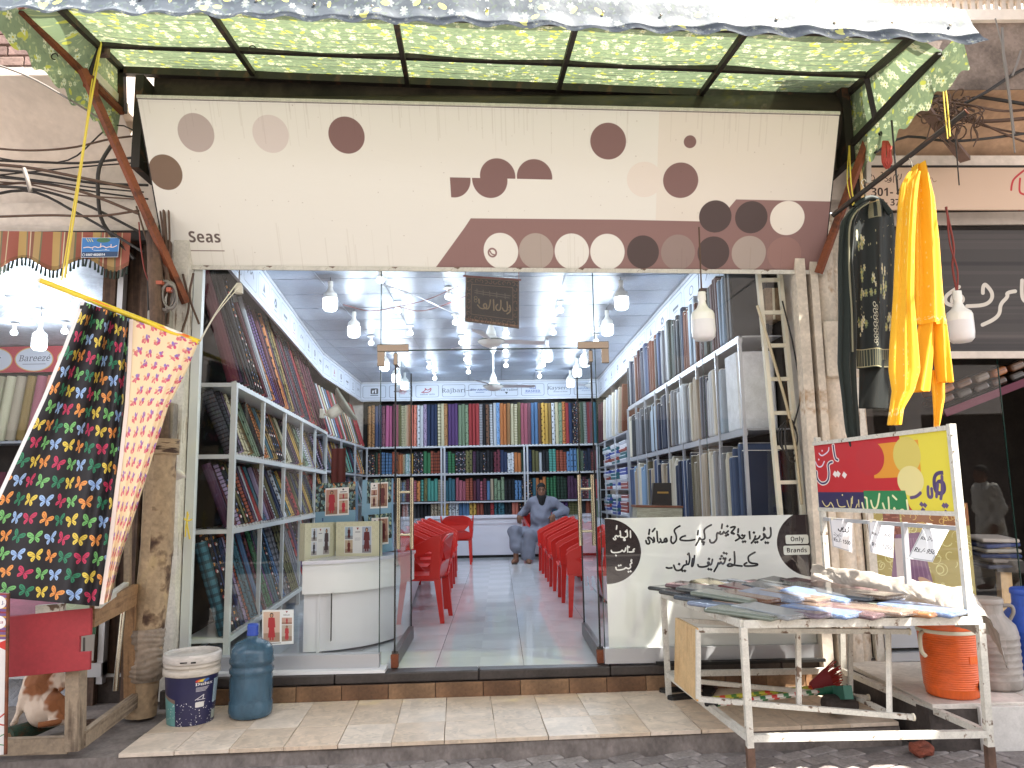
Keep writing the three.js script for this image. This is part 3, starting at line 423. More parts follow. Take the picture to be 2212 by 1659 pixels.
// ---------------------------------------------------------------- shelves along the left wall: a front unit set at a slant and a shorter rear one
{
  const A = V(-1.98, 0, -5.85), B = V(-2.36, 0, -10.7), d = B.clone().sub(A).normalize(), back = V(d.z, 0, -d.x).multiplyScalar(1), L = A.distanceTo(B);  // back points to the wall
  if (back.x > 0) back.multiplyScalar(-1);
  const ys = [2.3, 1.755, 1.2, 0.42], at = (u, w, y) => A.clone().addScaledVector(d, u).addScaledVector(back, w).setY(y);
  const t = thing('left_wall_shelves', 'pale metal shelf unit of leaning fabric rolls along the left wall, front section', 'shelf unit');
  ys.forEach((y, k) => { mesh('shelf', [bar(at(0, 0.02, y - 0.018), at(L, 0.02, y - 0.018), 0.04, 0.036), aim(bx(L, 0.012, 0.3, L / 2, 0, 0), at(0, 0.17, y - 0.006), at(L, 0.17, y - 0.006))], M.shelfWhite, t); });
  for (let i = 0; i < 6; i++) mesh('upright', [bar(at(i * L / 5, 0.02, FLOOR), at(i * L / 5, 0.02, 2.3), i ? 0.03 : 0.04)], M.shelfWhite, t);
  for (const y of ys) mesh('end_rail', bar(at(0, 0.02, y - 0.018), at(0, 0.34, y - 0.018), 0.03), M.shelfWhite, t);
  mesh('wire_guard', [bar(at(0.02, 0.3, 0.3), at(L, 0.3, 0.3), 0.02)], M.shelfMetal, t);
  const cols = ['red', 'maroon', 'ochre', 'maroon', 'navy', 'red', 'brown', 'red', 'plum', 'cream', 'charcoal', 'navy', 'maroon', 'orange', 'red', 'olive', 'black', 'maroon', 'purple', 'white'];
  const cols2 = ['brown', 'black', 'charcoal', 'ochre', 'turquoise', 'cream', 'orange', 'white', 'pale grey', 'maroon', 'sage', 'teal', 'olive', 'yellow', 'lilac', 'plum'];
  const cols3 = ['plum', 'navy', 'orange', 'teal', 'red', 'white', 'pale grey', 'maroon', 'yellow', 'rust', 'steel blue', 'olive', 'brown', 'red', 'navy', 'cream', 'lilac'], cols4 = ['green', 'red', 'teal', 'lilac', 'pale grey', 'charcoal', 'brown', 'steel blue', 'olive', 'purple', 'coral', 'green', 'rust', 'plum', 'navy', 'maroon'];
  const sets = [cols, cols2, cols3, cols4], names = ['top', 'second', 'third', 'lowest'], hs = [1.0, 0.52, 0.53, 0.78];
  for (let k = 0; k < 4; k++) { let i = 0, u = 0.05; while (u < L - 0.1) {
    const r = rr(0.042, 0.052), n = pick([1, 1, 2]), c = sets[k][(i * 7 + Math.floor(rnd() * 3)) % sets[k].length], p = pick(PRINTS);
    for (let j = 0; j < n && u < L - 0.08; j++) {
      const lean = [0.3, 0.36, 0.36, 0.3][k] + rr(-0.03, 0.03), h = hs[k] + rr(-0.06, 0.03), dir = back.clone().multiplyScalar(Math.sin(lean)).add(V(0, Math.cos(lean), 0)).addScaledVector(d, -0.09 + rr(-0.03, 0.03)).normalize();
      const q = new THREE.Quaternion().setFromUnitVectors(V(0, 1, 0), dir); i++;
      if (k === 3 && i > 14) looseRoll('left', at(u, 0.045, ys[k] + 0.016), q, 0.044, 0.75, c, p);
      else fabricRoll(at(u, 0.045, ys[k] + 0.016), q, +r.toFixed(2) - 0.003, +h.toFixed(1), c, p, `${printWord[p]} ${c} fabric roll, ${ord(i)} from the window on the left wall ${names[k]} shelf`, 'fabric rolls leaning on the left wall shelves');
      u += r * 2 + 0.008;
    } } }
  // rear unit
  const xs = -2.47, t2 = thing('left_wall_shelves', 'pale metal shelves of leaning fabric rolls along the left wall, rear section by the corner', 'shelf unit');
  [2.3, 1.79, 1.27].forEach((y, k) => { mesh('shelf', bb(xs - 0.35, xs, y - 0.03, y, -14.6, -11.0), M.shelfMetal, t2);
    for (let z = -11.1, i = 0; z > -14.5; i++) { const r = rr(0.04, 0.055), lean = 0.3, q = new THREE.Quaternion().setFromEuler(new THREE.Euler(0.05, 0, lean)), c = pick(k ? cols2 : ['red', 'white', 'olive', 'pale grey', 'red', 'ochre', 'cream', 'maroon', 'steel blue', 'charcoal', 'yellow']), p = k ? pick(PRINTS) : 'plain', pos = V(xs - 0.05, y + 0.016, z);
      if (k === 0) fabricRoll(pos, q, +r.toFixed(2) - 0.003, 0.8, c, p, `${printWord[p]} ${c} fabric roll, ${ord(i + 1)} behind the fan on the left wall rear shelf`, 'fabric rolls leaning beyond the wall fan'); else looseRoll('left', pos, q, 0.043, 0.46, c, p);
      z -= r * 2 + 0.005; } });
  for (const z of [-11.0, -12.2, -13.4, -14.6]) mesh('upright', bb(xs - 0.02, xs + 0.012, FLOOR, 2.3, z - 0.015, z + 0.015), M.shelfMetal, t2);
}
{ const groups = new Map(); for (const [k, gs] of loose) { const [key, c, p] = k.split('|'); if (!groups.has(key)) groups.set(key, []); groups.get(key).push([gs, cloth(c, p)]); }
  for (const [key, list] of groups) { const o = thing('fabric_rolls', key === 'back' ? 'many fabric rolls on the two lower back wall shelves above the counter' : 'many small fabric rolls packed on the lower rear shelves of the left wall', 'fabric rolls'); o.userData.kind = 'stuff'; for (const [gs, m] of list) mesh('rolls', gs, m, o).userData.kind = 'stuff'; } }
// ---------------------------------------------------------------- suiting cloth folded on boards, along the right wall
{
  const X = 1.88, t = thing('right_wall_shelves', 'grey metal shelves of upright folded suiting cloth along the right wall', 'shelf unit');
  const ys = [2.6, 1.88, 1.06], hs = [0.66, 0.6, 0.72], z1 = -5.8, z0 = -10.9;
  ys.forEach((y) => mesh('shelf', [bb(X, RX + 0.13, y - 0.012, y, z0, z1), bb(X - 0.01, X + 0.02, y - 0.05, y, z0, z1)], M.shelfMetal, t));
  for (let z = z1; z > z0 - 0.1; z -= 0.644) mesh('upright', [bb(X - 0.018, X + 0.008, FLOOR, 2.58, z - 0.013, z + 0.013)], M.shelfMetal, t);
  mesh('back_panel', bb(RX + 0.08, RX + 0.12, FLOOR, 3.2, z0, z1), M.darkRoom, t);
  const suit = { navy: '#1f2a44', charcoal: '#3a3c40', 'dark brown': '#40302a', cream: '#cdc5b2', white: '#c6c9cc', 'sky blue': '#7f9cb8', black: '#1b1c20', grey: '#7d7f84', 'slate blue': '#3d4f70', beige: '#a99a84', rust: '#6d3d26', 'dark green': '#2a3a34', maroon: '#4a1f28', 'pale blue': '#a9b8c6', olive: '#6a6248' };
  const sm = Object.fromEntries(Object.entries(suit).map(([k, c]) => [k, phys(c, 0.75, { map: weave, sheen: 0.2 })]));
  const pools = [['navy', 'charcoal', 'white', 'sky blue', 'black', 'rust', 'slate blue', 'dark green', 'grey', 'maroon', 'pale blue'], ['dark brown', 'charcoal', 'navy', 'cream', 'white', 'grey', 'beige', 'black', 'dark brown', 'olive', 'pale blue'], ['white', 'cream', 'sky blue', 'black', 'grey', 'slate blue', 'navy', 'beige', 'pale blue', 'olive']], names = ['top', 'middle', 'lowest'];
  const gc = new Map(), board = (w, h) => { const k = w + '|' + h; if (!gc.has(k)) { const g = rbx(0.3, h, w, Math.min(0.02, w * 0.4), 0.15, h / 2, 0, 2), p = g.attributes.position; for (let i = 0; i < p.count; i++) p.setZ(i, p.getZ(i) * (1 + 0.12 * Math.sin(p.getY(i) * 9))); gc.set(k, g); } return gc.get(k); };
  const edge = rbx(0.285, 0.008, 0.03, 0.003, 0.15, 0, 0, 1);
  for (let k = 0; k < 3; k++) { let i = 0, z = z1 - (k === 1 ? 0.5 : 0.1); while (z > z0 + 0.1) { const c = pick(pools[k]), n = Math.floor(rr(1, 5)); for (let j = 0; j < n && z > z0 + 0.08; j++) { const w = pick([0.05, 0.06, 0.07, 0.08]), h = hs[k] - pick([0, 0.03, 0.06, 0.1]);
    const m = single('folded_cloth_board', board(w, +h.toFixed(2)), sm[c], `${c} suiting cloth folded on a board, ${ord(++i)} from the window, right wall ${names[k]} shelf`, 'folded cloth', 'folded suiting cloth standing on the right wall shelves');
    m.position.set(X - 0.012 + rr(-0.015, 0.012), ys[k], z - w / 2); m.rotation.set(rr(-0.02, 0.02), rr(-0.02, 0.02), rr(-0.015, 0.01)); mesh('board_end', edge, coreMat, m).position.y = h + 0.001; z -= w + 0.004; } } }
  const pale = single('foam_panel', rbx(0.3, 0.62, 0.32, 0.02, 0.15, 0.31, 0), std('#dfe2e6', 0.7, { map: DS }), 'stack of white padded panels behind the ladder on the right wall middle shelf', 'panel'); pale.position.set(X, 1.88, z1 - 0.27);
  for (let i = 0; i < 9; i++) { const c = ['maroon', 'maroon', 'cream', 'white', 'white', 'cream', 'white', 'beige', 'rust'][i], m = single('folded_cloth_board', board(0.06, 0.72), sm[c], `${c} folded cloth board leaning back, ${ord(9 - i)} from the counter end beyond the right wall shelves`, 'folded cloth', 'folded cloth boards leaning in the far right corner'); m.position.set(X - 0.02, 2.3, -14.2 + i * 0.34); m.rotation.set(0.24, 0, 0); }
  const t2 = thing('corner_shelves', 'grey rack of stacked blue, white and grey boxes in the far right corner', 'shelf unit');
  [2.28, 1.85, 1.45, 1.05].forEach((y) => mesh('shelf', bb(X - 0.02, RX + 0.1, y - 0.02, y, -14.5, -11.0), M.shelfMetal, t2)); for (const z of [-11.0, -12.2, -13.4, -14.5]) mesh('upright', bb(X - 0.03, X, FLOOR, 2.28, z - 0.015, z + 0.015), M.shelfMetal, t2);
  const bx1 = rbx(0.3, 0.05, 0.34, 0.004, 0.15, 0.025, 0, 1), bxm = { 'pale grey': std('#a3a6b0', 0.6), 'deep blue': std('#34458c', 0.6), white: std('#c8cad0', 0.6), 'red and orange': std('#8a4038', 0.6), teal: std('#2b5f68', 0.6) };
  for (let r = 0; r < 3; r++) for (let c = 0; c < 3; c++) for (let k = 0; k < 6; k++) { const col = pick(Object.keys(bxm)), m = single('cloth_box', bx1, bxm[col], `${col} cloth box, ${ord(k + 1)} up in the ${['near', 'middle', 'far'][c]} stack, corner rack ${['top', 'middle', 'lower'][r]} tier`, 'box', 'flat cloth boxes on the corner rack'); m.position.set(X - 0.02 + rr(-0.01, 0.02), [1.85, 1.45, 1.05][r] + k * 0.052, -11.5 - c * 0.9); m.scale.z = 1.8; mesh('lid_edge', bb(-0.004, 0.0, 0.036, 0.044, -0.16, 0.16), M.paper, m); }
}
// ---------------------------------------------------------------- brand frieze under the ceiling
{
  const logo = (g, i, x, y, w, h) => {
    g.strokeStyle = '#4a4e58'; g.lineWidth = 2.5; g.beginPath(); g.roundRect(x + w * 0.07, y + h * 0.14, w * 0.86, h * 0.72, 14); g.stroke(); const c = x + w / 2, m = y + h / 2; g.textAlign = 'center'; g.fillStyle = '#2c303a';
    if (i === 0) { g.beginPath(); g.roundRect(c - 26, m - 32, 54, 52, 9); g.fill(); g.fillStyle = '#dfe3ea'; g.font = 'bold 46px sans-serif'; g.fillText('rl', c, m + 12); g.fillStyle = '#2c303a'; g.fillRect(c - 28, m + 28, 56, 6); }
    else if (i === 1) { g.fillStyle = '#8c2030'; for (let k = 0; k < 6; k++) { g.beginPath(); g.arc(c + 14 + 17 * Math.cos(k), m + 17 * Math.sin(k), 12, 0, 7); g.fill(); } g.fillStyle = '#3a3038'; g.fillRect(c - 50, m - 6, 40, 8); }
    else if (i === 2) { brush(g, [[c - 40, m + 12, c - 10, m - 5, c - 18, m - 30, c + 4, m - 2, c + 30, m - 34, c + 22, m + 10, c - 30, m + 14]], 7, '#8c3038'); g.font = 'italic 22px serif'; g.fillStyle = '#2c303a'; g.fillText('sahar arts', c, m + 36); }
    else if (i === 3) { g.font = '50px serif'; g.fillText('Rajbari', c, m + 16); }
    else if (i === 4) { g.font = 'bold italic 28px sans-serif'; g.fillStyle = '#243a72'; g.fillText('Bin Ahmed', c, m + 4); g.fillRect(c - 30, m + 16, 60, 4); }
    else if (i === 5) { g.font = 'italic bold 26px serif'; g.fillText('Gran Vallee', c, m + 8); g.beginPath(); g.arc(c, m - 20, 13, 3.1, 6.3); g.fill(); g.beginPath(); g.moveTo(c - 12, m + 18); g.lineTo(c + 12, m + 18); g.lineTo(c, m + 38); g.fill(); }
    else if (i === 6) { g.strokeStyle = '#3a4c8a'; g.lineWidth = 4; g.strokeRect(c - 20, m - 38, 40, 30); g.beginPath(); g.moveTo(c - 8, m - 8); g.lineTo(c - 8, m - 28); g.lineTo(c + 8, m - 28); g.lineTo(c + 8, m - 8); g.stroke(); g.fillStyle = '#3a4c8a'; g.font = 'bold 30px sans-serif'; g.fillText('RASHID', c, m + 24); g.fillRect(c - 60, m + 30, 120, 3); }
    else if (i === 7) { g.font = 'italic 42px serif'; g.fillText('Kayseria', c, m + 2); g.font = '15px serif'; g.fillText('House of Print', c + 10, m + 28); }
    else if (i === 8) { g.font = '36px sans-serif'; g.fillStyle = '#7a8090'; g.fillText('risham', c, m + 10); }
    else { const k = i % 5; g.strokeStyle = '#30343e'; g.fillStyle = i % 7 === 4 ? '#8c2c34' : '#30343e'; g.lineWidth = 5; if (k === 0) { g.beginPath(); g.arc(c, m - 10, 20, 0, 7); g.stroke(); g.fillRect(c - 28, m + 24, 56, 6); } else if (k === 1) brush(g, [[c - 40, m + 10, c - 20, m - 24, c, m + 8, c + 20, m - 20, c + 40, m + 6]], 6, '#30343e'); else if (k === 2) { g.beginPath(); g.moveTo(c, m - 34); g.lineTo(c + 16, m + 8); g.lineTo(c - 16, m + 8); g.fill(); g.fillRect(c - 26, m + 20, 52, 5); } else if (k === 3) { for (let a = 0; a < 8; a++) { g.beginPath(); g.arc(c + 16 * Math.cos(a), m - 8 + 16 * Math.sin(a), 8, 0, 7); g.fill(); } g.fillRect(c - 22, m + 26, 44, 5); } else { g.fillRect(c - 36, m - 10, 72, 14); g.fillRect(c - 22, m + 14, 44, 4); } }
  };
  const strip = (n, o) => drawn(n * 150, 118, (g, w, h) => { g.scale(150 / 190, 118 / 150); w = n * 190; h = 150; g.fillStyle = '#b3bac6'; g.fillRect(0, 0, w, h); g.fillStyle = '#8f96a4'; g.fillRect(0, 0, w, 4); g.fillRect(0, h - 5, w, 5); for (let i = 0; i < n; i++) logo(g, o + i, i * 190, 0, 190, 150); });
  const Y0 = 3.21, Y1 = 3.53, bz = -14.62, S = (name, label, a, b, n, o) => { const t = thing('brand_frieze', label, 'frieze'); mesh('printed_strip', slab(V(a.x, Y1, a.z), V(b.x, Y1, b.z), V(b.x, Y0, b.z), V(a.x, Y0, a.z), 0.02), std('#ffffff', 0.4, { map: strip(n, o) }), t); const up = V(0, 0.012, 0), a1 = V(a.x, Y1, a.z), b1 = V(b.x, Y1, b.z), a0 = V(a.x, Y0, a.z), b0 = V(b.x, Y0, b.z); mesh('edge_trim', [bar(a1.clone().add(up), b1.clone().add(up), 0.03), bar(a0.clone().sub(up), b0.clone().sub(up), 0.025)], M.shelfMetal, t); };
  S('', 'white frieze of clothing brand emblems across the back wall under the ceiling', V(-2.6, 0, bz), V(1.95, 0, bz), 9, 0);
  S('', 'white frieze of brand emblems slanting along the left wall near the street', V(-2.06, 0, -5.72), V(-2.6, 0, -11.4), 10, 20);
  S('', 'short white frieze of brand emblems on the rear of the left wall', V(-2.6, 0, -11.42), V(-2.6, 0, -14.6), 6, 31);
  S('', 'white frieze of brand emblems along the right wall under the ceiling', V(1.95, 0, -14.6), V(1.95, 0, -5.72), 13, 40);
}
// ---------------------------------------------------------------- lamps: small ceiling bulbs and large drum-shaped LED bulbs
const glow = (k) => new THREE.MeshStandardMaterial({ color: '#ffffff', emissive: new THREE.Color(0.86, 0.94, 1), emissiveIntensity: k, roughness: 0.4 });
const gSmall = glow(3), gBig = glow(2.5), LAMP = new THREE.Color(0.74, 0.87, 1);
const bigParts = { base: lathe([[0.001, 0.30], [0.024, 0.30], [0.025, 0.25], [0.02, 0.246], [0.024, 0.225], [0.036, 0.2], [0.062, 0.178], [0.069, 0.16], [0.07, 0.125]], 28), dome: lathe([[0.07, 0.125], [0.071, 0.06], [0.067, 0.025], [0.05, 0.005], [0.001, 0]], 28) };
const smallParts = { base: lathe([[0.001, 0.135], [0.045, 0.13], [0.046, 0.118], [0.022, 0.11], [0.02, 0.07], [0.026, 0.055]], 18), dome: lathe([[0.026, 0.055], [0.036, 0.035], [0.033, 0.012], [0.016, 0.001], [0.001, 0]], 18) };
function lamp(kind, p, label, group, lit = true, power = 1, hang = 0) {
  const big = kind === 'led_bulb', P = big ? bigParts : smallParts, t = thing(kind, label, 'light bulb', p, 0, group);
  mesh('holder', P.base, M.whitePlastic, t);
  const d = mesh('globe', P.dome, lit ? (big ? gBig : gSmall) : std('#d8d6d6', 0.35), t); if (lit) d.castShadow = false;
  if (hang > 0) mesh('cord', rod(V(0, big ? 0.3 : 0.13, 0), V(0, (big ? 0.3 : 0.13) + hang, 0), 0.004), M.cable, t);
  if (lit) { const l = new THREE.PointLight(LAMP, (big ? 2.6 : 1.0) * power * BULB, 0, 2); l.position.set(0, big ? 0.05 : 0.025, 0); l.shadow.radius = big ? 2.4 : 1.4; l.castShadow = true; t.add(l); l.name = 'lamp_light'; }
  return t;
}
{
  const q = zoomed(850, 660, 3.386), small = [[342, 140], [490, 395], [918, 278], [977, 492], [263, 665], [594, 583], [1028, 662], [755, 865], [803, 960], [1087, 907], [1068, 800], [1405, 583], [1402, 733], [1405, 853], [1806, 577], [1866, 390], [1720, 848], [1690, 943], [1660, 1025], [2168, 650]];
  const q1 = zoomed(450, 640, 3.95), q6 = zoomed(1440, 660, 3.386), big = [q1(1482, 545), q1(1716, 805), q(376, 905), q(475, 1003), q(548, 1065), q6(388, 388), q6(268, 606), q(1758, 828), q(2075, 872), q(2010, 957), q(1953, 1045)];
  const where = (p) => (p.x < -1 ? 'left' : p.x < 0.1 ? 'middle left' : p.x < 1 ? 'middle right' : 'right') + (p.z > -8.2 ? ' near the glass' : p.z > -10.5 ? ' halfway in' : ' near the back wall');
  const seen = new Map(); const uniq = (s) => { const n = (seen.get(s) ?? 0) + 1; seen.set(s, n); return n > 1 ? s + `, ${ord(n)} from left` : s; };
  small.map(([x, y]) => py(...q(x, y + 22), CEIL - 0.135)).sort((a, b) => a.x - b.x).forEach((p) => lamp('ceiling_bulb', p, uniq(`small lit bulb on the shop ceiling, ${where(p)}`), 'small bulbs on the shop ceiling'));
  big.map(([x, y]) => py(x, y, CEIL - 0.34)).sort((a, b) => a.x - b.x).forEach((p) => lamp('led_bulb', p, uniq(`large lit drum bulb under the shop ceiling, ${where(p)}`), 'large bulbs hanging in the shop', true, 1, 0.04));
}
// ---------------------------------------------------------------- ceiling fans, wall fan, banner
function ceilingFan(p, drop, turn, label) {
  const t = thing('ceiling_fan', label, 'ceiling fan', p, turn, 'white ceiling fans');
  mesh('down_rod', [rod(V(0, 0.02, 0), V(0, drop, 0), 0.012), lathe([[0.001, drop], [0.055, drop], [0.05, drop - 0.05], [0.02, drop - 0.11], [0.001, drop - 0.11]], 18), lathe([[0.02, 0.22], [0.05, 0.14], [0.06, 0.08], [0.001, 0.08]], 18)], M.whitePlastic, t);
  const m = mesh('motor', lathe([[0.001, 0.09], [0.055, 0.085], [0.1, 0.05], [0.145, 0.035], [0.15, 0.02], [0.1, -0.02], [0.05, -0.04], [0.001, -0.045]], 24), M.whitePlastic, t);
  mesh('trim_ring', new THREE.TorusGeometry(0.148, 0.006, 6, 28).rotateX(Math.PI / 2).translate(0, 0.03, 0), std('#2c4034', 0.4), m);
  for (let i = 0; i < 3; i++) { const b = mesh('blade', thick(sheet((u, v) => { const x = lerp(0.13, 0.62, u), w = lerp(0.045, 0.065, u) * (u > 0.9 ? 1 - (u - 0.9) * 4 : 1); return [V(x, 0.03 + (v - 0.5) * 0.03 * (1 - u * 0.4), (v - 0.5) * 2 * w)]; }, 10, 3), 0.003), M.white, t); b.rotation.y = i * Math.PI * 2 / 3; }
}
{
  const a = py(1061, 742, CEIL - 0.5), b = py(1066, 838, CEIL - 0.62);
  ceilingFan(a, CEIL - a.y, 0.28, 'white ceiling fan with a dark ring, nearer one below the dark banner');
  ceilingFan(b, CEIL - b.y, 0.16, 'white ceiling fan on a long rod, farther one before the back frieze');
  const c = thing('wall_fan', 'pale wall fan seen from behind, mounted on the left wall shelves', 'wall fan', pz(738, 880, -10.1));
  const disc = mesh('guard', [lathe([[0.001, -0.02], [0.14, 0.0], [0.235, 0.05], [0.25, 0.075], [0.245, 0.09]], 30), ...[0.1, 0.15, 0.2, 0.25].map((r) => new THREE.TorusGeometry(r, 0.004, 5, 30).rotateX(Math.PI / 2).translate(0, 0.04 + r * 0.16, 0))], std('#a9a898', 0.5, { map: D1 }), c); disc.rotation.set(-0.15, 0, -1.0);
  const mo = mesh('motor', lathe([[0.001, -0.2], [0.06, -0.195], [0.07, -0.15], [0.075, -0.02], [0.001, 0]], 22), M.cream, c); mo.rotation.set(-0.15, 0, -1.0); 
  mesh('bracket', [tube([V(-0.02, -0.08, 0), V(-0.12, -0.12, 0.02), V(-0.24, -0.08, 0.02)], 0.016), rbx(0.05, 0.12, 0.1, 0.01, -0.25, -0.08, 0.02)], M.cream, c);
  const bn = thing('hanging_banner', 'dark hanging banner with gold calligraphy and ornamental border below the ceiling', 'banner'), bt = drawn(512, 448, (g, w, h) => {
    g.fillStyle = '#1d1917'; g.fillRect(0, 0, w, h); g.strokeStyle = '#8a6d55'; g.lineWidth = 5; g.strokeRect(58, 70, w - 116, h - 150); g.strokeRect(8, 8, w - 16, h - 16);
    g.strokeStyle = '#7a5a45'; g.lineWidth = 6; for (let i = 0; i < 34; i++) { const e = i < 12 ? [i * 44 + 20, 36] : i < 24 ? [(i - 12) * 44 + 20, h - 46] : [i % 2 ? 32 : w - 34, 90 + (i - 24) * 30]; g.beginPath(); g.arc(e[0], e[1], 15, i, i + 4.4); g.stroke(); }
    g.fillStyle = '#8a5a40'; g.fillRect(14, h - 32, w - 28, 18); for (let i = 0; i < 40; i++) { g.fillStyle = pick(['#4a3226', '#a88a6a']); g.fillRect(14 + i * 12, h - 30, 6, 14); }
    brush(g, [[90, 130, 430, 150], [90, 150, 420, 170], [110, 110, 112, 160], [170, 118, 172, 166], [230, 122, 236, 172], [300, 126, 302, 176], [380, 132, 382, 182]], 8, '#6d6358');
    brush(g, [[400, 210, 410, 290, 370, 300, 355, 270], [340, 200, 345, 290, 300, 300, 290, 260, 310, 240], [270, 200, 275, 300], [240, 205, 235, 290, 190, 300, 170, 260, 200, 240, 210, 290, 150, 305, 120, 270], [130, 210, 135, 250], [425, 240, 440, 290, 400, 320]], 13, '#a08c6c'); g.strokeStyle = '#a08c6c'; g.lineWidth = 5; for (const [x, y] of [[420, 270], [100, 230], [100, 200]]) { g.beginPath(); g.arc(x, y, 14, 0, 7); g.stroke(); }
  });
  const BA = pz(1006, 597, -6.9), BB = pz(1121, 606, -6.8), BC = pz(1121, 710, -6.8), BD = pz(1004, 694, -6.9);
  mesh('cloth', slab(BA, BB, BC, BD, 0.008), std('#ffffff', 0.8, { map: bt }), bn); mesh('hanging_rod', [rod(BA.clone().add(V(-0.02, 0.005, 0)), BB.clone().add(V(0.02, 0.005, 0)), 0.008), rod(BA, BA.clone().setY(CEIL), 0.003), rod(BB, BB.clone().setY(CEIL), 0.003)], M.redWire, bn);
  // wires under the ceiling
  const wires = [[[822, 612], [900, 640], [960, 668], [1040, 700]], [[742, 658], [800, 672], [860, 662], [920, 648], [990, 618]], [[860, 662], [905, 672], [950, 662], [1005, 640]]];
  wires.forEach((w, i) => single('ceiling_wire', tube(w.map(([x, y]) => py(x, y, CEIL - 0.16)), i ? 0.004 : 0.006), i ? M.redWire : M.white, ['thick white cable drooping under the shop ceiling towards the fan', 'red wire looping under the shop ceiling by the glass', 'short red wire sagging between bulbs under the ceiling'][i], 'wire'));
}
// ---------------------------------------------------------------- counters
const counterWhite = phys('#cfcdd6', 0.28, { clearcoat: 0.3 }), counterTop = phys('#d4d3dc', 0.2, { clearcoat: 0.5 });
{
  const c = thing('back_counter', 'long white counter across the back of the shop', 'counter');
  mesh('front_panel', bb(-1.3, 1.1, FLOOR + 0.05, 0.95, -14.4, -14.3), counterWhite, c); mesh('kick_board', bb(-1.3, 1.1, FLOOR, FLOOR + 0.05, -14.4, -14.33), M.black, c); mesh('counter_top', [rbx(2.5, 0.06, 0.42, 0.012, -0.1, 0.985, -14.46), bb(-1.3, 1.1, 0.86, 0.95, -14.3, -14.285)], counterTop, c);
  const r = thing('right_counter', 'long white counter running along the right side of the shop', 'counter');
  mesh('front_panel', bb(1.1, 1.16, FLOOR + 0.05, 0.95, -14.3, -6.3), counterWhite, r); mesh('kick_board', bb(1.12, 1.16, FLOOR, FLOOR + 0.05, -14.3, -6.3), M.black, r); mesh('counter_top', [bb(1.08, 1.6, 0.955, 1.0, -14.28, -6.25), bb(1.085, 1.1, 0.84, 0.955, -14.3, -6.3)], counterTop, r); mesh('end_panel', bb(1.16, 1.6, FLOOR, 0.955, -6.32, -6.28), counterWhite, r);
  const l = thing('left_counter', 'long pale glass-fronted counter along the left side of the shop', 'counter'), a = V(-0.8, 0, -6.75), b = V(-1.27, 0, -14.3), n = V(-0.99, 0, 0.06);
  const seg = (o, y0, y1, w) => aim(bx(a.distanceTo(b), y1 - y0, w, a.distanceTo(b) / 2, (y0 + y1) / 2, 0), a.clone().addScaledVector(n, o), b.clone().addScaledVector(n, o));
  mesh('front_panel', seg(0.04, FLOOR + 0.05, 0.68, 0.03), counterWhite, l); mesh('glass_front', new THREE.PlaneGeometry(a.distanceTo(b), 0.27).translate(a.distanceTo(b) / 2, 0.82, 0).applyMatrix4(new THREE.Matrix4().makeBasis(b.clone().sub(a).normalize(), V(0, 1, 0), n.clone().negate()).setPosition(a.clone().addScaledVector(n, 0.03))), M.glassTint, l);
  mesh('counter_top', [seg(0.27, 0.955, 0.985, 0.52), seg(0.03, 0.66, 0.7, 0.05)], counterTop, l); mesh('back_panel', seg(0.5, FLOOR, 0.95, 0.03), counterWhite, l); mesh('frame', [0, 0.25, 0.5, 0.75, 1].map((k) => { const p = a.clone().lerp(b, k).addScaledVector(n, 0.03); return bb(p.x - 0.012, p.x + 0.012, 0.68, 0.955, p.z - 0.012, p.z + 0.012); }), M.alu, l);
  // curved display desk behind the left pane
  const d = thing('display_desk', 'white curved display desk behind the left shop window', 'desk'), cx = -1.47, cz = -6.95;
  const arc = (r, y0, y1, a0 = 0, a1 = 1.5) => sheet((u, v) => { const t = lerp(a0, a1, u), x = cx - 0.02 + Math.sin(t) * (r * 0.76), z = cz + Math.cos(t) * r; return [V(x, lerp(y1, y0, v), z), t * r, v]; }, 22, 1);
  const body = phys('#dcdcde', 0.3);
  const r0 = 0.98;
  const cap = (y, r) => { const s = new THREE.Shape(); s.moveTo(cx - 0.02, 0); for (let i = 0; i <= 22; i++) { const t = 1.5 * i / 22; s.lineTo(cx - 0.02 + Math.sin(t) * r * 0.76, Math.cos(t) * r); } s.lineTo(cx - 0.02, 0); return new THREE.ExtrudeGeometry(s, { depth: 0.025, bevelEnabled: false, curveSegments: 4 }).rotateX(Math.PI / 2).scale(1, 1, 1).translate(0, y, cz); };
  mesh('desk_top', cap(0.945, r0 + 0.02), counterTop, d); mesh('fascia', [thick(arc(r0, 0.70, 0.925), 0.02), bb(cx - 0.02, cx, 0.7, 0.925, cz, cz + r0)], std('#e2e3e1', 0.35), d); mesh('body', [thick(arc(r0 - 0.06, FLOOR + 0.02, 0.7), 0.02), bb(cx + 0.08, cx + 0.1, FLOOR, 0.7, cz, cz + r0 - 0.06)], body, d); mesh('joint', bb(cx + 0.19, cx + 0.194, FLOOR + 0.1, 0.7, cz + r0 - 0.03, cz + r0 - 0.062), M.black, d);
}
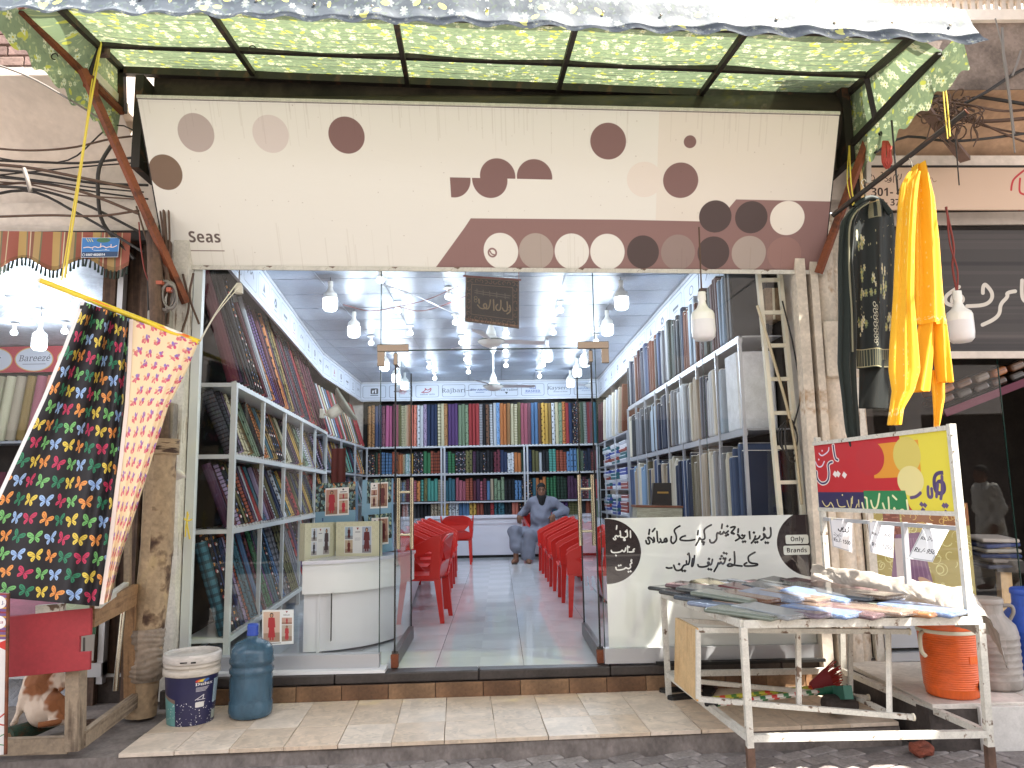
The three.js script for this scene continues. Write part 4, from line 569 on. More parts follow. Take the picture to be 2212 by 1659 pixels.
// ---------------------------------------------------------------- display boxes with printed fashion photographs
function figure(g, x, y, h, dress, skin = '#b98a6c', hair = '#2a1c18') { const w = h * 0.26; g.fillStyle = hair; g.beginPath(); g.ellipse(x, y + h * 0.08, w * 0.24, h * 0.085, 0, 0, 7); g.fill(); g.fillStyle = skin; g.beginPath(); g.ellipse(x, y + h * 0.085, w * 0.16, h * 0.055, 0, 0, 7); g.fill(); g.fillRect(x - w * 0.08, y + h * 0.12, w * 0.16, h * 0.06);
  g.fillStyle = dress; g.beginPath(); g.moveTo(x - w * 0.42, y + h * 0.18); g.quadraticCurveTo(x, y + h * 0.14, x + w * 0.42, y + h * 0.18); g.lineTo(x + w * 0.52, y + h * 0.52); g.lineTo(x + w * 0.36, y + h * 0.52); g.lineTo(x + w * 0.5, y + h * 0.86); g.lineTo(x - w * 0.5, y + h * 0.86); g.lineTo(x - w * 0.34, y + h * 0.52); g.lineTo(x - w * 0.5, y + h * 0.5); g.fill(); g.fillRect(x - w * 0.28, y + h * 0.84, w * 0.22, h * 0.12); g.fillRect(x + w * 0.06, y + h * 0.84, w * 0.22, h * 0.12); }
const photo = (g, x, y, w, h, bg, dress, n = 1) => { g.fillStyle = bg; g.fillRect(x, y, w, h); g.fillStyle = 'rgba(90,60,40,.35)'; g.fillRect(x, y + h * 0.7, w, h * 0.3); figure(g, x + w * 0.5, y + h * 0.04, h * 0.94, dress); };
const stones = drawn(420, 480, (g, w, h) => { g.fillStyle = '#16211f'; g.fillRect(0, 0, w, h); for (let i = 0; i < 190; i++) { g.fillStyle = pick(['#8fa89a', '#5f7f86', '#b0b890', '#3e5a58', '#6f8f88', '#c07a48', '#8a8a80', '#4a6a78']); g.beginPath(); g.ellipse(rnd() * w, rnd() * h * 0.68, rr(8, 17), rr(13, 24), rr(-0.5, 0.5), 0, 7); g.fill(); } g.fillStyle = '#7ea5bd'; g.fillRect(0, h * 0.68, w, h * 0.32);
  g.fillStyle = '#ece6e2'; g.fillRect(100, 60, 250, 320); photo(g, 108, 80, 120, 284, '#b98d7c', '#b02a38'); photo(g, 246, 130, 92, 66, '#c29a86', '#a8283a'); photo(g, 246, 210, 92, 150, '#c7a58e', '#c02436'); g.fillStyle = '#3a3038'; g.beginPath(); g.arc(290, 84, 10, 0, 7); g.fill(); g.fillRect(256, 108, 70, 8); g.fillStyle = '#3a5a88'; g.fillRect(70, 400, 14, 40); });
const stones2 = drawn(420, 480, (g, w, h) => { g.fillStyle = '#16211f'; g.fillRect(0, 0, w, h); for (let i = 0; i < 190; i++) { g.fillStyle = pick(['#8fa89a', '#5f7f86', '#b0b890', '#3e5a58', '#6f8f88', '#8a8a80', '#4a6a78']); g.beginPath(); g.ellipse(rnd() * w, rnd() * h * 0.68, rr(8, 17), rr(13, 24), rr(-0.5, 0.5), 0, 7); g.fill(); } g.fillStyle = '#7ea5bd'; g.fillRect(0, h * 0.66, w, h * 0.34); g.fillRect(0, 0, 70, h);
  g.fillStyle = '#ece6e2'; g.fillRect(120, 46, 250, 340); photo(g, 222, 64, 138, 300, '#a57a66', '#5c1a22'); photo(g, 130, 140, 84, 74, '#b58c78', '#6c1c26'); photo(g, 130, 224, 84, 140, '#c9b09a', '#5c1a22'); g.fillStyle = '#3a3038'; g.beginPath(); g.arc(172, 84, 11, 0, 7); g.fill(); g.fillRect(140, 112, 64, 7); });
const catalogue = (dark) => drawn(512, 400, (g, w, h) => { g.fillStyle = '#cfccae'; g.fillRect(0, 0, w, h); g.strokeStyle = '#bdb899'; g.lineWidth = 3; for (let i = 0; i < 90; i++) { const x = (i % 15) * 36, y = Math.floor(i / 15) * 36 + (i % 2) * 18; g.beginPath(); g.arc(x, y, 12, 0, 7); g.stroke(); } g.fillStyle = '#cfccae'; g.fillRect(0, h * 0.66, w, h * 0.34);
  g.fillStyle = '#dcdcda'; g.fillRect(100, 52, 310, 300); const c = dark ? ['#3a3036', '#2c2c34', '#46343c'] : ['#4c161c', '#6a2420', '#601c22']; photo(g, 106, 58, 88, 136, dark ? '#c4ccd4' : '#9fb4c4', c[0]); photo(g, 106, 204, 88, 142, dark ? '#c8ccd2' : '#b9a58c', c[1]); photo(g, 302, 58, 104, 288, dark ? '#cfd4da' : '#a3adc0', c[2]); g.fillStyle = '#8c4038'; g.beginPath(); g.moveTo(236, 66); g.lineTo(264, 66); g.lineTo(250, 94); g.fill(); g.fillStyle = '#8f8f95'; g.fillRect(222, 110, 58, 10); g.fillRect(216, 180, 66, 3); g.fillRect(216, 192, 66, 3); g.fillRect(216, 204, 60, 3); });
function display(name, label, tex, side, A, B, C, D, dep, cat = 'box') { const t = thing(name, label, cat); mesh('box', slab(A, B, C, D, dep), side, t); const n = B.clone().sub(A).cross(D.clone().sub(A)).normalize().multiplyScalar(-0.003); const q = (p) => p.clone().add(n); mesh('printed_face', slab(q(A), q(B), q(C), q(D), 0.001), std('#ffffff', 0.4, { map: tex }), t); return t; }
{
  const blue = std('#7ea5bd', 0.5), crm = std('#c9c6a8', 0.5, { map: DS });
  const Q = (z, a, b, c, d) => [a, b, c, d].map(([x, y]) => pz(x, y, z));
  display('gift_box', 'pale blue printed box with a woman in red, left of two on the desk', stones, blue, ...Q(-6.6, [683, 1045], [768, 1040], [768, 1130], [681, 1135]), 0.12);
  display('gift_box', 'pale blue printed box with a woman in maroon, right of two behind the desk', stones2, blue, ...Q(-6.6, [783, 1037], [846, 1033], [845, 1112], [781, 1115]), 0.12);
  display('gift_box', 'greenish printed box half hidden behind the cream catalogue boxes', stones2, blue, ...Q(-6.55, [785, 1113], [846, 1108], [847, 1190], [800, 1198]), 0.1);
  const k = zoomed(740, 1300, 8.508), P = (x, y, z) => pz(...k(x, y), z);
  display('catalogue_box', 'cream catalogue box with dark dresses, turned inwards on the desk left end', catalogue(true), crm, P(190, 75, -6.12), P(845, 45, -6.45), P(825, 810, -6.45), P(170, 875, -6.12), 0.05);
  display('catalogue_box', 'cream catalogue box with a maroon dress photograph facing the street', catalogue(false), crm, P(855, 45, -6.4), P(1800, 22, -6.35), P(1800, 795, -6.35), P(845, 805, -6.4), 0.05);
  const ps = thing('dress_poster', 'white dress poster with a woman in red stuck low on the left window', 'poster'), k2 = zoomed(450, 1360, 3.95), R = (x, y) => pz(...k2(x, y), GL + 0.006);
  mesh('sheet', slab(R(812, 652), R(1122, 648), R(1120, 985), R(812, 1005), 0.002), std('#ffffff', 0.5, { map: drawn(320, 360, (g, w, h) => { g.fillStyle = '#dfe0e0'; g.fillRect(0, 0, w, h); photo(g, 12, 20, 168, 310, '#cdb0a0', '#b0383c'); photo(g, 200, 84, 104, 70, '#bb9a8c', '#a83038'); photo(g, 200, 162, 104, 168, '#b7a89c', '#b03a40'); g.fillStyle = '#8c2f38'; g.beginPath(); g.moveTo(238, 14); g.lineTo(262, 14); g.lineTo(250, 34); g.fill(); g.fillStyle = '#5a5458'; g.font = 'bold 18px serif'; g.fillText('KHAAS', 216, 62); g.fillRect(12, 340, 180, 6); }) }), ps);
  const hc = single('hanging_cloth', thick(sheet((u, v) => { const a = pz(716, 969, -8.9), b = pz(747, 970, -8.9), y = lerp(a.y, 1.35, v); return [V(lerp(a.x, b.x, u), y, -8.9 + Math.sin(u * 14) * 0.008)]; }, 16, 10), 0.004), std('#6a2a1e', 0.8, { map: weave }), 'plain rust brown cloth hanging on a hanger beside the left shelves', 'cloth'); void hc;
  const tab = thing('goods_on_counter', 'dark book-shaped display stand and pale boxes on the right counter end', 'display box'), T = (x, y) => pz(x, y, -6.6);
  mesh('stand', slab(T(1412, 1043), T(1450, 1043), T(1452, 1096), T(1408, 1096), 0.07), std('#1f1b1a', 0.5), tab); mesh('gold_print', slab(pz(1420, 1062, -6.59), pz(1444, 1062, -6.59), pz(1444, 1066, -6.59), pz(1420, 1066, -6.59), 0.001), std('#a8843c', 0.4), tab);
  const bxs = single('carton', slab(pz(1376, 1096, -6.45), pz(1474, 1098, -6.45), pz(1474, 1118, -6.45), pz(1376, 1118, -6.45), 0.22), std('#b9b7a4', 0.6, { map: D1 }), 'flat pale carton with a brown lid edge on the right counter end', 'carton'); mesh('lid', slab(pz(1374, 1091, -6.44), pz(1476, 1093, -6.44), pz(1476, 1097, -6.44), pz(1374, 1096, -6.44), 0.24), std('#7a4a34', 0.6), bxs);
  for (let i = 0; i < 5; i++) single('folded_cloth', rbx(0.2, 0.022, 0.3, 0.009, 1.24, 1.012 + i * 0.024, -6.52), cloth(pick(['beige', 'coral', 'pale grey', 'sky blue', 'cream'])), `${ord(i + 1)} folded cloth up in the stack beside the pale carton on the right counter`, 'folded cloth', 'folded cloths stacked on the right counter').rotation.y = rr(-0.03, 0.03);
}
// ---------------------------------------------------------------- red plastic armchairs
const redPlastic = phys('#c8231a', 0.35, { clearcoat: 0.15, bumpMap: bumpFine, bumpScale: 0.0004 });
const chairShape = (() => {                                      // faces +x; origin on the floor below the seat's centre
  const T = 0.014, S = (pts, th = T) => { const s = new THREE.Shape(); pts.forEach(([x, y], i) => i ? s.lineTo(x, y) : s.moveTo(x, y)); return s; };
  const ex = (s, d) => new THREE.ExtrudeGeometry(s, { depth: d, bevelEnabled: true, bevelSize: 0.004, bevelThickness: 0.004, bevelSegments: 1, curveSegments: 8 });
  // side: arm runs from the backrest top forward and down to the front leg, an open triangle under it
  const side = S([[-0.235, 0.79], [-0.2, 0.8], [0.2, 0.615], [0.235, 0.585], [0.225, 0.4], [-0.215, 0.4]]), hole = new THREE.Path(); [[-0.15, 0.66], [0.15, 0.545], [0.02, 0.43], [-0.12, 0.43]].forEach(([x, y], i) => i ? hole.lineTo(x, y) : hole.moveTo(x, y)); side.holes.push(hole);
  const sides = [-1, 1].map((k) => { const g = ex(side, 0.012), p = g.attributes.position; for (let i = 0; i < p.count; i++) { const y = p.getY(i); p.setZ(i, p.getZ(i) - 0.006 + k * (0.235 + (y - 0.4) * 0.09)); } g.computeVertexNormals(); return g; });
  const seat = sheet((u, v) => { const x = lerp(-0.23, 0.24, u), z = (v - 0.5) * 0.47, e = Math.abs(v - 0.5) * 2; return [V(x, 0.425 - 0.02 * (1 - e * e) + (u > 0.85 ? -(u - 0.85) * 0.2 : 0), z)]; }, 12, 10);
  const back = new THREE.Shape(); back.moveTo(-0.23, 0.4); back.lineTo(-0.26, 0.66); back.quadraticCurveTo(-0.24, 0.79, -0.1, 0.8); back.lineTo(0.1, 0.8); back.quadraticCurveTo(0.24, 0.79, 0.26, 0.66); back.lineTo(0.23, 0.4); back.lineTo(-0.23, 0.4);
  for (const k of [-1, 1]) { const h = new THREE.Path(); [[k * 0.12, 0.56], [k * 0.2, 0.64], [k * 0.21, 0.52]].forEach(([x, y], i) => i ? h.lineTo(x, y) : h.moveTo(x, y)); back.holes.push(h); }
  const bk = ex(back, 0.012); { bk.rotateY(Math.PI / 2); const p = bk.attributes.position; for (let i = 0; i < p.count; i++) { const y = p.getY(i), z = p.getZ(i); p.setX(i, p.getX(i) - 0.235 - (y - 0.4) * 0.16 + z * z * 0.7); } bk.computeVertexNormals(); }
  const leg = (x, z, dx, dz) => { const g = metres(new THREE.BoxGeometry(0.062, 0.42, 0.05, 1, 4, 1)), p = g.attributes.position; for (let i = 0; i < p.count; i++) { const t = (p.getY(i) + 0.21) / 0.42, s = lerp(0.6, 1, t); p.setXYZ(i, p.getX(i) * s + x + dx * (1 - t), t * 0.42, p.getZ(i) * s + z + dz * (1 - t)); } g.computeVertexNormals(); return g; };
  return { seat: thick(seat, 0.012), sides, back: bk, legs: [leg(0.19, 0.21, 0.02, 0.015), leg(0.19, -0.21, 0.02, -0.015), leg(-0.19, 0.21, -0.05, 0.015), leg(-0.19, -0.21, -0.05, -0.015)], rail: [bb(-0.2, 0.22, 0.38, 0.415, 0.215, 0.228), bb(-0.2, 0.22, 0.38, 0.415, -0.228, -0.215), bb(0.205, 0.222, 0.36, 0.41, -0.22, 0.22)] };
})();
const chair0 = thing('plastic_chair', 'x', 'chair');
mesh('seat', chairShape.seat, redPlastic, chair0); mesh('backrest', chairShape.back, redPlastic, chair0); for (const s of chairShape.sides) mesh('armrest', s, redPlastic, chair0); for (const l of chairShape.legs) mesh('leg', l, redPlastic, chair0); mesh('apron', chairShape.rail, redPlastic, chair0);
let chairs = 0;
function chair(p, turn, label, group) { const c = chairs++ ? chair0.clone() : chair0; if (chairs > 1) { c.name = numbered('plastic_chair'); scene.add(c); } c.position.copy(p); c.rotation.y = turn; tag(c, label, 'chair', group); return c; }
for (let i = 0; i < 6; i++) chair(V(-0.75 - i * 0.025 + rr(-0.01, 0.01), FLOOR, -7.56 - i * 0.86), Math.PI + rr(-0.05, 0.05) + (i ? 0 : -0.08), i ? `red plastic armchair, ${ord(i + 1)} from the door in the row facing the left counter` : 'red plastic armchair nearest the door in the row facing the left counter', 'red plastic chairs along the left counter');
for (let i = 0; i < 5; i++) chair(V(0.9 - i * 0.02 + rr(-0.01, 0.01), FLOOR, -7.7 - i * 0.98), rr(-0.05, 0.05) + (i ? 0 : 0.06), i ? `red plastic armchair, ${ord(i + 1)} from the door in the row facing the right counter` : 'red plastic armchair nearest the door in the row facing the right counter', 'red plastic chairs along the right counter');
chair(py(994, 1209, FLOOR).setZ(-13.3), Math.PI / 2, 'lone red plastic armchair with its back to the street before the back counter');
chair(V(0.72, FLOOR, -13.75), -Math.PI / 2 - 0.2, 'red plastic armchair under the seated man in the back corner');
// ladder, stick and cable coil just inside the right pane
{
  const l = thing('ladder', 'cream painted ladder leaning upright inside the right window', 'ladder'), a = pz(1643, 612, -5.62), b = pz(1690, 610, -5.62), bot = (x, y) => V(x + (3.05 - y) * 0.02, y, -5.66 + (3.05 - y) * 0.02);
  for (const x of [a.x, b.x]) mesh('stile', bar(bot(x, 0.25), bot(x, 3.12), 0.03, 0.045), M.cream, l);
  for (let y = 0.45; y < 3.1; y += 0.255) mesh('rung', bar(bot(a.x, y), bot(b.x, y), 0.028, 0.028), M.cream, l);
  single('bamboo_stick', tube([pz(1636, 660, -5.58), pz(1672, 780, -5.57), pz(1712, 930, -5.56), pz(1732, 1090, -5.55)], 0.011), std('#c8b896', 0.6, { map: DS }), 'long pale stick leaning against the ladder inside the right window', 'stick');
  const cc = thing('cable_coil', 'black cable coiled and hung beside the ladder', 'cable'), c = pz(1702, 945, -5.57); mesh('coil', [0, 1, 2].map((i) => new THREE.TorusGeometry(0.1 + i * 0.012, 0.006, 6, 26).scale(0.9, 1.1 + i * 0.08, 1).rotateY(0.4 + i * 0.2).translate(c.x + i * 0.012, c.y - i * 0.012, c.z)), M.cable, cc); mesh('lead', tube([pz(1690, 650, -5.57), pz(1716, 760, -5.57), pz(1728, 860, -5.57), pz(1714, 920, -5.57)], 0.006), M.cable, cc);
  const bag = single('carton', slab(pz(1652, 622, -5.75), pz(1690, 622, -5.75), pz(1692, 690, -5.75), pz(1655, 690, -5.75), 0.2), std('#a58e72', 0.8, { map: D1 }), 'brown cardboard carton on top of the right wall shelves behind the ladder', 'carton'); mesh('tape', slab(pz(1668, 622, -5.745), pz(1673, 622, -5.745), pz(1675, 690, -5.745), pz(1670, 690, -5.745), 0.001), M.cream, bag);
}
// ---------------------------------------------------------------- awning of flowered sheet on an iron frame
const daisy = (g, x, y, r, c, mid) => { g.fillStyle = c; for (let k = 0; k < 6; k++) { g.beginPath(); g.ellipse(x + Math.cos(k * 1.047) * r * 0.62, y + Math.sin(k * 1.047) * r * 0.62, r * 0.42, r * 0.28, k * 1.047, 0, 7); g.fill(); } g.fillStyle = mid; g.beginPath(); g.arc(x, y, r * 0.26, 0, 7); g.fill(); };
const flowered = (bg, leaves, petals, mids) => drawn(1024, 1024, (g, w) => {
  g.fillStyle = bg; g.fillRect(0, 0, w, w); const put = (f) => { const x = rnd() * w, y = rnd() * w; for (const dx of [-w, 0, w]) for (const dy of [-w, 0, w]) if (x + dx > -80 && x + dx < w + 80 && y + dy > -80 && y + dy < w + 80) f(x + dx, y + dy); };
  for (let i = 0; i < 1100; i++) { const c = pick(leaves), a = rnd() * 7, r = rr(8, 24); put((x, y) => { g.fillStyle = c; g.beginPath(); g.ellipse(x, y, r, r * 0.4, a, 0, 7); g.fill(); }); }
  for (let i = 0; i < 150; i++) { const r = rr(12, 30), c = pick(petals), m = pick(mids); put((x, y) => daisy(g, x, y, r, c, m)); }
  for (let i = 0; i < 60; i++) { const r = rr(18, 32), a = rnd() * 7; put((x, y) => { g.fillStyle = '#d8d86a'; g.beginPath(); g.ellipse(x, y, r, r * 0.5, a, 0, 7); g.fill(); }); }
}, 1.1);
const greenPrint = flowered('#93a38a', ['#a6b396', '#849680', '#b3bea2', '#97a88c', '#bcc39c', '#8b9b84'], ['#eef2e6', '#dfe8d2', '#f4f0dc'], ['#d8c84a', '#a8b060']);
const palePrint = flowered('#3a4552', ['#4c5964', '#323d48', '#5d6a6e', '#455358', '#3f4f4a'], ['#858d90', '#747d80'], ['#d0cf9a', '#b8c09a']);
const wrinkle = pixels(512, (i) => [NH[i] * 0.6 + N2[i] * 0.4, 0, 0], false, 0.8);
const roofCloth = phys('#d3d8c4', 0.85, { map: greenPrint, transmission: 0.42, thickness: 0, bumpMap: wrinkle, bumpScale: 0.012 });
const sideCloth = phys('#e3ead6', 0.8, { map: greenPrint, transmission: 0.35, thickness: 0, bumpMap: bumpCoarse, bumpScale: 0.006 });
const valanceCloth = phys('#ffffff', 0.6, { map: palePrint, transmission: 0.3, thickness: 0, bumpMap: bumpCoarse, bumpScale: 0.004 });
{
  const FZ = -4.3, BZ = -5.32, LF = pz(138, 26, FZ), RF = pz(1953, 96, FZ), LB = pz(262, 147, BZ), RB = pz(1824, 208, BZ), lf = pz(45, 22, FZ), lb = pz(264, 243, BZ), rf = pz(2030, 112, FZ), rb = pz(1822, 330, BZ), VZ = -4.1; LF.add(LF.clone().sub(LB).multiplyScalar(0.13)); RF.add(RF.clone().sub(RB).multiplyScalar(0.13));
  const t = thing('awning', 'long awning of green flowered sheet with a scalloped pale edge on an iron frame', 'awning');
  const roof = (u, v) => LF.clone().lerp(RF, u).lerp(LB.clone().lerp(RB, u), v);
  mesh('roof_sheet', sheet((u, v) => { const p = roof(lerp(-0.012, 1.012, u), lerp(-0.01, 1.04, v)), s = Math.abs(Math.sin(u * Math.PI * 5)); p.y += 0.03 - 0.022 * s * Math.sin(Math.PI * clamp(v)) + (N1[Math.floor(u * 500) + 512 * Math.floor(v * 400)] - 0.5) * 0.03; return [p, p.x, p.z * 0.9]; }, 120, 24), roofCloth, t);
  const rows = 23;
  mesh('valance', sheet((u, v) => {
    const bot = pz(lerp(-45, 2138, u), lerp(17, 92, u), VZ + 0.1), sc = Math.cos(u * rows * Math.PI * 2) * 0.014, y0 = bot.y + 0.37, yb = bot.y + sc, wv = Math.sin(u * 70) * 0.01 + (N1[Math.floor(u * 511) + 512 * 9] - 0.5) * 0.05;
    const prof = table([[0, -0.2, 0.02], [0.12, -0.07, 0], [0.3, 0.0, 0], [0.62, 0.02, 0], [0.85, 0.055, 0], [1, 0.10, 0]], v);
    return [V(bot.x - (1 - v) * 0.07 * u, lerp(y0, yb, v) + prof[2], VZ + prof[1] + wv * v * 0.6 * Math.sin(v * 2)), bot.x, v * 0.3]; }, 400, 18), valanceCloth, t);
  for (let i = 0; i < 17; i++) { const u = (i + 0.6) / 17, b = pz(lerp(-45, 2138, u), lerp(17, 92, u), VZ + 0.1); mesh('rivet', new THREE.SphereGeometry(0.009, 8, 6).scale(1, 1, 0.6).translate(b.x - 0.03 * u, b.y + 0.15 + rr(-0.008, 0.008), VZ + 0.022), M.steel, t); }
  // sloping side pieces and their scalloped hems
  for (const [a, b, c, d, s] of [[LF, LB, lf, lb, -1], [RF, RB, rf, rb, 1]]) {
    mesh('side_sheet', sheet((u, v) => { const p = a.clone().lerp(b, u).lerp(c.clone().lerp(d, u), v); p.x += s * (0.012 + 0.012 * Math.sin(u * 9)); return [p, p.z, p.y]; }, 14, 8), sideCloth, t);
    mesh('side_hem', sheet((u, v) => { const p = c.clone().lerp(d, lerp(-0.16, 1, u)); p.y -= v * (0.21 + 0.025 * Math.cos(u * Math.PI * 2 * 6.5)); p.x += s * (0.012 + v * 0.03 + 0.015 * Math.sin(u * 23) * v); return [p, p.z, p.y]; }, 70, 8), sideCloth, t);
    mesh('lower_rail', bar(c, d, 0.035, 0.04), s < 0 ? M.rust : M.darkIron, t); mesh('edge_rafter', bar(a, b, 0.035, 0.04), M.darkIron, t);
    mesh('wall_upright', bar(b, d, 0.05, 0.05), M.darkIron, t);
    const k = 0.62; mesh('side_strut', bar(a.clone().lerp(b, k), c.clone().lerp(d, k), 0.035), M.darkIron, t);
  }
  for (const [x0, y0, x1, y1] of [[464, 39, 548, 161], [857, 55, 881, 183], [1240, 70, 1205, 196], [1600, 84, 1514, 203]]) { const a = pz(x0, y0, FZ), b = pz(x1, y1, BZ); a.add(a.clone().sub(b).multiplyScalar(0.12)); mesh('rafter', bar(a, b, 0.032, 0.04), M.darkIron, t); }
  mesh('purlin', bar(pz(222, 95, -4.87), pz(1868, 160, -4.87), 0.035, 0.045), M.darkIron, t); mesh('purlin', bar(pz(262, 154, BZ), pz(1818, 214, BZ), 0.05, 0.055), M.darkIron, t); mesh('purlin', bar(LF, RF, 0.03, 0.035), M.darkIron, t);
  mesh('hook', new THREE.TorusGeometry(0.022, 0.004, 6, 14, 5).translate(...pz(545, 105, -4.8).toArray()), M.darkIron, t); mesh('hook', new THREE.TorusGeometry(0.02, 0.004, 6, 14, 5).translate(...pz(118, 122, -4.6).toArray()), M.darkIron, t); mesh('hook', new THREE.TorusGeometry(0.024, 0.004, 6, 14, 5).translate(...pz(2035, 138, -4.4).toArray()), M.darkIron, t);
  single('awning_brace', bar(pz(178, 150, -4.72), pz(402, 655, -5.36), 0.045), M.rust, 'rusty brown iron brace under the awning left of the signboard', 'brace');
  single('awning_brace', bar(pz(1897, 240, -5.05), pz(1768, 590, -5.42), 0.045), M.rust, 'rusty brown iron brace under the awning right of the signboard', 'brace');
  mesh('clamp', [rbx(0.07, 0.08, 0.07, 0.008, ...pz(196, 180, -4.78).toArray())], M.rust, t);
  single('rope', [tube([pz(219, 92, -4.86), pz(207, 160, -4.75), pz(190, 260, -4.65), pz(170, 400, -4.58), pz(140, 600, -4.54)], 0.007), tube([pz(217, 92, -4.86), pz(200, 170, -4.75), pz(182, 300, -4.65), pz(150, 500, -4.58), pz(133, 606, -4.54)], 0.005)], M.yellowRope, 'yellow plastic rope holding up the patterned stick at the left', 'rope');
  single('rope', [tube([pz(2035, 142, -4.4), pz(2046, 220, -4.38), pz(2052, 295, -4.36)], 0.005), tube([pz(2034, 142, -4.4), pz(2040, 230, -4.37), pz(2047, 300, -4.35)], 0.004)], M.yellowRope, 'yellow rope from the awning corner to the outer end of the clothes rail', 'rope');
  single('rope', [tube([pz(1835, 315, -5.2), pz(1838, 390, -5.1), pz(1846, 450, -5.0)], 0.005), tube([pz(1834, 315, -5.2), pz(1831, 400, -5.1), pz(1848, 462, -5.0)], 0.004)], M.yellowRope, 'thin yellow rope loop near the inner end of the clothes rail', 'rope');
}
// ---------------------------------------------------------------- the shop on the left
{
  const LZ = -10.0;
  struct('left_shop_room', [bb(-7.5, -2.72, 0, 0.24, LZ, -5.6), bb(-7.5, -2.72, 3.42, 3.5, LZ, -5.6), bb(-7.5, -2.9, 0, 3.5, LZ - 0.1, LZ), slab(V(-2.7, 3.45, -5.6), V(-3.1, 3.45, LZ), V(-3.1, 0.2, LZ), V(-2.7, 0.2, -5.6), -0.03), bb(-7.6, -7.5, 0, 3.5, LZ, -5.6)], std('#b9bcc4', 0.45, { map: D1, bumpMap: pixels(256, (i, x, y) => [((x + y) % 16 < 2 || (x - y + 512) % 16 < 2) ? 0 : 1, 0, 0], false, 1.4), bumpScale: 0.003 }));
  const q = zoomed(0, 660, 3.191), t0 = thing('shop_window', 'glass front of the shop on the left behind the hanging cloths', 'glass pane'); mesh('pane', new THREE.PlaneGeometry(4, 2.9).translate(-4.72, 1.75, -5.5), M.glass, t0); mesh('frame', [bb(-2.74, -2.7, 0.2, 3.3, -5.53, -5.47), bb(-6.7, -2.7, 0.25, 0.34, -5.53, -5.45)], M.alu, t0);
  mesh('lettered_base', slab(V(-3.7, 0.53, -5.44), V(-2.75, 0.53, -5.44), V(-2.75, 0.36, -5.44), V(-3.7, 0.36, -5.44), 0.004), std('#ffffff', 0.4, { map: drawn(380, 68, (g, w, h) => { g.fillStyle = '#a9a29a'; g.fillRect(0, 0, w, h); brush(g, [[352, 10, 354, 54], [330, 8, 330, 50, 310, 54, 290, 40], [300, 28, 270, 36, 250, 52, 230, 58], [268, 62], [240, 30, 225, 52]], 6, '#4a443e'); }) }), t0);
  mesh('printed_film', slab(V(-3.9, 0.95, -5.45), V(-2.75, 0.95, -5.45), V(-2.75, 0.53, -5.45), V(-3.9, 0.53, -5.45), 0.004), std('#ffffff', 0.5, { map: drawn(460, 170, (g, w, h) => { g.fillStyle = '#9aa58a'; g.fillRect(0, 0, w, h); g.fillStyle = '#b5b48c'; g.fillRect(0, 0, w, 30); g.fillStyle = '#2f5a3c'; g.beginPath(); g.ellipse(w - 60, h + 10, 90, 60, 0, 0, 7); g.fill(); for (let i = 0; i < 60; i++) { g.strokeStyle = 'rgba(220,220,200,.5)'; g.beginPath(); g.arc(rnd() * w, rnd() * h, rr(4, 14), 0, 3); g.stroke(); } }) }), t0);
  [[25, 100], [290, 240], [70, 355], [540, 355], [310, 445], [110, 550], [515, 540]].map(([x, y]) => py(...q(x, y + 18), 3.27)).sort((a, b) => a.x - b.x).forEach((p, i) => lamp('ceiling_bulb', p, `small lit bulb in the left shop, ${ord(i + 1)} from the left along its ceiling`, 'bulbs of the left shop', true, 1.5));
  lamp('led_bulb', py(...q(310, 690), 2.95), 'large lit drum bulb in the left shop hanging before its red frieze', null, true, 1, 0.2);
  const f = thing('brand_frieze', 'red frieze with white oval brand emblems on the back of the left shop', 'frieze'), a = pz(-160, 752, LZ + 0.15), b = pz(300, 744, LZ + 0.15), c = pz(300, 800, LZ + 0.15), d = pz(-160, 808, LZ + 0.15);
  mesh('printed_strip', slab(a, b, c, d, 0.02), std('#ffffff', 0.5, { map: drawn(1380, 168, (g, w, h) => { g.fillStyle = '#b23a44'; g.fillRect(0, 0, w, h); [-60, 150, 415, 690, 950, 1210].forEach((x, i) => { const X = x + 0; g.fillStyle = '#c9a05a'; g.beginPath(); g.ellipse(X + 10 + 275, h / 2, 126, 80, 0, 0, 7); g.fill(); g.fillStyle = '#c3c6cf'; g.beginPath(); g.ellipse(X + 285, h / 2, 119, 74, 0, 0, 7); g.fill(); g.fillStyle = '#4a4c56'; g.textAlign = 'center'; if (i === 2) { g.font = 'italic 54px serif'; g.fillText('Bareezé', X + 285, h / 2 + 12); g.fillRect(X + 210, h / 2 + 30, 150, 3); } else brush(g, [[X + 240, 90, X + 270, 60, X + 300, 95, X + 330, 70]], 8, '#33343c'); }); }) }), f);
  const sh = thing('left_shop_shelves', 'metal shelves of fabric rolls across the back of the left shop', 'shelf unit'), s1 = pz(60, 953, -9.7).y, s2 = pz(60, 1003, -9.7).y;
  mesh('shelf', bb(-7.4, -3.2, s1 - 0.03, s1, LZ, -9.62), M.shelfMetal, sh); mesh('shelf', bb(-7.4, -3.2, 1.35, 1.38, LZ, -9.62), M.shelfMetal, sh); mesh('back_panel', bb(-7.4, -3.2, 0.3, 3.2, LZ, LZ + 0.02), M.darkRoom, sh);
  const seq = ['charcoal', 'black', 'charcoal', 'khaki', 'cream', 'beige', 'ochre', 'rose', 'coral', 'red', 'coral', 'mauve', 'pale grey', 'lilac', 'charcoal', 'navy'];
  for (let i = 0; i < 16; i++) { const qn = new THREE.Quaternion().setFromEuler(new THREE.Euler(-0.05, 0, -0.09)); fabricRoll(V(-6.75 + i * 0.128, s1 + 0.015, -9.74), qn, 0.056, 0.82, seq[i], 'plain', `plain ${seq[i]} fabric roll, ${ord(i + 1)} from left on the left shop's shelf`, 'fabric rolls in the left shop'); }
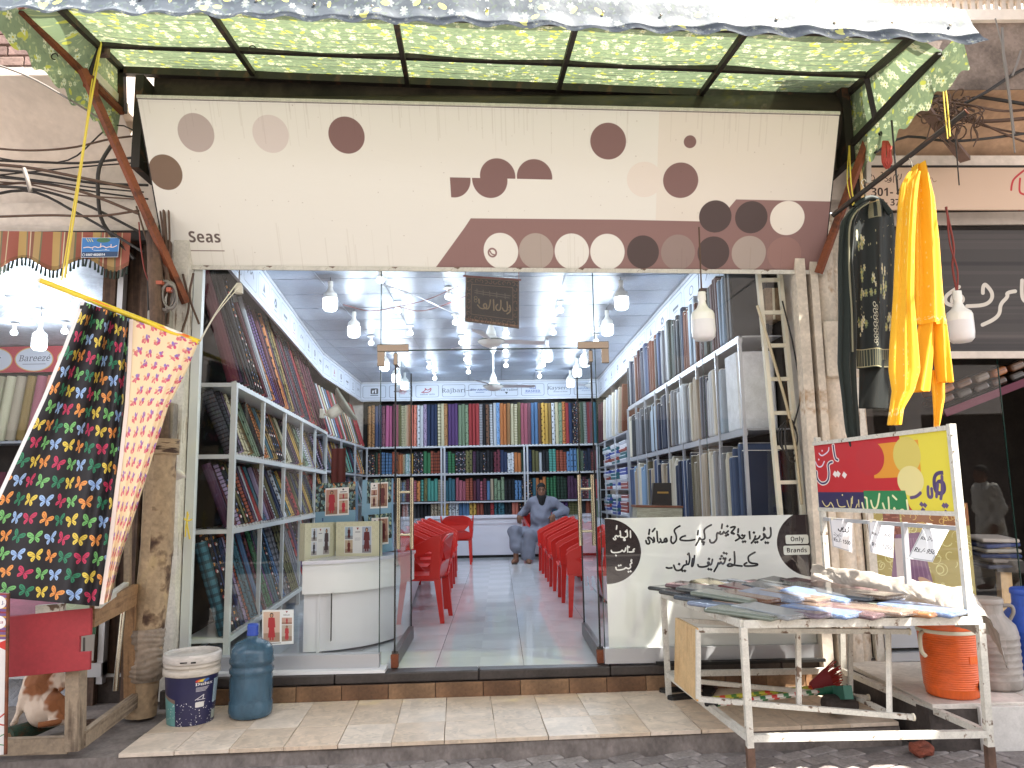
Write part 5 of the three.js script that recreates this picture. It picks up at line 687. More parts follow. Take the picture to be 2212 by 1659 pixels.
  const low = thing('fabric_rolls', 'dark red fabric rolls crowded on the lower shelf of the left shop', 'fabric rolls'); low.userData.kind = 'stuff'; mesh('rolls', Array.from({ length: 24 }, (_, i) => rollShape(0.056, 0.4, 1).clone().translate(-6.8 + i * 0.125, 1.39, -9.74)), cloth('maroon'), low).userData.kind = 'stuff';
  const va = thing('striped_valance', 'faded striped valance with scalloped fringe hanging over the left shop front', 'valance');
  const A = pz(-120, 497, -5.3), B = pz(283, 503, -5.3), st = drawn(512, 128, (g, w, h) => { let x = 0; const cols = ['#8f5244', '#a98c58', '#75705a', '#9a5a4a', '#bdb093', '#7c5142', '#a2875a', '#6b6850', '#8f5545', '#b3a484']; let i = 0; while (x < w) { const ww = [46, 34, 6, 10, 5, 14, 30, 8, 22, 5][i % 10]; g.fillStyle = cols[i % 10]; g.fillRect(x, 0, ww, h); x += ww; i++; } g.fillStyle = 'rgba(90,70,40,.35)'; g.fillRect(0, h - 16, w, 16); }, 1); st.repeat.set(1.25, 1);
  const dep = (u) => 0.24 + 0.045 * Math.cos((u * 3.1 + 0.15) * Math.PI * 2);
  mesh('cloth', sheet((u, v) => { const p = A.clone().lerp(B, u); p.y -= v * dep(u); p.z += 0.012 * Math.sin(u * 40) * v; return [p, p.x, 1 - v]; }, 70, 6), std('#ffffff', 0.9, { map: st }), va);
  const fr = mesh('fringe', Array.from({ length: 46 }, (_, i) => { const u = (i + 0.5) / 46, p = A.clone().lerp(B, u); return rod(V(p.x, p.y - dep(u) + 0.005, p.z), V(p.x + rr(-0.008, 0.008), p.y - dep(u) - 0.055, p.z + 0.005), 0.006, 0.009, 6); }), std('#2f3a34', 0.9), va); fr.userData.kind = 'stuff';
  const k = zoomed(0, 560, 3.456), pb = thing('phone_poster', 'small blue advertising poster with a phone number on the striped valance', 'poster'), Z = -5.27;
  mesh('sheet', slab(pz(...k(708, 118), Z), pz(...k(1035, 118), Z), pz(...k(1018, 285), Z), pz(...k(700, 290), Z), 0.004), std('#ffffff', 0.5, { map: drawn(330, 172, (g, w, h) => { g.fillStyle = '#2f6fae'; g.fillRect(0, 0, w, h); g.fillStyle = '#1d3a5e'; g.fillRect(0, 124, w, 48); g.fillStyle = '#3a6a4a'; g.beginPath(); g.ellipse(190, 22, 60, 22, 0, 0, 7); g.fill(); brush(g, [[40, 10, 60, 36], [60, 10, 80, 36], [80, 10, 100, 36]], 5, '#d8c84a'); brush(g, [[310, 70, 280, 90, 250, 78, 220, 92, 190, 70, 150, 92, 120, 76, 90, 92, 60, 80, 20, 88], [260, 60, 262, 86], [170, 54, 172, 86], [100, 100], [220, 104]], 7, '#e6c8b8'); brush(g, [[250, 112, 200, 108, 160, 114, 110, 110]], 4, '#c8d8e4'); g.fillStyle = '#e8e8e8'; g.font = 'bold 27px sans-serif'; g.fillText('0307-6826514', 42, 158); g.strokeStyle = '#e8e8e8'; g.lineWidth = 3; g.beginPath(); g.arc(22, 149, 11, 0, 7); g.stroke(); g.strokeRect(1, 1, w - 2, h - 2); }) }), pb);
}
// ---------------------------------------------------------------- between the shops: column, pipes, meters, cables
{
  const c = thing('brown_column', 'dirty brown ribbed column between the left shop and the white post', 'column');
  const P = (x0, x1, z0, z1, y0 = 0.05, y1 = 3.3) => bb(x0, x1, y0, y1, z0, z1);
  mesh('face', [P(-2.86, -2.42, -5.8, -5.56)], M.brownWall, c); for (const [x0, x1, z] of [[-2.84, -2.75, -5.46], [-2.56, -2.5, -5.44], [-2.49, -2.45, -5.48], [-2.44, -2.41, -5.45]]) mesh('rib', P(x0, x1, -5.57, z), M.brownWall, c); mesh('gap', P(-2.41, -2.385, -5.7, -5.6), M.black, c);
  const p = thing('drain_pipe', 'rusty cream drain pipe wrapped in plastic near its foot, beside the red table', 'pipe', V(0, 0, 0)), b = py(325, 1535, PLAT), x = b.x, z = -5.12, tp = pz(345, 965, z);
  mesh('lower_pipe', tube([V(b.x - 0.02, PLAT, z), V(b.x, 0.5, z), V(tp.x, tp.y * 0.6, z - 0.02), V(tp.x, tp.y, z - 0.02)], 0.098, 24, 16), M.pipe, p); mesh('plastic_wrap', sheet((u, v) => { const an = u * 6.2832, y = lerp(0.3, 0.62, v), n = N2[(Math.floor(u * 255) * 2 % 512) + 512 * Math.floor(v * 500 % 512)] - 0.5, r = 0.108 + 0.0018 * Math.sin(v * 60 + Math.sin(an * 2 + v * 5) * 2.5) + 0.006 * Math.sin(v * 9) + n * 0.02 * Math.sin(Math.PI * u); return [V(b.x - 0.005 + Math.sin(an) * r, y, z + Math.cos(an) * r), u * 0.6, v * 0.3]; }, 40, 60), phys('#9d8c7a', 0.5, { map: D2 }), p);
  mesh('collar', [new THREE.CylinderGeometry(0.115, 0.115, 0.1, 18).translate(tp.x, tp.y, z - 0.02)], M.pipe, p); mesh('upper_pipe', rod(V(tp.x - 0.02, tp.y, z - 0.1), pz(332, 505, z - 0.1), 0.05), M.brownWall, p); mesh('white_pipe', rod(pz(338, 720, -5.3), pz(330, 600, -5.3), 0.025), M.cream, p);
  const e = thing('electric_meter', 'white electric meter with a dark display at the top of the brown column', 'meter', pz(346, 697, -5.35)); mesh('case', rbx(0.16, 0.17, 0.07, 0.012), std('#b9b4aa', 0.5, { map: D1 }), e); mesh('display', rbx(0.085, 0.032, 0.006, 0.002, -0.01, 0.045, 0.037), M.blackGloss, e); mesh('keys', [0, 1, 2, 3].map((i) => bx(0.014, 0.008, 0.004, -0.04 + i * 0.02, 0.008, 0.037)), M.charcoal ?? M.black, e);
  const e2 = thing('electric_meter', 'old brown meter box half hidden behind the pink flowered cloth', 'meter', pz(352, 912, -5.3)); mesh('case', rbx(0.17, 0.26, 0.1, 0.015), std('#8f8272', 0.6, { map: D2 }), e2); mesh('window', rbx(0.07, 0.1, 0.01, 0.003, 0.0, 0.06, 0.05), std('#c9c8b0', 0.3), e2); mesh('socket', [rbx(0.03, 0.02, 0.01, 0.003, -0.03, -0.06, 0.05), rbx(0.03, 0.02, 0.01, 0.003, 0.02, -0.06, 0.05)], M.black, e2);
  const bag = single('plastic_bag', thick(sheet((u, v) => { const a = u * Math.PI * 2, r = table([[0, 0.02], [0.2, 0.03], [0.45, 0.02], [0.6, 0.06], [0.85, 0.075], [1, 0.01]], v)[1], q = pz(371, lerp(978, 1040, v), -5.2), n = 1 + 0.35 * Math.sin(a * 3 + v * 9); return [V(q.x + Math.cos(a) * r * n, q.y, q.z + Math.sin(a) * r * 0.5 * n)]; }, 20, 14), 0.001), phys('#d8d2cc', 0.4, { transmission: 0.2 }), 'knotted white plastic bag hanging beside the drain pipe', 'plastic bag'); void bag;
  // the bundle of cables on the column
  const cb = thing('cable_bundle', 'tangled bundle of brown and grey cables coiled on the column left of the signboard', 'cables'), Z = -5.3;
  mesh('bundle', Array.from({ length: 9 }, (_, i) => tube([pz(300 + i * 8 + rr(-6, 6), 470 + rr(-30, 10), Z), pz(330 + i * 4 + rr(-6, 6), 545, Z + 0.04), pz(352 + rr(-14, 16), 610, Z + 0.06), pz(345 + rr(-20, 20), 650, Z + 0.03), pz(338 + rr(-16, 24), 700, Z)], rr(0.006, 0.012))), M.cableBrown, cb);
  mesh('coil', [0, 1, 2, 3].map((i) => new THREE.TorusGeometry(0.1 - i * 0.008, 0.011, 7, 24).scale(0.62, 1.15, 1).rotateZ(rr(-0.2, 0.2)).translate(...pz(352 + i * 5, 640, Z + 0.06 + i * 0.014).toArray())), M.cableGrey, cb); mesh('tape', [bx(0.05, 0.025, 0.05, ...pz(345, 612, Z + 0.1).toArray()), bx(0.03, 0.03, 0.05, ...pz(367, 627, Z + 0.1).toArray())], std('#a4523c', 0.6), cb);
  mesh('junction', rbx(0.16, 0.28, 0.07, 0.03, ...pz(345, 560, Z).toArray()), M.brownWall, cb);
  const lines = [[[-60, 315], [60, 325], [160, 318], [240, 300], [330, 290]], [[-60, 330], [60, 350], [150, 345], [250, 270], [330, 310]], [[-40, 345], [80, 350], [180, 352], [290, 340]], [[-60, 352], [60, 362], [180, 385], [300, 410]], [[-60, 362], [80, 375], [200, 395], [320, 400]], [[-60, 372], [70, 388], [200, 405], [310, 415]], [[-60, 390], [60, 398], [160, 420], [290, 430]], [[-60, 400], [80, 410], [180, 440], [300, 500]], [[-60, 430], [60, 412], [170, 462], [310, 545]], [[-60, 470], [100, 465], [220, 466], [300, 455]], [[-60, 378], [80, 392], [190, 412], [320, 430]], [[-60, 384], [60, 372], [180, 360], [320, 350]], [[-60, 405], [70, 395], [170, 412], [300, 462]], [[250, 300], [215, 360], [212, 420], [222, 480], [290, 560]]];
  lines.forEach((l, i) => single('overhead_cable', tube(l.map(([x, y], j) => pz(x, y, -5.25 + Math.sin(i * 2 + j) * 0.06)), i === 13 ? 0.013 : rr(0.005, 0.011)), i % 3 ? M.cable : M.cableBrown, i === 13 ? 'thick black cable looping down beside the yellow rope at left' : `dark overhead cable over the left shop, ${ord(i + 1)} from the top of the bundle`, 'cable', i === 13 ? undefined : 'cables strung over the left shop'));
  single('overhead_cable', tube([pz(-60, 122, -4.85), pz(60, 165, -4.85), pz(150, 215, -4.85), pz(225, 262, -4.9)], 0.007), M.cableGrey, 'pale steel cable slanting across the plaster under the left awning hem', 'cable');
  single('cable_strap', tube([pz(52, 364, -5.1), pz(60, 390, -5.08), pz(66, 415, -5.1)], 0.014), M.cableGrey, 'grey metal strap clasping the cable bundle at far left', 'strap');
  single('wire', tube([pz(300, 480, -5.2), pz(305, 540, -5.2), pz(318, 600, -5.22), pz(345, 640, -5.22)], 0.005), M.redWire, 'thin red wire dangling beside the striped valance', 'wire');
  single('wire', tube([pz(322, 500, -5.35), pz(320, 600, -5.35), pz(322, 720, -5.35), pz(325, 800, -5.35)], 0.008), M.cable, 'black wire running straight down the left shop corner', 'wire');
  for (const [i, l] of [[0, [[418, 590], [410, 640], [430, 700]]], [1, [[395, 592], [408, 660], [392, 720]]]].entries()) single('loose_wire', tube(l[1].map(([x, y]) => pz(x, y, -5.36)), 0.008), M.cableBrown, ['brown wire curling over the top of the white left post', 'brown cable hanging behind the white left post'][i], 'wire');
  single('yellow_ribbon', [tube([pz(398, 1120, -5.36), pz(405, 1125, -5.35), pz(415, 1122, -5.36)], 0.006), tube([pz(405, 1105, -5.35), pz(404, 1130, -5.35), pz(410, 1165, -5.35)], 0.006), tube([pz(407, 1110, -5.35), pz(402, 1135, -5.35), pz(400, 1160, -5.35)], 0.005)], M.yellowRope, 'yellow ribbon knotted around the white left post', 'ribbon');
}
// ---------------------------------------------------------------- printed cloths hung on a stick
{
  const A = pz(88, 606, -4.55), B = pz(430, 739, -4.5), stickTex = drawn(256, 64, (g, w, h) => { g.fillStyle = '#dcc02c'; g.fillRect(0, 0, w, h); for (let i = 0; i < 26; i++) { g.fillStyle = pick(['#c8342c', '#efe8d8', '#d8641e', '#e0c84a']); g.beginPath(); g.arc(rnd() * w, rnd() * h, rr(4, 12), 0, 7); g.fill(); } }, 1);
  const s = thing('cloth_stick', 'stick wrapped in yellow and red flowered paper, hung by yellow rope at left', 'stick'); mesh('stick', rod(A, B, 0.017), std('#ffffff', 0.4, { map: stickTex }), s); mesh('end_cap', new THREE.SphereGeometry(0.018, 10, 8).translate(A.x, A.y, A.z), M.cream, s);
  single('string', [tube([B.clone(), pz(470, 670, -4.8), pz(512, 612, -5.2)], 0.004), tube([B.clone().add(V(0, -0.01, 0)), pz(466, 680, -4.8), pz(516, 620, -5.2)], 0.003)], M.stringWhite, 'pale string from the cloth stick up to the signboard', 'string');
  const bf = drawn(1024, 1024, (g, w) => {
    g.fillStyle = '#1a1519'; g.fillRect(0, 0, w, w); const cols = [['#d99048', '#a8582c'], ['#93aed0', '#6078a8'], ['#2f7a58', '#1c4836'], ['#b83254', '#7c2038'], ['#d6bc4c', '#9c7e2c'], ['#74b068', '#447a40']];
    const step = w / 6; for (let r = 0; r < 6; r++) for (let c = 0; c < 6; c++) { const x = (c + 0.5) * step + (r % 2) * step * 0.35 - step * 0.2, y = (r + 0.5) * step, [a, b] = cols[(c * 2 + r * 5 + (c > 2 ? 1 : 0)) % 6], k = step * 0.4;
      for (const dx of [-w, 0, w]) { g.save(); g.translate(x + dx, y); g.rotate([-0.3, 0.25, 0.1, -0.1, 0.35, -0.2][(c + r) % 6]); for (const s of [-1, 1]) { g.save(); g.scale(s, 1);
        g.fillStyle = a; g.beginPath(); g.moveTo(2, -2); g.bezierCurveTo(k * 0.3, -k * 0.9, k * 1.15, -k * 1.0, k * 1.05, -k * 0.5); g.bezierCurveTo(k, -k * 0.1, k * 0.5, k * 0.1, 2, k * 0.08); g.fill(); g.beginPath(); g.moveTo(2, 0); g.bezierCurveTo(k * 0.6, k * 0.05, k * 0.85, k * 0.35, k * 0.62, k * 0.7); g.bezierCurveTo(k * 0.42, k * 0.95, k * 0.2, k * 0.5, 2, k * 0.2); g.fill();
        g.strokeStyle = b; g.lineWidth = 5; g.beginPath(); g.moveTo(4, -4); g.lineTo(k * 0.8, -k * 0.62); g.moveTo(4, 0); g.lineTo(k * 0.8, -k * 0.3); g.moveTo(4, 6); g.lineTo(k * 0.5, k * 0.5); g.stroke(); g.fillStyle = b; g.beginPath(); g.arc(k * 0.78, -k * 0.55, 6, 0, 7); g.arc(k * 0.45, k * 0.5, 6, 0, 7); g.fill(); g.restore(); } g.fillStyle = '#1a1519'; g.fillRect(-3, -k * 0.35, 6, k * 0.7); g.restore(); } } }, 1);
  bf.repeat.set(1 / 0.62, 1 / 0.68);
  const R1 = [[183, 652, 284, 690, -4.5], [143, 755, 277, 785, -4.44], [100, 860, 268, 885, -4.38], [52, 965, 258, 985, -4.32], [0, 1078, 246, 1090, -4.27], [-45, 1185, 232, 1200, -4.24], [-85, 1283, 216, 1310, -4.22]];
  const c1 = thing('butterfly_cloth', 'black cloth printed with rows of coloured butterflies, draped over the left stick', 'cloth');
  const surf = (R, W, L, amp, n) => (u, v) => { const [xl, yl, xr, yr, z] = along(R, v), uu = u + 0.028 * (1 - v * 0.6) * Math.sin(u * Math.PI * 2 * n), f = Math.sin(u * Math.PI * 2 * n + 0.6 + v * 0.8) * amp * (1 - v * 0.45) + Math.sin(u * 17 + v * 5) * amp * 0.22 + (u > 0.72 ? Math.sin((u - 0.72) * 60) * amp * 0.5 : 0); const p = pz(lerp(xl, xr, uu), lerp(yl, yr, uu), z + f); return [p, u * W, (1 - v) * L]; };
  mesh('cloth', thick(sheet(surf(R1, 0.86, 1.86, 0.03, 2.6), 90, 60), 0.003), phys('#ffffff', 0.75, { map: bf, sheen: 0.2 }), c1);
  mesh('selvedge', thick(sheet((u, v) => { const [p] = surf(R1, 1, 1, 0.03, 2.6)(0, v); return [V(p.x + (u - 1) * 0.026, p.y, p.z - 0.004 + u * 0.002)]; }, 2, 60), 0.003), std('#dcd8d6', 0.8), c1);
  const pf = drawn(1024, 1024, (g, w) => { g.fillStyle = '#e4cba4'; g.fillRect(0, 0, w, w); for (let r = 0; r < 11; r++) for (let c = 0; c < 9; c++) { const x = (c + 0.5) * w / 9 + (r % 2) * w / 18 + rr(-14, 14), y = (r + 0.5) * w / 11 + rr(-8, 8); for (const [dx, dy, col, rad] of [[-20, 16, '#c65a62', 11], [-6, 6, '#cf7a72', 10], [10, -8, '#8a62a8', 12], [4, -24, '#7a6cb8', 9], [20, 8, '#c43c64', 11], [-26, -6, '#d29a78', 8], [24, -20, '#9c5a9a', 9], [0, 24, '#c4526a', 7]]) { g.fillStyle = col; g.globalAlpha = 0.85; g.beginPath(); g.ellipse(x + dx + rr(-5, 5), y + dy + rr(-5, 5), rad * 1.5, rad * 0.95, rnd() * 3, 0, 7); g.fill(); } g.globalAlpha = 0.8; g.strokeStyle = '#b8607a'; g.lineWidth = 3; g.beginPath(); g.moveTo(x - 34, y + 30); g.quadraticCurveTo(x, y, x + 34, y - 34); g.stroke(); g.globalAlpha = 1; } }, 1); pf.repeat.set(1.05, 1.05);
  const R2 = [[285, 690, 427, 738, -4.5], [281, 790, 402, 800, -4.44], [275, 880, 362, 880, -4.4], [263, 990, 328, 990, -4.34], [250, 1090, 296, 1095, -4.3], [237, 1200, 262, 1200, -4.27], [221, 1305, 238, 1298, -4.24]];
  const c2 = thing('floral_cloth', 'yellow cloth with pink and purple flowers hanging beside the butterfly cloth', 'cloth'); mesh('cloth', thick(sheet(surf(R2, 0.5, 1.7, 0.014, 1.4), 40, 60), 0.003), phys('#ffffff', 0.75, { map: pf, sheen: 0.2 }), c2);
  mesh('selvedge', thick(sheet((u, v) => { const [p] = surf(R2, 1, 1, 0.014, 1.4)(0, v); return [V(p.x + (u - 0.6) * 0.022, p.y, p.z + 0.004)]; }, 2, 60), 0.003), std('#e2cfc4', 0.8), c2);
  const cl = mesh('clip', bx(0.03, 0.02, 0.02, ...pz(180, 664, -4.48).toArray()), M.black, c1); void cl;
}
// ---------------------------------------------------------------- red table, its junk and what stands on the step
{
  const Z = -4.34, t = thing('red_table', 'worn wooden table with a red front board under the hanging cloths', 'table');
  const k = zoomed(0, 1440, 3.456), Q = (x, y, z = Z) => pz(...k(x, y), z);
  const redPaint = std('#ffffff', 0.65, { map: twoTone('#a83238', '#8c2a30', 0.5, 0.5, 0.86, 1.1) });
  const sh = new THREE.Shape(), P = [[-150, 372], [78, 352], [560, 300], [798, 278], [795, 500], [700, 515], [695, 655], [790, 650], [785, 800], [400, 838], [75, 868], [-150, 880]].map(([x, y]) => Q(x, y)); P.forEach((p, i) => i ? sh.lineTo(p.x, p.y) : sh.moveTo(p.x, p.y));
  mesh('front_board', new THREE.ExtrudeGeometry(sh, { depth: 0.018, bevelEnabled: true, bevelSize: 0.002, bevelThickness: 0.002, bevelSegments: 1 }).translate(0, 0, Z), redPaint, t);
  mesh('table_top', slab(Q(-150, 140, -5.1), Q(540, 165, -5.1), Q(560, 300), Q(-150, 365), 0.02), std('#a8566c', 0.7, { map: D1 }), t);
  mesh('leg', bar(Q(650, 790, Z - 0.05), Q(640, 1505, Z - 0.05), 0.075, 0.055), M.woodGrey, t); mesh('leg', bar(Q(715, 790, Z - 0.09), Q(700, 1490, Z - 0.09), 0.03, 0.04), M.woodGrey, t); mesh('leg', bar(Q(1135, 110, -5.05), Q(1140, 1040, -5.05), 0.07, 0.07), M.wood, t);
  mesh('side_rail', bar(Q(795, 340, Z - 0.06), Q(1170, 160, -5.05), 0.03, 0.13), M.wood, t); mesh('stretcher', bar(Q(-160, 1480, Z - 0.06), Q(600, 1455, Z - 0.06), 0.04, 0.085), M.woodGrey, t); mesh('stretcher', bar(Q(715, 1410, Z - 0.08), Q(1165, 1075, -5.02), 0.035, 0.085), M.woodGrey, t);
  mesh('tube_end', [bar(Q(320, 290, Z + 0.0), Q(560, 272, Z + 0.0), 0.03, 0.045)], M.whiteMetal, t); mesh('tube_end', [bar(Q(845, 252, Z + 0.02), Q(1110, 62, -5.1), 0.03, 0.035)], M.whiteMetal, t);
  mesh('display_frame', [bar(pz(240, 1290, -5.0), pz(244, 930, -5.0), 0.035), bar(pz(275, 1285, -5.05), pz(279, 930, -5.05), 0.035), bar(pz(236, 1288, -5.0), pz(278, 1286, -5.05), 0.03)], M.woodGrey, t); mesh('metal_tube', rod(pz(267, 1317, -4.98), pz(249, 1492, -4.98), 0.016), M.steel, t);
  const ps = thing('printed_panel', 'narrow white and red printed panel standing at the left edge of the photo', 'panel'), L = (x, y) => pz(...k(x, y), -4.15);
  mesh('panel', slab(L(-220, 140), L(72, 150), L(48, 1540), L(-240, 1580), 0.015), std('#ffffff', 0.5, { map: drawn(240, 1024, (g, w, h) => { g.fillStyle = '#d5d0cc'; g.fillRect(0, 0, w, h); g.fillStyle = '#6a4a7c'; g.fillRect(0, 0, w, 300); for (let i = 0; i < 10; i++) { g.fillStyle = i % 2 ? '#b8862c' : '#8c2a34'; g.fillRect(0, i * 30, w, 12); } g.fillStyle = '#dcd8d4'; for (const y of [60, 190]) { g.beginPath(); g.ellipse(180, y, 46, 42, 0, 0, 7); g.fill(); } g.fillStyle = '#4a4a7c'; g.font = 'bold 30px sans-serif'; g.fillText('J.', 196, 72); g.fillStyle = '#8c2a44'; g.font = 'bold 22px sans-serif'; g.fillText('GULB', 150, 198); g.fillStyle = '#c02a24'; g.beginPath(); g.moveTo(160, 330); g.lineTo(236, 300); g.lineTo(230, 370); g.lineTo(180, 350); g.fill(); brush(g, [[190, 800, 230, 770], [170, 830, 225, 850, 236, 830]], 9, '#b03428'); brush(g, [[180, 920, 230, 900], [190, 960, 236, 970]], 6, '#3a7a4a'); }) }), ps); mesh('edge', bar(L(72, 150), L(48, 1540), 0.012), M.rust, ps);
  single('loose_bar', bar(L(-100, 1560).setZ(-3.95), L(190, 1690).setZ(-3.9), 0.05, 0.04), M.whiteMetal, 'pale metal bar lying at the lower left corner of the photo', 'bar');
  const br = thing('old_broom', 'old green and brown broom lying on the ground beneath the red table', 'broom'); mesh('bristles', [aim(new THREE.CylinderGeometry(0.03, 0.055, 0.42, 12).rotateZ(-Math.PI / 2).translate(0.2, 0, 0), py(...k(80, 1390), PLAT + 0.04), py(...k(430, 1265), PLAT + 0.05))], std('#ffffff', 0.95, { map: twoTone('#2f4c3c', '#6b4428', 0.45, 0.3, 0.6, 3, true) }), br); mesh('handle', rod(py(...k(-40, 1420), PLAT + 0.04), py(...k(90, 1385), PLAT + 0.045), 0.02), M.wood, br);
  single('coiled_rope', [0, 1, 2].map((i) => new THREE.TorusGeometry(0.045 - i * 0.01, 0.009, 6, 18).rotateX(Math.PI / 2).translate(...py(...k(765, 1265), PLAT + 0.012 + i * 0.012).toArray())), M.cableBrown, 'small coil of brown rope on the ground behind the table leg', 'rope');
  // paint bucket
  const bp = py(411, 1556, PLAT), bk = thing('paint_bucket', 'used dark blue paint bucket with a white lid on the step', 'bucket', bp);
  const lab = drawn(1024, 512, (g, w, h) => { g.fillStyle = '#242348'; g.fillRect(0, 0, w, h); const o = 512; g.fillStyle = '#5f938f'; g.beginPath(); g.moveTo(o - 260, 190); g.lineTo(o - 90, 270); g.lineTo(o - 90, h); g.lineTo(o - 260, h); g.fill(); g.fillStyle = '#7a6458'; g.beginPath(); g.moveTo(o - 230, 180); g.lineTo(o - 90, 240); g.lineTo(o - 90, 280); g.lineTo(o - 240, 205); g.fill();
    for (const [c, x] of [['#c8342c', 0], ['#d8862c', 14], ['#d8c23c', 26], ['#3a6ab0', 50]]) { g.fillStyle = c; g.beginPath(); g.ellipse(o + 62 + x, 48, 22, 13, -0.4, 0, 7); g.fill(); } g.fillStyle = '#e4e2dc'; g.font = 'bold 40px serif'; g.fillText('Dulux', o + 40, 98); g.fillStyle = '#b8b4b8'; for (let i = 0; i < 4; i++) g.fillRect(o + 46, 118 + i * 12, 90 - i * 8, 6); g.fillStyle = '#d5d2cc'; g.beginPath(); g.roundRect(o + 46, 270, 60, 56, 8); g.fill(); brush(g, [[o + 46, 246, o + 100, 200], [o + 100, 200, o + 96, 240], [o + 60, 246, o + 110, 246]], 7, '#c9c6c6');
    g.fillStyle = '#a9bcc4'; g.fillRect(o + 180, 60, 110, 250); g.fillStyle = '#5c7c94'; for (let i = 0; i < 14; i++) g.fillRect(o + 188, 74 + i * 16, rr(50, 94), 5); g.fillStyle = '#9fa89a'; g.fillRect(o + 180, 390, 110, 90); g.fillStyle = '#d8d6d4'; for (let i = 0; i < 240; i++) { g.beginPath(); g.ellipse(rnd() * w, 260 + rnd() * 250, rr(1, 4), rr(1, 9), rr(-0.6, 0.6), 0, 7); g.fill(); } });
  lab.wrapS = THREE.RepeatWrapping; lab.offset.set(0, 0);
  const H = 0.4, wall = sheet((u, v) => { const a = u * Math.PI * 2 + Math.PI, r = lerp(0.155, 0.135, v); return [V(Math.sin(a) * r, lerp(0.285, 0.0, v), Math.cos(a) * r), u, 1 - v]; }, 48, 6);
  mesh('body', [wall], phys('#ffffff', 0.4, { map: lab, clearcoat: 0.3 }), bk); mesh('collar', lathe([[0.15, 0.28], [0.168, 0.285], [0.168, 0.315], [0.156, 0.318], [0.156, 0.33], [0.165, 0.332], [0.165, 0.345], [0.156, 0.348], [0.157, 0.36]], 40), std('#d8cec0', 0.5, { map: D1 }), bk);
  mesh('lid', lathe([[0.155, 0.352], [0.17, 0.358], [0.17, 0.395], [0.166, 0.408], [0.155, 0.41], [0.15, 0.4], [0.148, 0.378], [0.1, 0.375], [0.001, 0.375]], 40), std('#ddd6ce', 0.45, { map: D1 }), bk); mesh('slot', [bx(0.04, 0.007, 0.004, -0.03, 0.373, 0.169), bx(0.028, 0.009, 0.004, 0.025, 0.371, 0.169)], M.black, bk); mesh('base', new THREE.CylinderGeometry(0.134, 0.134, 0.01, 32).translate(0, 0.005, 0), M.black, bk); bk.rotation.y = 0.25;
  // water bottle
  const wp = py(541, 1546, PLAT), wb = thing('water_bottle', 'large blue plastic water bottle with ribbed rings standing on the step', 'water bottle', wp);
  mesh('body', lathe([[0.001, 0.004], [0.11, 0.0], [0.128, 0.012], [0.134, 0.04], [0.132, 0.09], [0.126, 0.108], [0.131, 0.125], [0.129, 0.24], [0.124, 0.256], [0.134, 0.268], [0.136, 0.288], [0.126, 0.3], [0.126, 0.316], [0.136, 0.325], [0.136, 0.345], [0.129, 0.358], [0.132, 0.385], [0.124, 0.412], [0.1, 0.44], [0.06, 0.46], [0.036, 0.47], [0.031, 0.486], [0.03, 0.53]], 44), phys('#5d86a0', 0.25, { transmission: 0.5, thickness: 0, bumpMap: bumpFine, bumpScale: 0.0006, map: D1 }), wb); mesh('cap', lathe([[0.034, 0.485], [0.036, 0.49], [0.036, 0.5], [0.033, 0.503], [0.034, 0.54], [0.031, 0.555], [0.001, 0.556]], 24), phys('#2a4aa8', 0.35), wb);
}
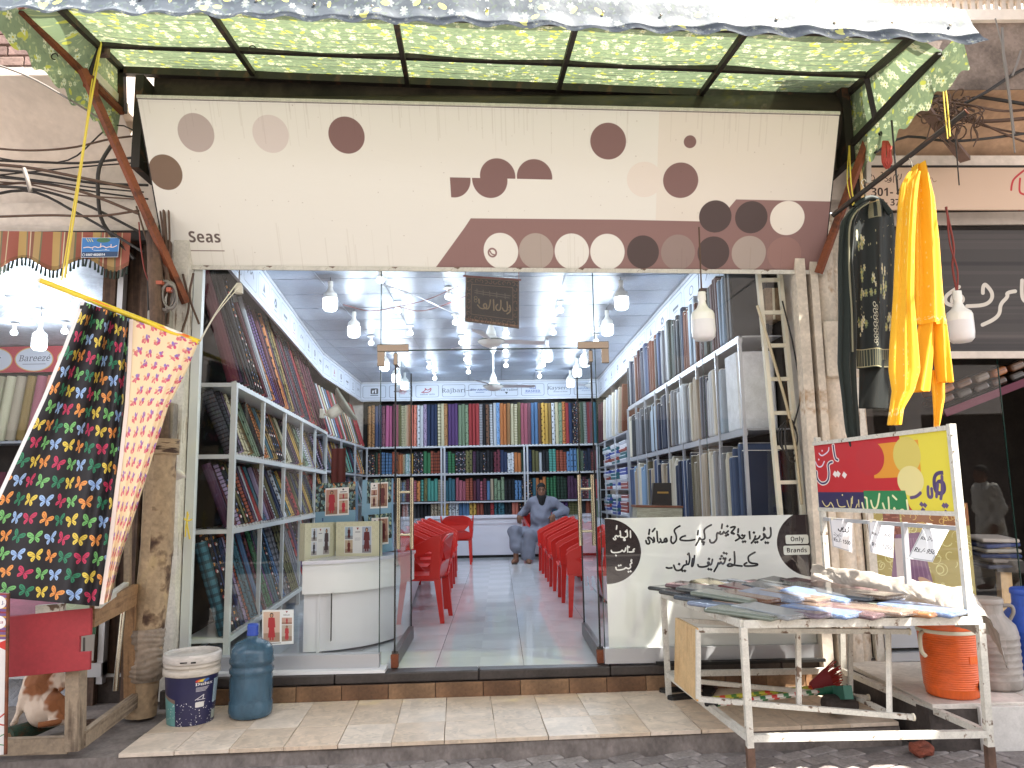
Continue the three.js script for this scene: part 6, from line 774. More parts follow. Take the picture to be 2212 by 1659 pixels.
// ---------------------------------------------------------------- hanging lamps outside, the clothes rail and its clothes
{
  const a = lamp('led_bulb', pz(1521, 737, -5.2), 'unlit white drum bulb hanging on a cord before the right window', null, false, 1, 0.0); a.scale.setScalar(1.16); mesh('cord', rod(V(0, 0.3, 0), V(0, 0.7, 0.02), 0.005), M.cableBrown, a);
  const b = lamp('led_bulb', pz(2078, 741, -4.9), 'unlit white drum bulb hanging on twisted red wire before the black board', null, false, 1, 0.0); b.scale.setScalar(1.16); mesh('cord', [tube([V(0, 0.3, 0), V(-0.01, 0.45, 0), V(0.008, 0.55, 0), V(-0.02, 0.8, 0.01)], 0.006), tube([V(0.004, 0.3, 0), V(0.01, 0.42, 0.01), V(-0.012, 0.58, 0), V(-0.016, 0.8, 0.01)], 0.005)], M.redWire, b);
  const lh = thing('lamp_holder', 'empty white lamp holder hanging inside the left window top', 'lamp holder', pz(516, 625, -5.6)); mesh('socket', lathe([[0.001, 0.05], [0.02, 0.045], [0.03, 0.01], [0.032, -0.03], [0.028, -0.032], [0.026, 0]], 18), M.cream, lh); mesh('cord', rod(V(0, 0.045, 0), V(0.0, 0.4, 0), 0.005), M.cableGrey, lh);
  const RA = pz(1798, 466, -5.02), RB = pz(2088, 241, -4.36), rail = single('clothes_rail', [new THREE.TubeGeometry(new THREE.LineCurve3(RA, RB), 2, 0.017, 12)], M.darkIron, 'dark iron pipe jutting out from the brace, carrying two hanging outfits', 'rail'); mesh('open_end', new THREE.TorusGeometry(0.016, 0.004, 6, 16).applyQuaternion(new THREE.Quaternion().setFromUnitVectors(V(0, 0, 1), RB.clone().sub(RA).normalize())).translate(RB.x, RB.y, RB.z), M.rust, rail);
  const loft = (rows, z, dep, n, ph = 0, na = 36, nv = 34) => sheet((u, v) => { const [y, xl, xr, zz] = along(rows, v), L = pz(xl, y, zz ?? z), R = pz(xr, y, zz ?? z), an = u * Math.PI * 2, c = L.clone().add(R).multiplyScalar(0.5), h = R.clone().sub(L).multiplyScalar(0.5), s = Math.sin(an); const f = dep * (s > 0 ? 1 : 0.8) * s * (1 + 0.5 * Math.sin(Math.cos(an) * n + ph + v * 2)) + Math.sin(Math.cos(an) * n * 1.7 + ph + v * 3) * dep * 0.28; return [c.addScaledVector(h, Math.cos(an)).add(V(0, 0, f)), (Math.cos(an) + 1) / 2, 1 - v]; }, na, nv);
  const hang = (name, label, hx, hy, z, parts, wood) => { const t = thing(name, label, 'clothes'); const h = pz(hx, hy, z); mesh('hanger', [tube([h.clone().add(V(0.012, 0.03, 0)), h.clone().add(V(0, 0.05, 0)), h.clone().add(V(-0.02, 0.03, 0)), h.clone().add(V(-0.004, -0.02, 0)), h.clone().add(V(0, -0.09, 0))], 0.004), ...(wood ? [bar(pz(wood[0], wood[1], z), pz(wood[2], wood[3], z), 0.012, 0.03)] : [])], M.steel, t); for (const [n, g, m] of parts) mesh(n, g, m, t); return t; };
  const dk = drawn(400, 760, (g, w, h) => { g.fillStyle = '#0f1815'; g.fillRect(0, 0, w, h); g.fillStyle = '#9a9270'; for (let i = 0; i < 60; i++) { g.beginPath(); g.arc(rnd() * w, 150 + rnd() * (h - 300), 3, 0, 7); g.fill(); } g.fillStyle = '#8f8a6c'; g.fillRect(150, 60, 96, 240); g.fillStyle = '#141c1a'; g.fillRect(184, 70, 26, 224); g.strokeStyle = '#2a2f26'; for (let i = 0; i < 40; i++) { g.beginPath(); g.moveTo(150, 62 + i * 6); g.lineTo(246, 64 + i * 6); g.stroke(); } g.fillStyle = '#d2b888'; g.beginPath(); g.moveTo(135, 66); g.quadraticCurveTo(185, -90, 250, 62); g.fill();
    const spray = (x, y, n, r) => { for (let i = 0; i < n; i++) { daisy(g, x + rr(-r, r), y + rr(-r * 0.6, r * 0.6), rr(7, 15), pick(['#b9b490', '#8f9468', '#cdc8aa', '#6c7a54']), '#c8b04a'); } }; spray(80, 400, 10, 34); spray(130, 500, 16, 60); spray(270, 500, 14, 60); spray(70, 620, 12, 40); spray(330, 610, 9, 40); for (let i = 0; i < 14; i++) { g.strokeStyle = '#c9c6b0'; g.lineWidth = 3; g.beginPath(); g.ellipse(160 + (i % 2) * 18, 560 + i * 9, 9, 6, 0.4, 0, 7); g.stroke(); }
    g.fillStyle = '#2c352c'; g.fillRect(0, 694, w, 66); g.strokeStyle = '#b5ac84'; g.lineWidth = 3; g.strokeRect(-4, 694, w + 8, 62); for (let i = 0; i < 20; i++) { g.beginPath(); g.moveTo(i * 20, 696); g.lineTo(i * 20, 756); g.stroke(); } });
  const gz = -4.93;
  hang('hanging_suit', 'dark green embroidered suit with a sheer shawl hanging on the iron rail', 1868, 402, -4.9, [
    ['kurta', loft([[437, 1862, 1902], [446, 1848, 1916], [462, 1836, 1928], [500, 1836, 1931], [620, 1842, 1932], [720, 1846, 1930], [796, 1849, 1927]], gz, 0.045, 4), phys('#ffffff', 0.6, { map: dk, sheen: 0.2 })],
    ['trousers', loft([[780, 1854, 1921], [830, 1855, 1919], [882, 1856, 1917]], gz - 0.015, 0.03, 3), std('#0e1512', 0.75)],
    ['shawl', loft([[440, 1858, 1874], [452, 1836, 1858], [480, 1816, 1846], [560, 1811, 1842], [680, 1812, 1850], [790, 1810, 1848], [850, 1818, 1850], [930, 1826, 1856], [975, 1838, 1858]], gz + 0.05, 0.03, 6, 1), phys('#10201a', 0.8, { transmission: 0.35, thickness: 0 })],
    ['shawl_border', tube([pz(1876, 438, gz + 0.1), pz(1852, 455, gz + 0.1), pz(1838, 478, gz + 0.1), pz(1834, 560, gz + 0.1), pz(1840, 680, gz + 0.1), pz(1842, 760, gz + 0.1)], 0.006), std('#7c7a64', 0.7)],
    ['collar', [tube([pz(1846, 448, gz + 0.06), pz(1862, 434, gz + 0.05), pz(1882, 428, gz + 0.04), pz(1902, 436, gz + 0.05), pz(1924, 462, gz + 0.06)], 0.02)], std('#16211d', 0.7)]]);
  const yl = drawn(256, 512, (g, w, h) => { g.fillStyle = '#f0b91a'; g.fillRect(0, 0, w, h); g.fillStyle = '#f4dc98'; for (let i = 0; i < 120; i++) { g.globalAlpha = 0.7; g.beginPath(); g.arc([30, 90, 150, 220][i % 4] + rr(-3, 3), rnd() * h, 2.5, 0, 7); g.fill(); } g.globalAlpha = 0.9; for (let i = 0; i < 70; i++) { g.beginPath(); g.arc(rnd() * w, 465 + rr(-12, 16), rr(2, 6), 0, 7); g.fill(); } g.globalAlpha = 1; });
  const ym = phys('#ffffff', 0.7, { map: yl, transmission: 0.22, thickness: 0, sheen: 0.2 }), yp = phys('#efb41a', 0.75, { transmission: 0.2, thickness: 0 });
  const yz = -4.6;
  hang('hanging_suit', 'bright yellow suit with a long scarf hanging sunlit near the rail end', 1970, 345, -4.62, [
    ['kurta', loft([[358, 1974, 1990], [380, 1968, 2004], [430, 1968, 2018], [520, 1970, 2029], [610, 1972, 2036], [680, 1974, 2042], [702, 1978, 2045]], yz, 0.05, 5, 0.5, 44, 40), ym],
    ['scarf', loft([[372, 1962, 1986], [400, 1946, 1982], [440, 1941, 1978], [520, 1936, 1974], [640, 1931, 1972], [760, 1922, 1984], [800, 1921, 1988], [845, 1928, 1975], [885, 1922, 1950], [918, 1917, 1946]], yz + 0.09, 0.03, 7, 2, 44, 40), ym],
    ['trouser_leg', loft([[690, 1984, 2016], [760, 1976, 2014], [846, 1966, 2007]], yz - 0.01, 0.04, 3, 1), yp],
    ['trouser_leg', loft([[690, 2008, 2042], [760, 2016, 2050], [826, 2026, 2058]], yz - 0.03, 0.04, 3, 2), yp],
    ['scarf_end', loft([[800, 2008, 2040], [860, 2014, 2040], [905, 2016, 2032], [925, 2018, 2028]], yz - 0.08, 0.02, 4, 0), ym]]);
}
// ---------------------------------------------------------------- the shop on the right
{
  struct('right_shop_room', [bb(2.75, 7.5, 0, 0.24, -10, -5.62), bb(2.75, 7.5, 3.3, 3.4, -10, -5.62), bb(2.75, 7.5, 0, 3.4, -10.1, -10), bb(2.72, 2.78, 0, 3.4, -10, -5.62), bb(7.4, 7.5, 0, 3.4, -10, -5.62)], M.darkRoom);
  const bd = thing('urdu_signboard', 'cream signboard with black Urdu lettering and numbers over the right shop', 'sign'), k = zoomed(2140, 380, 5.267), Z = -5.42, P = (x, y, z = Z) => pz(...k(x, y), z);
  mesh('board', slab(P(130, 205), P(2800, 205), P(2800, 760), P(130, 760), 0.02), std('#ffffff', 0.7, { map: drawn(1600, 332, (g, w, h) => { const s = 0.599; g.fillStyle = '#cdb29c'; g.fillRect(0, 0, w, h); g.save(); g.scale(s, s); g.translate(-130, -205); brush(g, [[200, 290, 215, 310, 190, 330], [225, 310, 250, 340, 240, 370, 200, 380], [330, 270, 355, 260, 345, 300, 290, 350, 275, 360], [460, 330, 465, 370, 430, 380, 440, 345, 470, 350, 460, 395, 420, 400], [390, 340, 430, 360, 400, 390, 380, 380], [520, 290, 490, 320, 495, 400], [560, 300, 540, 340, 555, 385, 525, 370, 530, 350], [600, 290, 595, 350, 570, 360]], 10, '#3a2620'); g.fillStyle = '#33201a'; g.font = 'bold 150px sans-serif'; g.fillText('301- 4', 195, 580); g.font = 'bold 120px sans-serif'; g.fillText('312- 37', 180, 705); g.strokeStyle = '#3a2620'; brush(g, [[880, 250, 930, 300, 890, 320], [960, 360, 1000, 320, 1020, 400, 1060, 380]], 8, '#8c6e5c'); brush(g, [[2215, 240, 2080, 340, 2050, 430, 2045, 500], [2160, 350, 2150, 480, 2160, 540, 2215, 560], [2300, 260, 2290, 420]], 26, '#b8353c'); g.restore(); }) }), bd);
  mesh('top_rail', [bar(P(100, 120), P(2800, 120), 0.03, 0.075), bar(P(150, 90), P(150, 420), 0.035, 0.05)], M.plasterPale, bd); mesh('gap', bar(P(130, 178), P(2800, 178), 0.02, 0.028), M.black, bd);
  const bb2 = thing('black_signboard', 'black painted board with large white Urdu brush lettering over the right shop', 'sign'), q = zoomed(2300, 640, 5.925), Q = (x, y, z = -5.36) => pz(...q(x, y), z);
  mesh('board', slab(Q(-700, -380), Q(2700, -380), Q(2700, 1425), Q(-700, 1425), 0.03), std('#ffffff', 0.55, { map: drawn(1700, 902, (g, w, h) => { g.fillStyle = '#352f2d'; g.fillRect(0, 0, w, h); for (let i = 0; i < 26; i++) { g.fillStyle = `rgba(${i % 2 ? '20,16,15' : '90,80,76'},.25)`; g.fillRect(0, rnd() * h, w, rr(6, 40)); } g.save(); g.scale(0.5, 0.5); g.translate(700, 380); brush(g, [[590, 465, 430, 560, 370, 640, 400, 720, 520, 745], [480, 680, 480, 610, 570, 570, 650, 620, 640, 690, 560, 680], [945, 555, 945, 400, 1040, 480, 1095, 580, 1060, 680, 950, 740, 705, 750], [1420, 530, 1290, 545, 1320, 610, 1200, 720, 1195, 860, 1100, 950, 930, 1025], [1520, 370, 1510, 560, 1550, 680, 1650, 700], [1800, 420, 1820, 640, 1980, 700, 2080, 560], [2300, 380, 2290, 700]], 56, '#c3bbb0'); g.restore(); }) }), bb2);
  mesh('lower_rail', bar(Q(-600, 1470), Q(2700, 1462), 0.03, 0.05), M.plasterPale, bb2);
  // packets on a high shelf, sloping shelf edge, posters on the glass
  const sh = thing('high_shelf', 'maroon-edged sloping shelf near the top of the right shop doorway', 'shelf'); mesh('shelf_edge', bar(pz(2040, 893, -6.1), pz(2330, 780, -6.1), 0.03, 0.06), std('#6a2440', 0.6), sh); mesh('shelf_board', slab(pz(2040, 880, -6.9), pz(2330, 770, -6.9), pz(2330, 778, -6.1), pz(2040, 890, -6.1), 0.02), M.darkIron, sh);
  const pm = ['#5a3a2c', '#a8622c', '#4a4440', '#6c4a34', '#3c2c28', '#7a6a5c'];
  for (let r = 0; r < 2; r++) for (let i = 0; i < 7; i++) { const p = pz(2040 + i * 38, 862 - i * 12 - r * 22, -6.2), m = single('fabric_packet', rbx(0.13, 0.07, 0.3, 0.025, 0, 0, -0.1), phys(pm[(i * 2 + r) % 6], 0.25, { clearcoat: 0.8, clearcoatRoughness: 0.15, bumpMap: bumpCoarse, bumpScale: 0.01 }), `wrapped fabric packet on the right shop's high shelf, ${ord(i + 1)} from left in the ${r ? 'upper' : 'lower'} layer`, 'packet', 'packets on the high shelf'); m.position.copy(p); m.rotation.z = 0.35; mesh('crease', bx(0.11, 0.003, 0.004, 0, 0.005, 0.05), M.black, m); }
  const gl = thing('shop_window', 'frameless glass pane of the right shop mirroring a man in white', 'glass pane'); mesh('pane', new THREE.PlaneGeometry(1.02, 2.7).translate(3.16, 1.55, -5.5), M.glass, gl); mesh('edge', bb(3.67, 3.676, 0.24, 2.9, -5.505, -5.495), M.glassEdge, gl); mesh('base', [bb(2.66, 3.67, 0.32, 0.5, -5.55, -5.47), bb(2.66, 3.67, 0.235, 0.29, -5.56, -5.44)], std('#c8cace', 0.35, { metalness: 0.3 }), gl);
  const ps = thing('fashion_poster', 'poster of a purple dress on gold scrollwork pasted inside the right window', 'poster'); mesh('sheet', slab(V(2.66, 1.3, -5.52), V(3.36, 1.3, -5.52), V(3.36, 0.5, -5.52), V(2.66, 0.5, -5.52), 0.004), std('#ffffff', 0.5, { map: drawn(520, 600, (g, w, h) => { g.fillStyle = '#a89a58'; g.fillRect(0, 0, w, h); g.strokeStyle = '#d2cf92'; for (let i = 0; i < 130; i++) { g.lineWidth = rr(2, 6); g.beginPath(); g.arc(rnd() * w, rnd() * h, rr(8, 34), rnd() * 6, rnd() * 6 + 3); g.stroke(); } g.fillStyle = '#8c5a34'; g.fillRect(160, 0, 360, 120); g.strokeStyle = '#c8a85c'; for (let i = 0; i < 50; i++) { g.beginPath(); g.arc(160 + rnd() * 360, rnd() * 120, rr(6, 18), rnd() * 6, rnd() * 6 + 3); g.stroke(); } g.fillStyle = '#7c4a3c'; g.fillRect(60, 0, 90, 200); g.fillStyle = '#a8705c'; for (let i = 0; i < 24; i++) { g.fillRect(64 + rnd() * 60, rnd() * 200, 20, 6); }
    g.fillStyle = '#7c5a78'; g.beginPath(); g.moveTo(120, 160); g.lineTo(250, 150); g.lineTo(330, 600); g.lineTo(40, 600); g.fill(); g.fillStyle = '#8f7088'; for (let i = 0; i < 8; i++) { g.beginPath(); g.moveTo(140 + i * 14, 180); g.lineTo(60 + i * 36, 600); g.lineTo(68 + i * 36, 600); g.lineTo(146 + i * 14, 180); g.fill(); } g.fillStyle = '#c9a88c'; g.beginPath(); g.ellipse(270, 420, 60, 20, 0.6, 0, 7); g.fill(); g.fillStyle = '#c2b8b4'; g.fillRect(110, 180, 60, 260); }) }), ps);
  const wp = thing('wooden_post', 'pale wooden post with a dark cross beam inside the right doorway', 'post'); mesh('post', bar(pz(2176, 1355, -5.9), pz(2164, 1180, -5.9), 0.085, 0.06), M.ply, wp); mesh('cross_beam', bar(pz(2150, 1222, -5.86), pz(2330, 1230, -5.86), 0.05, 0.085), M.darkIron, wp);
  const gs = thing('folded_clothes', 'pile of folded blue and grey garments on the bench inside the right doorway', 'clothes'); ['#3a3f52', '#77706a', '#24345c', '#8f8a80', '#2c3a66', '#a8a098'].forEach((c, i) => { const g = rbx(0.3, 0.03, 0.24, 0.014, 0, 0, 0), p = pz(2150 - i * 2, 1218 - i * 11, -5.95); const m = mesh('garment', g, std(c, 0.85), gs); m.position.copy(p); m.rotation.set(0.1, rr(-0.3, 0.3), rr(-0.12, 0.02)); });
  // overhead tangle at upper right
  const cab = [[[1905, 300], [1960, 245], [2050, 255], [2120, 262], [2280, 250]], [[1900, 290], [1985, 220], [2060, 205], [2280, 235]], [[1990, 205], [2050, 235], [2120, 270], [2280, 300]], [[1890, 330], [1960, 295], [2050, 305], [2280, 280]], [[1990, 200], [2070, 240], [2160, 285], [2280, 330]], [[2050, 240], [2120, 205], [2200, 155], [2280, 130]], [[1995, 215], [2080, 225], [2180, 240], [2280, 225]]];
  cab.forEach((l, i) => single('overhead_cable', tube(l.map(([x, y], j) => pz(x, y, -5.0 + Math.sin(i + j * 2) * 0.08)), rr(0.006, 0.013)), i % 2 ? M.cable : M.cableBrown, `dark cable strung over the right shop, ${ord(i + 1)} of the tangle counted downward`, 'cable', 'cables over the right shop'));
  const kn = thing('wire_tangle', 'dense tangle of looped brown wire hanging under the upper right canopy', 'wire'); kn.userData.kind = undefined; delete kn.userData.kind;
  mesh('loops', Array.from({ length: 46 }, () => { const c = pz(rr(1990, 2110), rr(215, 285), -4.9), r = rr(0.02, 0.06); return new THREE.TorusGeometry(r, 0.005, 5, 12, rr(3, 6.2)).rotateX(rr(-1.2, 1.2)).rotateY(rr(0, 3)).translate(c.x, c.y, c.z + rr(-0.08, 0.08)); }), M.cableBrown, kn); mesh('dangling_ends', Array.from({ length: 16 }, () => { const x = rr(2000, 2115), y = rr(245, 280), p = pz(x, y, -4.9); return tube([p, p.clone().add(V(rr(-0.04, 0.04), -0.06, 0)), p.clone().add(V(rr(-0.06, 0.06), rr(-0.2, -0.1), 0))], 0.005, 8, 5); }), M.cableBrown, kn);
  [[[2165, 60], [2168, 120], [2178, 190], [2190, 290]], [[2150, 40], [2172, 130], [2182, 220], [2192, 330]], [[2205, 110], [2196, 140], [2186, 165]], [[1926, 260], [1932, 330], [1940, 420]], [[2064, 300], [2068, 350], [2072, 400]]].forEach((l, i) => single('hanging_rope', tube(l.map(([x, y]) => pz(x, y, -4.7)), [0.009, 0.005, 0.007, 0.006, 0.004][i]), i < 3 ? M.cableGrey : M.cable, ['frayed grey rope hanging at the far upper right', 'thin dark wire hanging beside the frayed grey rope', 'short black cord at the far upper right edge', 'dark cord hanging down behind the yellow suit', 'thin cord hanging from the canopy above the red-wired bulb'][i], 'rope'));
  single('canopy_brace', bar(pz(1985, 180 + 40, -4.75), pz(2085, 345, -5.3), 0.07, 0.03), std('#7a6258', 0.7, { map: D1 }), 'flat brown iron strut slanting under the right canopy', 'brace');
  single('cloth_scraps', Array.from({ length: 9 }, (_, i) => { const x = 1908 + i * 2.2; return tube([pz(x, 305, -4.9), pz(x + rr(-3, 3), 330, -4.88), pz(x + rr(-3, 3), 352, -4.88), pz(1916 + rr(-5, 5), 364, -4.9)], 0.007); }), std('#a83a2c', 0.7, { map: DS }), 'small bundle of red and yellow cords hanging under the awning corner', 'cord');
  single('yellow_strip', bar(pz(1858, 345, -5.2), pz(1866, 470, -5.25), 0.02, 0.012), std('#d2b078', 0.7), 'pale wooden slat hanging between the brace and the rail', 'slat');
}
// ---------------------------------------------------------------- table of packed cloth with a sign frame on its right side
const FL = V(1.245, 0.765, -4.06), FR = V(2.452, 0.765, -4.02), BL = V(1.085, 0.765, -5.24), BR = V(2.26, 0.765, -5.2);
const onTable = (s, t, y = 0) => BL.clone().lerp(BR, s).lerp(FL.clone().lerp(FR, s), t).add(V(0, y, 0));
{
  const t = thing('display_table', 'white metal table of plastic-wrapped folded cloths standing right of the entrance', 'table'), W = 0.034;
  mesh('table_top', slab(BL, BR, FR, FL, 0.02), M.woodGrey, t);
  mesh('top_frame', [bar(FL.clone().setY(0.745), FR.clone().setY(0.745), W, 0.04), bar(BL.clone().setY(0.745), BR.clone().setY(0.745), W), bar(FL.clone().setY(0.745), BL.clone().setY(0.745), W, 0.04), bar(FR.clone().setY(0.745), BR.clone().setY(0.745), W)], M.whiteMetal, t);
  const ft = [[FL, V(1.275, STREET, -4.16)], [FR, V(2.47, STREET, -4.08)], [BL, V(1.1, PLAT, -5.28)], [BR, V(2.25, PLAT, -5.26)]]; for (const [a, b] of ft) mesh('leg', bar(a.clone().setY(0.73), b, W), M.whiteMetal, t);
  const on = (i, y) => { const [a, b] = ft[i]; return b.clone().lerp(a, (y - b.y) / (0.765 - b.y)); };
  mesh('stretcher', bar(on(0, 0.165), on(1, 0.18), W), M.whiteMetal, t); mesh('stretcher', bar(on(2, 0.23), on(3, 0.23), W), M.whiteMetal, t); mesh('stretcher', bar(on(0, 0.165), on(2, 0.23), W), M.whiteMetal, t); mesh('stretcher', bar(on(1, 0.18), on(3, 0.23), W), M.whiteMetal, t);
  for (const i of [0, 1]) mesh('foot', bar(on(i, 0.12), on(i, -0.012), W + 0.004), std('#6e5446', 0.8, { map: D2 }), t);
  // packets
  const N = 0.012, pk = [0, 1, 2].map((v) => { const g = rbx(0.40, 0.036, 0.2, 0.017, 0, 0.018, 0, 3), p = g.attributes.position; for (let i = 0; i < p.count; i++) { const x = p.getX(i), z = p.getZ(i); p.setY(i, p.getY(i) * (1 - 0.25 * Math.abs(x) / 0.18) + Math.sin(x * 11 + v * 2) * 0.004 + Math.sin(z * 19 + v) * 0.003); p.setZ(i, z * (1 + 0.06 * Math.sin(x * 14 + v))); } g.computeVertexNormals(); return g; });
  const crinkle = pixels(512, (i) => [Math.pow(Math.abs(N1[i] - 0.5) * 2, 0.6) * 0.6 + Math.abs(N2[i] - 0.5) * 0.8, 0, 0], false, 2.5);
  const packs = new Map(), packed = (c) => { if (!packs.has(c)) packs.set(c, phys(new THREE.Color(c).multiplyScalar(0.62), 0.8, { map: weave, clearcoat: 0.9, clearcoatRoughness: 0.14, bumpMap: crinkle, bumpScale: 0.01 })); return packs.get(c); };
  const flap = sheet((u, v) => [V(0.17 + u * 0.07, 0.02 + Math.sin(u * 9 + v * 7) * 0.008, (v - 0.5) * 0.19 * (1 - u * 0.3))], 6, 8), wrap = phys('#ffffff', 0.06, { transmission: 1, thickness: 0, ior: 1.45, bumpMap: crinkle, bumpScale: 0.012 });
  const C = { 'dark grey': '#4e5152', maroon: '#5e2b33', slate: '#4b5660', mauve: '#7d5a60', olive: '#6b6449', 'blue grey': '#5b6472', brown: '#4c3b34', red: '#7c2a34', tan: '#8f7562', sage: '#8f9a8a', rust: '#8a5634', 'pale blue': '#9fb0d0', beige: '#a58a78', lilac: '#8a7488', plum: '#4a2c44', 'light blue': '#8aa6d8', orange: '#b5763c', white: '#b8bcc0' };
  const rows = [['dark grey', 'mauve', 'slate', 'mauve', 'olive', 'blue grey', 'mauve'], ['dark grey', 'maroon', 'brown', 'dark grey', 'brown', 'red', 'slate', 'brown'], ['blue grey', 'tan', 'mauve', 'sage', 'rust', 'pale blue', 'beige', 'light blue'], ['pale blue', 'beige', 'lilac', 'tan', 'slate', 'brown', 'sage', 'plum'], ['sage', 'white', 'lilac', 'light blue', 'mauve', 'beige', 'orange', 'light blue']];
  rows.forEach((r, j) => r.forEach((c, i) => { const s = (i + 0.6) / r.length * 0.9 - 0.01, tt = 0.07 + j * 0.205, p = onTable(clamp(s, 0.06, 0.83), tt, 0.004 + (i % 2) * 0.004); const v = (i + j) % 3, m = single('cloth_packet', pk[v], packed(C[c]), `${c} cloth packet in clear plastic, ${ord(i + 1)} from left in the ${['rear', 'second', 'middle', 'fourth', 'front'][j]} row`, 'cloth packet', 'plastic-wrapped cloth packets on the display table'); m.position.copy(p); m.rotation.set(0.02, -0.95 + rr(-0.14, 0.14), rr(-0.02, 0.02)); mesh('plastic_wrap', flap, wrap, m); void N; }));
  rows.slice(0, 3).forEach((r, j) => r.forEach((c0, i) => { if (i === r.length - 1) return; const c = rows[j][(i + 3) % r.length], s = (i + 1.1) / r.length * 0.88, tt = 0.16 + j * 0.205, p = onTable(clamp(s, 0.1, 0.8), tt, 0.037), v = (i + j + 1) % 3, m = single('cloth_packet', pk[v], packed(C[c]), `${c} cloth packet in clear plastic, ${ord(i + 1)} from left atop ${['the rear rows', 'the second row', 'the middle row', 'the front rows'][j]}`, 'cloth packet', 'plastic-wrapped cloth packets on the display table'); m.position.copy(p); m.rotation.set(0.05, -0.95 + rr(-0.16, 0.16), rr(-0.05, 0.03)); mesh('plastic_wrap', flap, wrap, m); }));
  // wrapping paper along the right edge
  const top = [[1752, 1222, -5.3], [1800, 1226, -5.14], [1858, 1238, -4.95], [1923, 1243, -4.75], [1975, 1249, -4.58], [2034, 1261, -4.4], [2086, 1273, -4.22], [2124, 1335, -4.02]], bot = [[1762, 1268, -5.2], [1812, 1280, -5.06], [1865, 1288, -4.9], [1925, 1300, -4.7], [1975, 1310, -4.52], [2015, 1322, -4.34], [2050, 1335, -4.18], [2076, 1352, -4.02]];
  single('packing_paper', thick(sheet((u, v) => { const [tx, ty, tz] = along(top, u), [bx0, by0, bz0] = along(bot, u), T = pz(tx, ty, tz), B = pz(bx0, by0, bz0), n = (N1[Math.floor(u * 511) + 512 * Math.floor(v * 300 + 20)] - 0.5), m = (N2[Math.floor(u * 511) + 512 * Math.floor(v * 200 + 60)] - 0.5); let p; if (v < 0.55) { const k = v / 0.55; p = B.clone().lerp(T, k); p.x += -Math.sin(k * Math.PI) * 0.03; } else { const k = (v - 0.55) / 0.45; p = T.clone().add(V(0.1 * k, -0.02 * k - 0.22 * k * k, 0.02 * k)); } return [p.add(V(n * 0.06, n * 0.05 + m * 0.03, m * 0.04)), u * 1.3, v * 0.5]; }, 90, 26), 0.003), phys('#bdb3a8', 0.7, { map: dirt(0.75, 1, 1.2), bumpMap: bumpCoarse, bumpScale: 0.008, transmission: 0.12, thickness: 0 }), 'crumpled brown and clear packing paper rolled along the table right edge', 'packing paper');
  // frame with the painted board and price notes
  const s = thing('price_board', 'white frame with a red, blue, green and yellow Urdu board at the table side', 'sign'), TL = pz(1758, 959, -5.22), BLb = pz(1770, 1100, -5.22), TR = pz(2047, 924, -4.12), BRb = pz(2066, 1110, -4.12);
  const art = drawn(1024, 430, (g, w, h) => { const U = (v) => { const q = (v - 1764) / (2057 - 1764); return w * q * 5.22 / (4.12 + 1.1 * q); }, k = h / 150, Y = (v) => (v - 953) * k;
    g.fillStyle = '#b9262c'; g.fillRect(0, 0, w, h); g.fillStyle = '#d8ca42'; g.beginPath(); g.moveTo(U(1950), 0); g.lineTo(w, 0); g.lineTo(w, h); g.lineTo(U(1975), h); g.quadraticCurveTo(U(1950), h, U(1952), h * 0.6); g.closePath(); g.fill(); g.fillStyle = '#d8922c'; g.fillRect(U(1888), h * 0.1, U(1990) - U(1888), h * 0.45); g.fillStyle = '#cdbc60'; g.beginPath(); g.ellipse(U(1962), h * 0.28, 95, 100, 0, 0, 7); g.fill(); g.fillStyle = '#b52a30'; g.beginPath(); g.ellipse(U(1882), h * 0.28, 110, 100, 0, 0, 7); g.fill(); g.fillStyle = '#dccf8e'; g.beginPath(); g.ellipse(U(1965), h * 0.6, 90, 80, 0, 0, 7); g.fill();
    g.fillStyle = '#2f2752'; g.fillRect(0, h * 0.74, U(1862), h * 0.26); g.fillStyle = '#2c7c4a'; g.beginPath(); g.moveTo(U(1862), h * 0.72); g.lineTo(U(1952), h * 0.72); g.lineTo(U(1958), h); g.lineTo(U(1862), h); g.fill();
    const z = (p) => p.map((v, i) => i % 2 ? v / 4.88 / 1.1573 * k * 1.0 + Y(933) : U((2030 + v / 4.88) / 1.1573)); const big = [[290, 150, 295, 310, 330, 330], [260, 350, 200, 360, 215, 480, 190, 600, 110, 630, 55, 560, 60, 470], [285, 505], [320, 505], [395, 520]].map((s) => z(s.map((v, i) => i % 2 ? v + 10 : v))); brush(g, big, 26, '#e4dcd8'); brush(g, big.filter((b) => b.length > 2), 12, '#3a2c54');
    brush(g, [[110, 220, 130, 260, 180, 240, 230, 200, 235, 160], [150, 190], [60, 330, 70, 390, 130, 400, 165, 330], [100, 300]].map((s) => z(s.map((v, i) => i % 2 ? v + 20 : v))), 9, '#d8cfe0');
    brush(g, [[100, 800, 130, 880, 180, 850, 200, 800, 235, 890], [280, 780, 285, 860, 330, 870, 370, 860], [400, 790, 415, 880, 440, 890, 455, 760], [470, 740, 460, 820], [500, 870, 520, 830], [540, 780, 538, 860], [170, 900], [225, 905], [350, 720]].map((s) => z(s.map((v, i) => i % 2 ? v + 55 : v))), 8, '#d8c88a');
    brush(g, [[580, 830, 590, 920, 640, 930, 640, 780], [690, 800, 700, 900, 760, 880, 800, 720], [830, 830, 850, 930, 900, 930, 905, 760], [960, 740, 1000, 780], [965, 885], [1020, 920, 1060, 880, 1090, 930], [1125, 790, 1130, 900], [620, 760, 640, 770]].map((s) => z(s.map((v, i) => i % 2 ? v + 40 : v))), 13, '#e4e0b0');
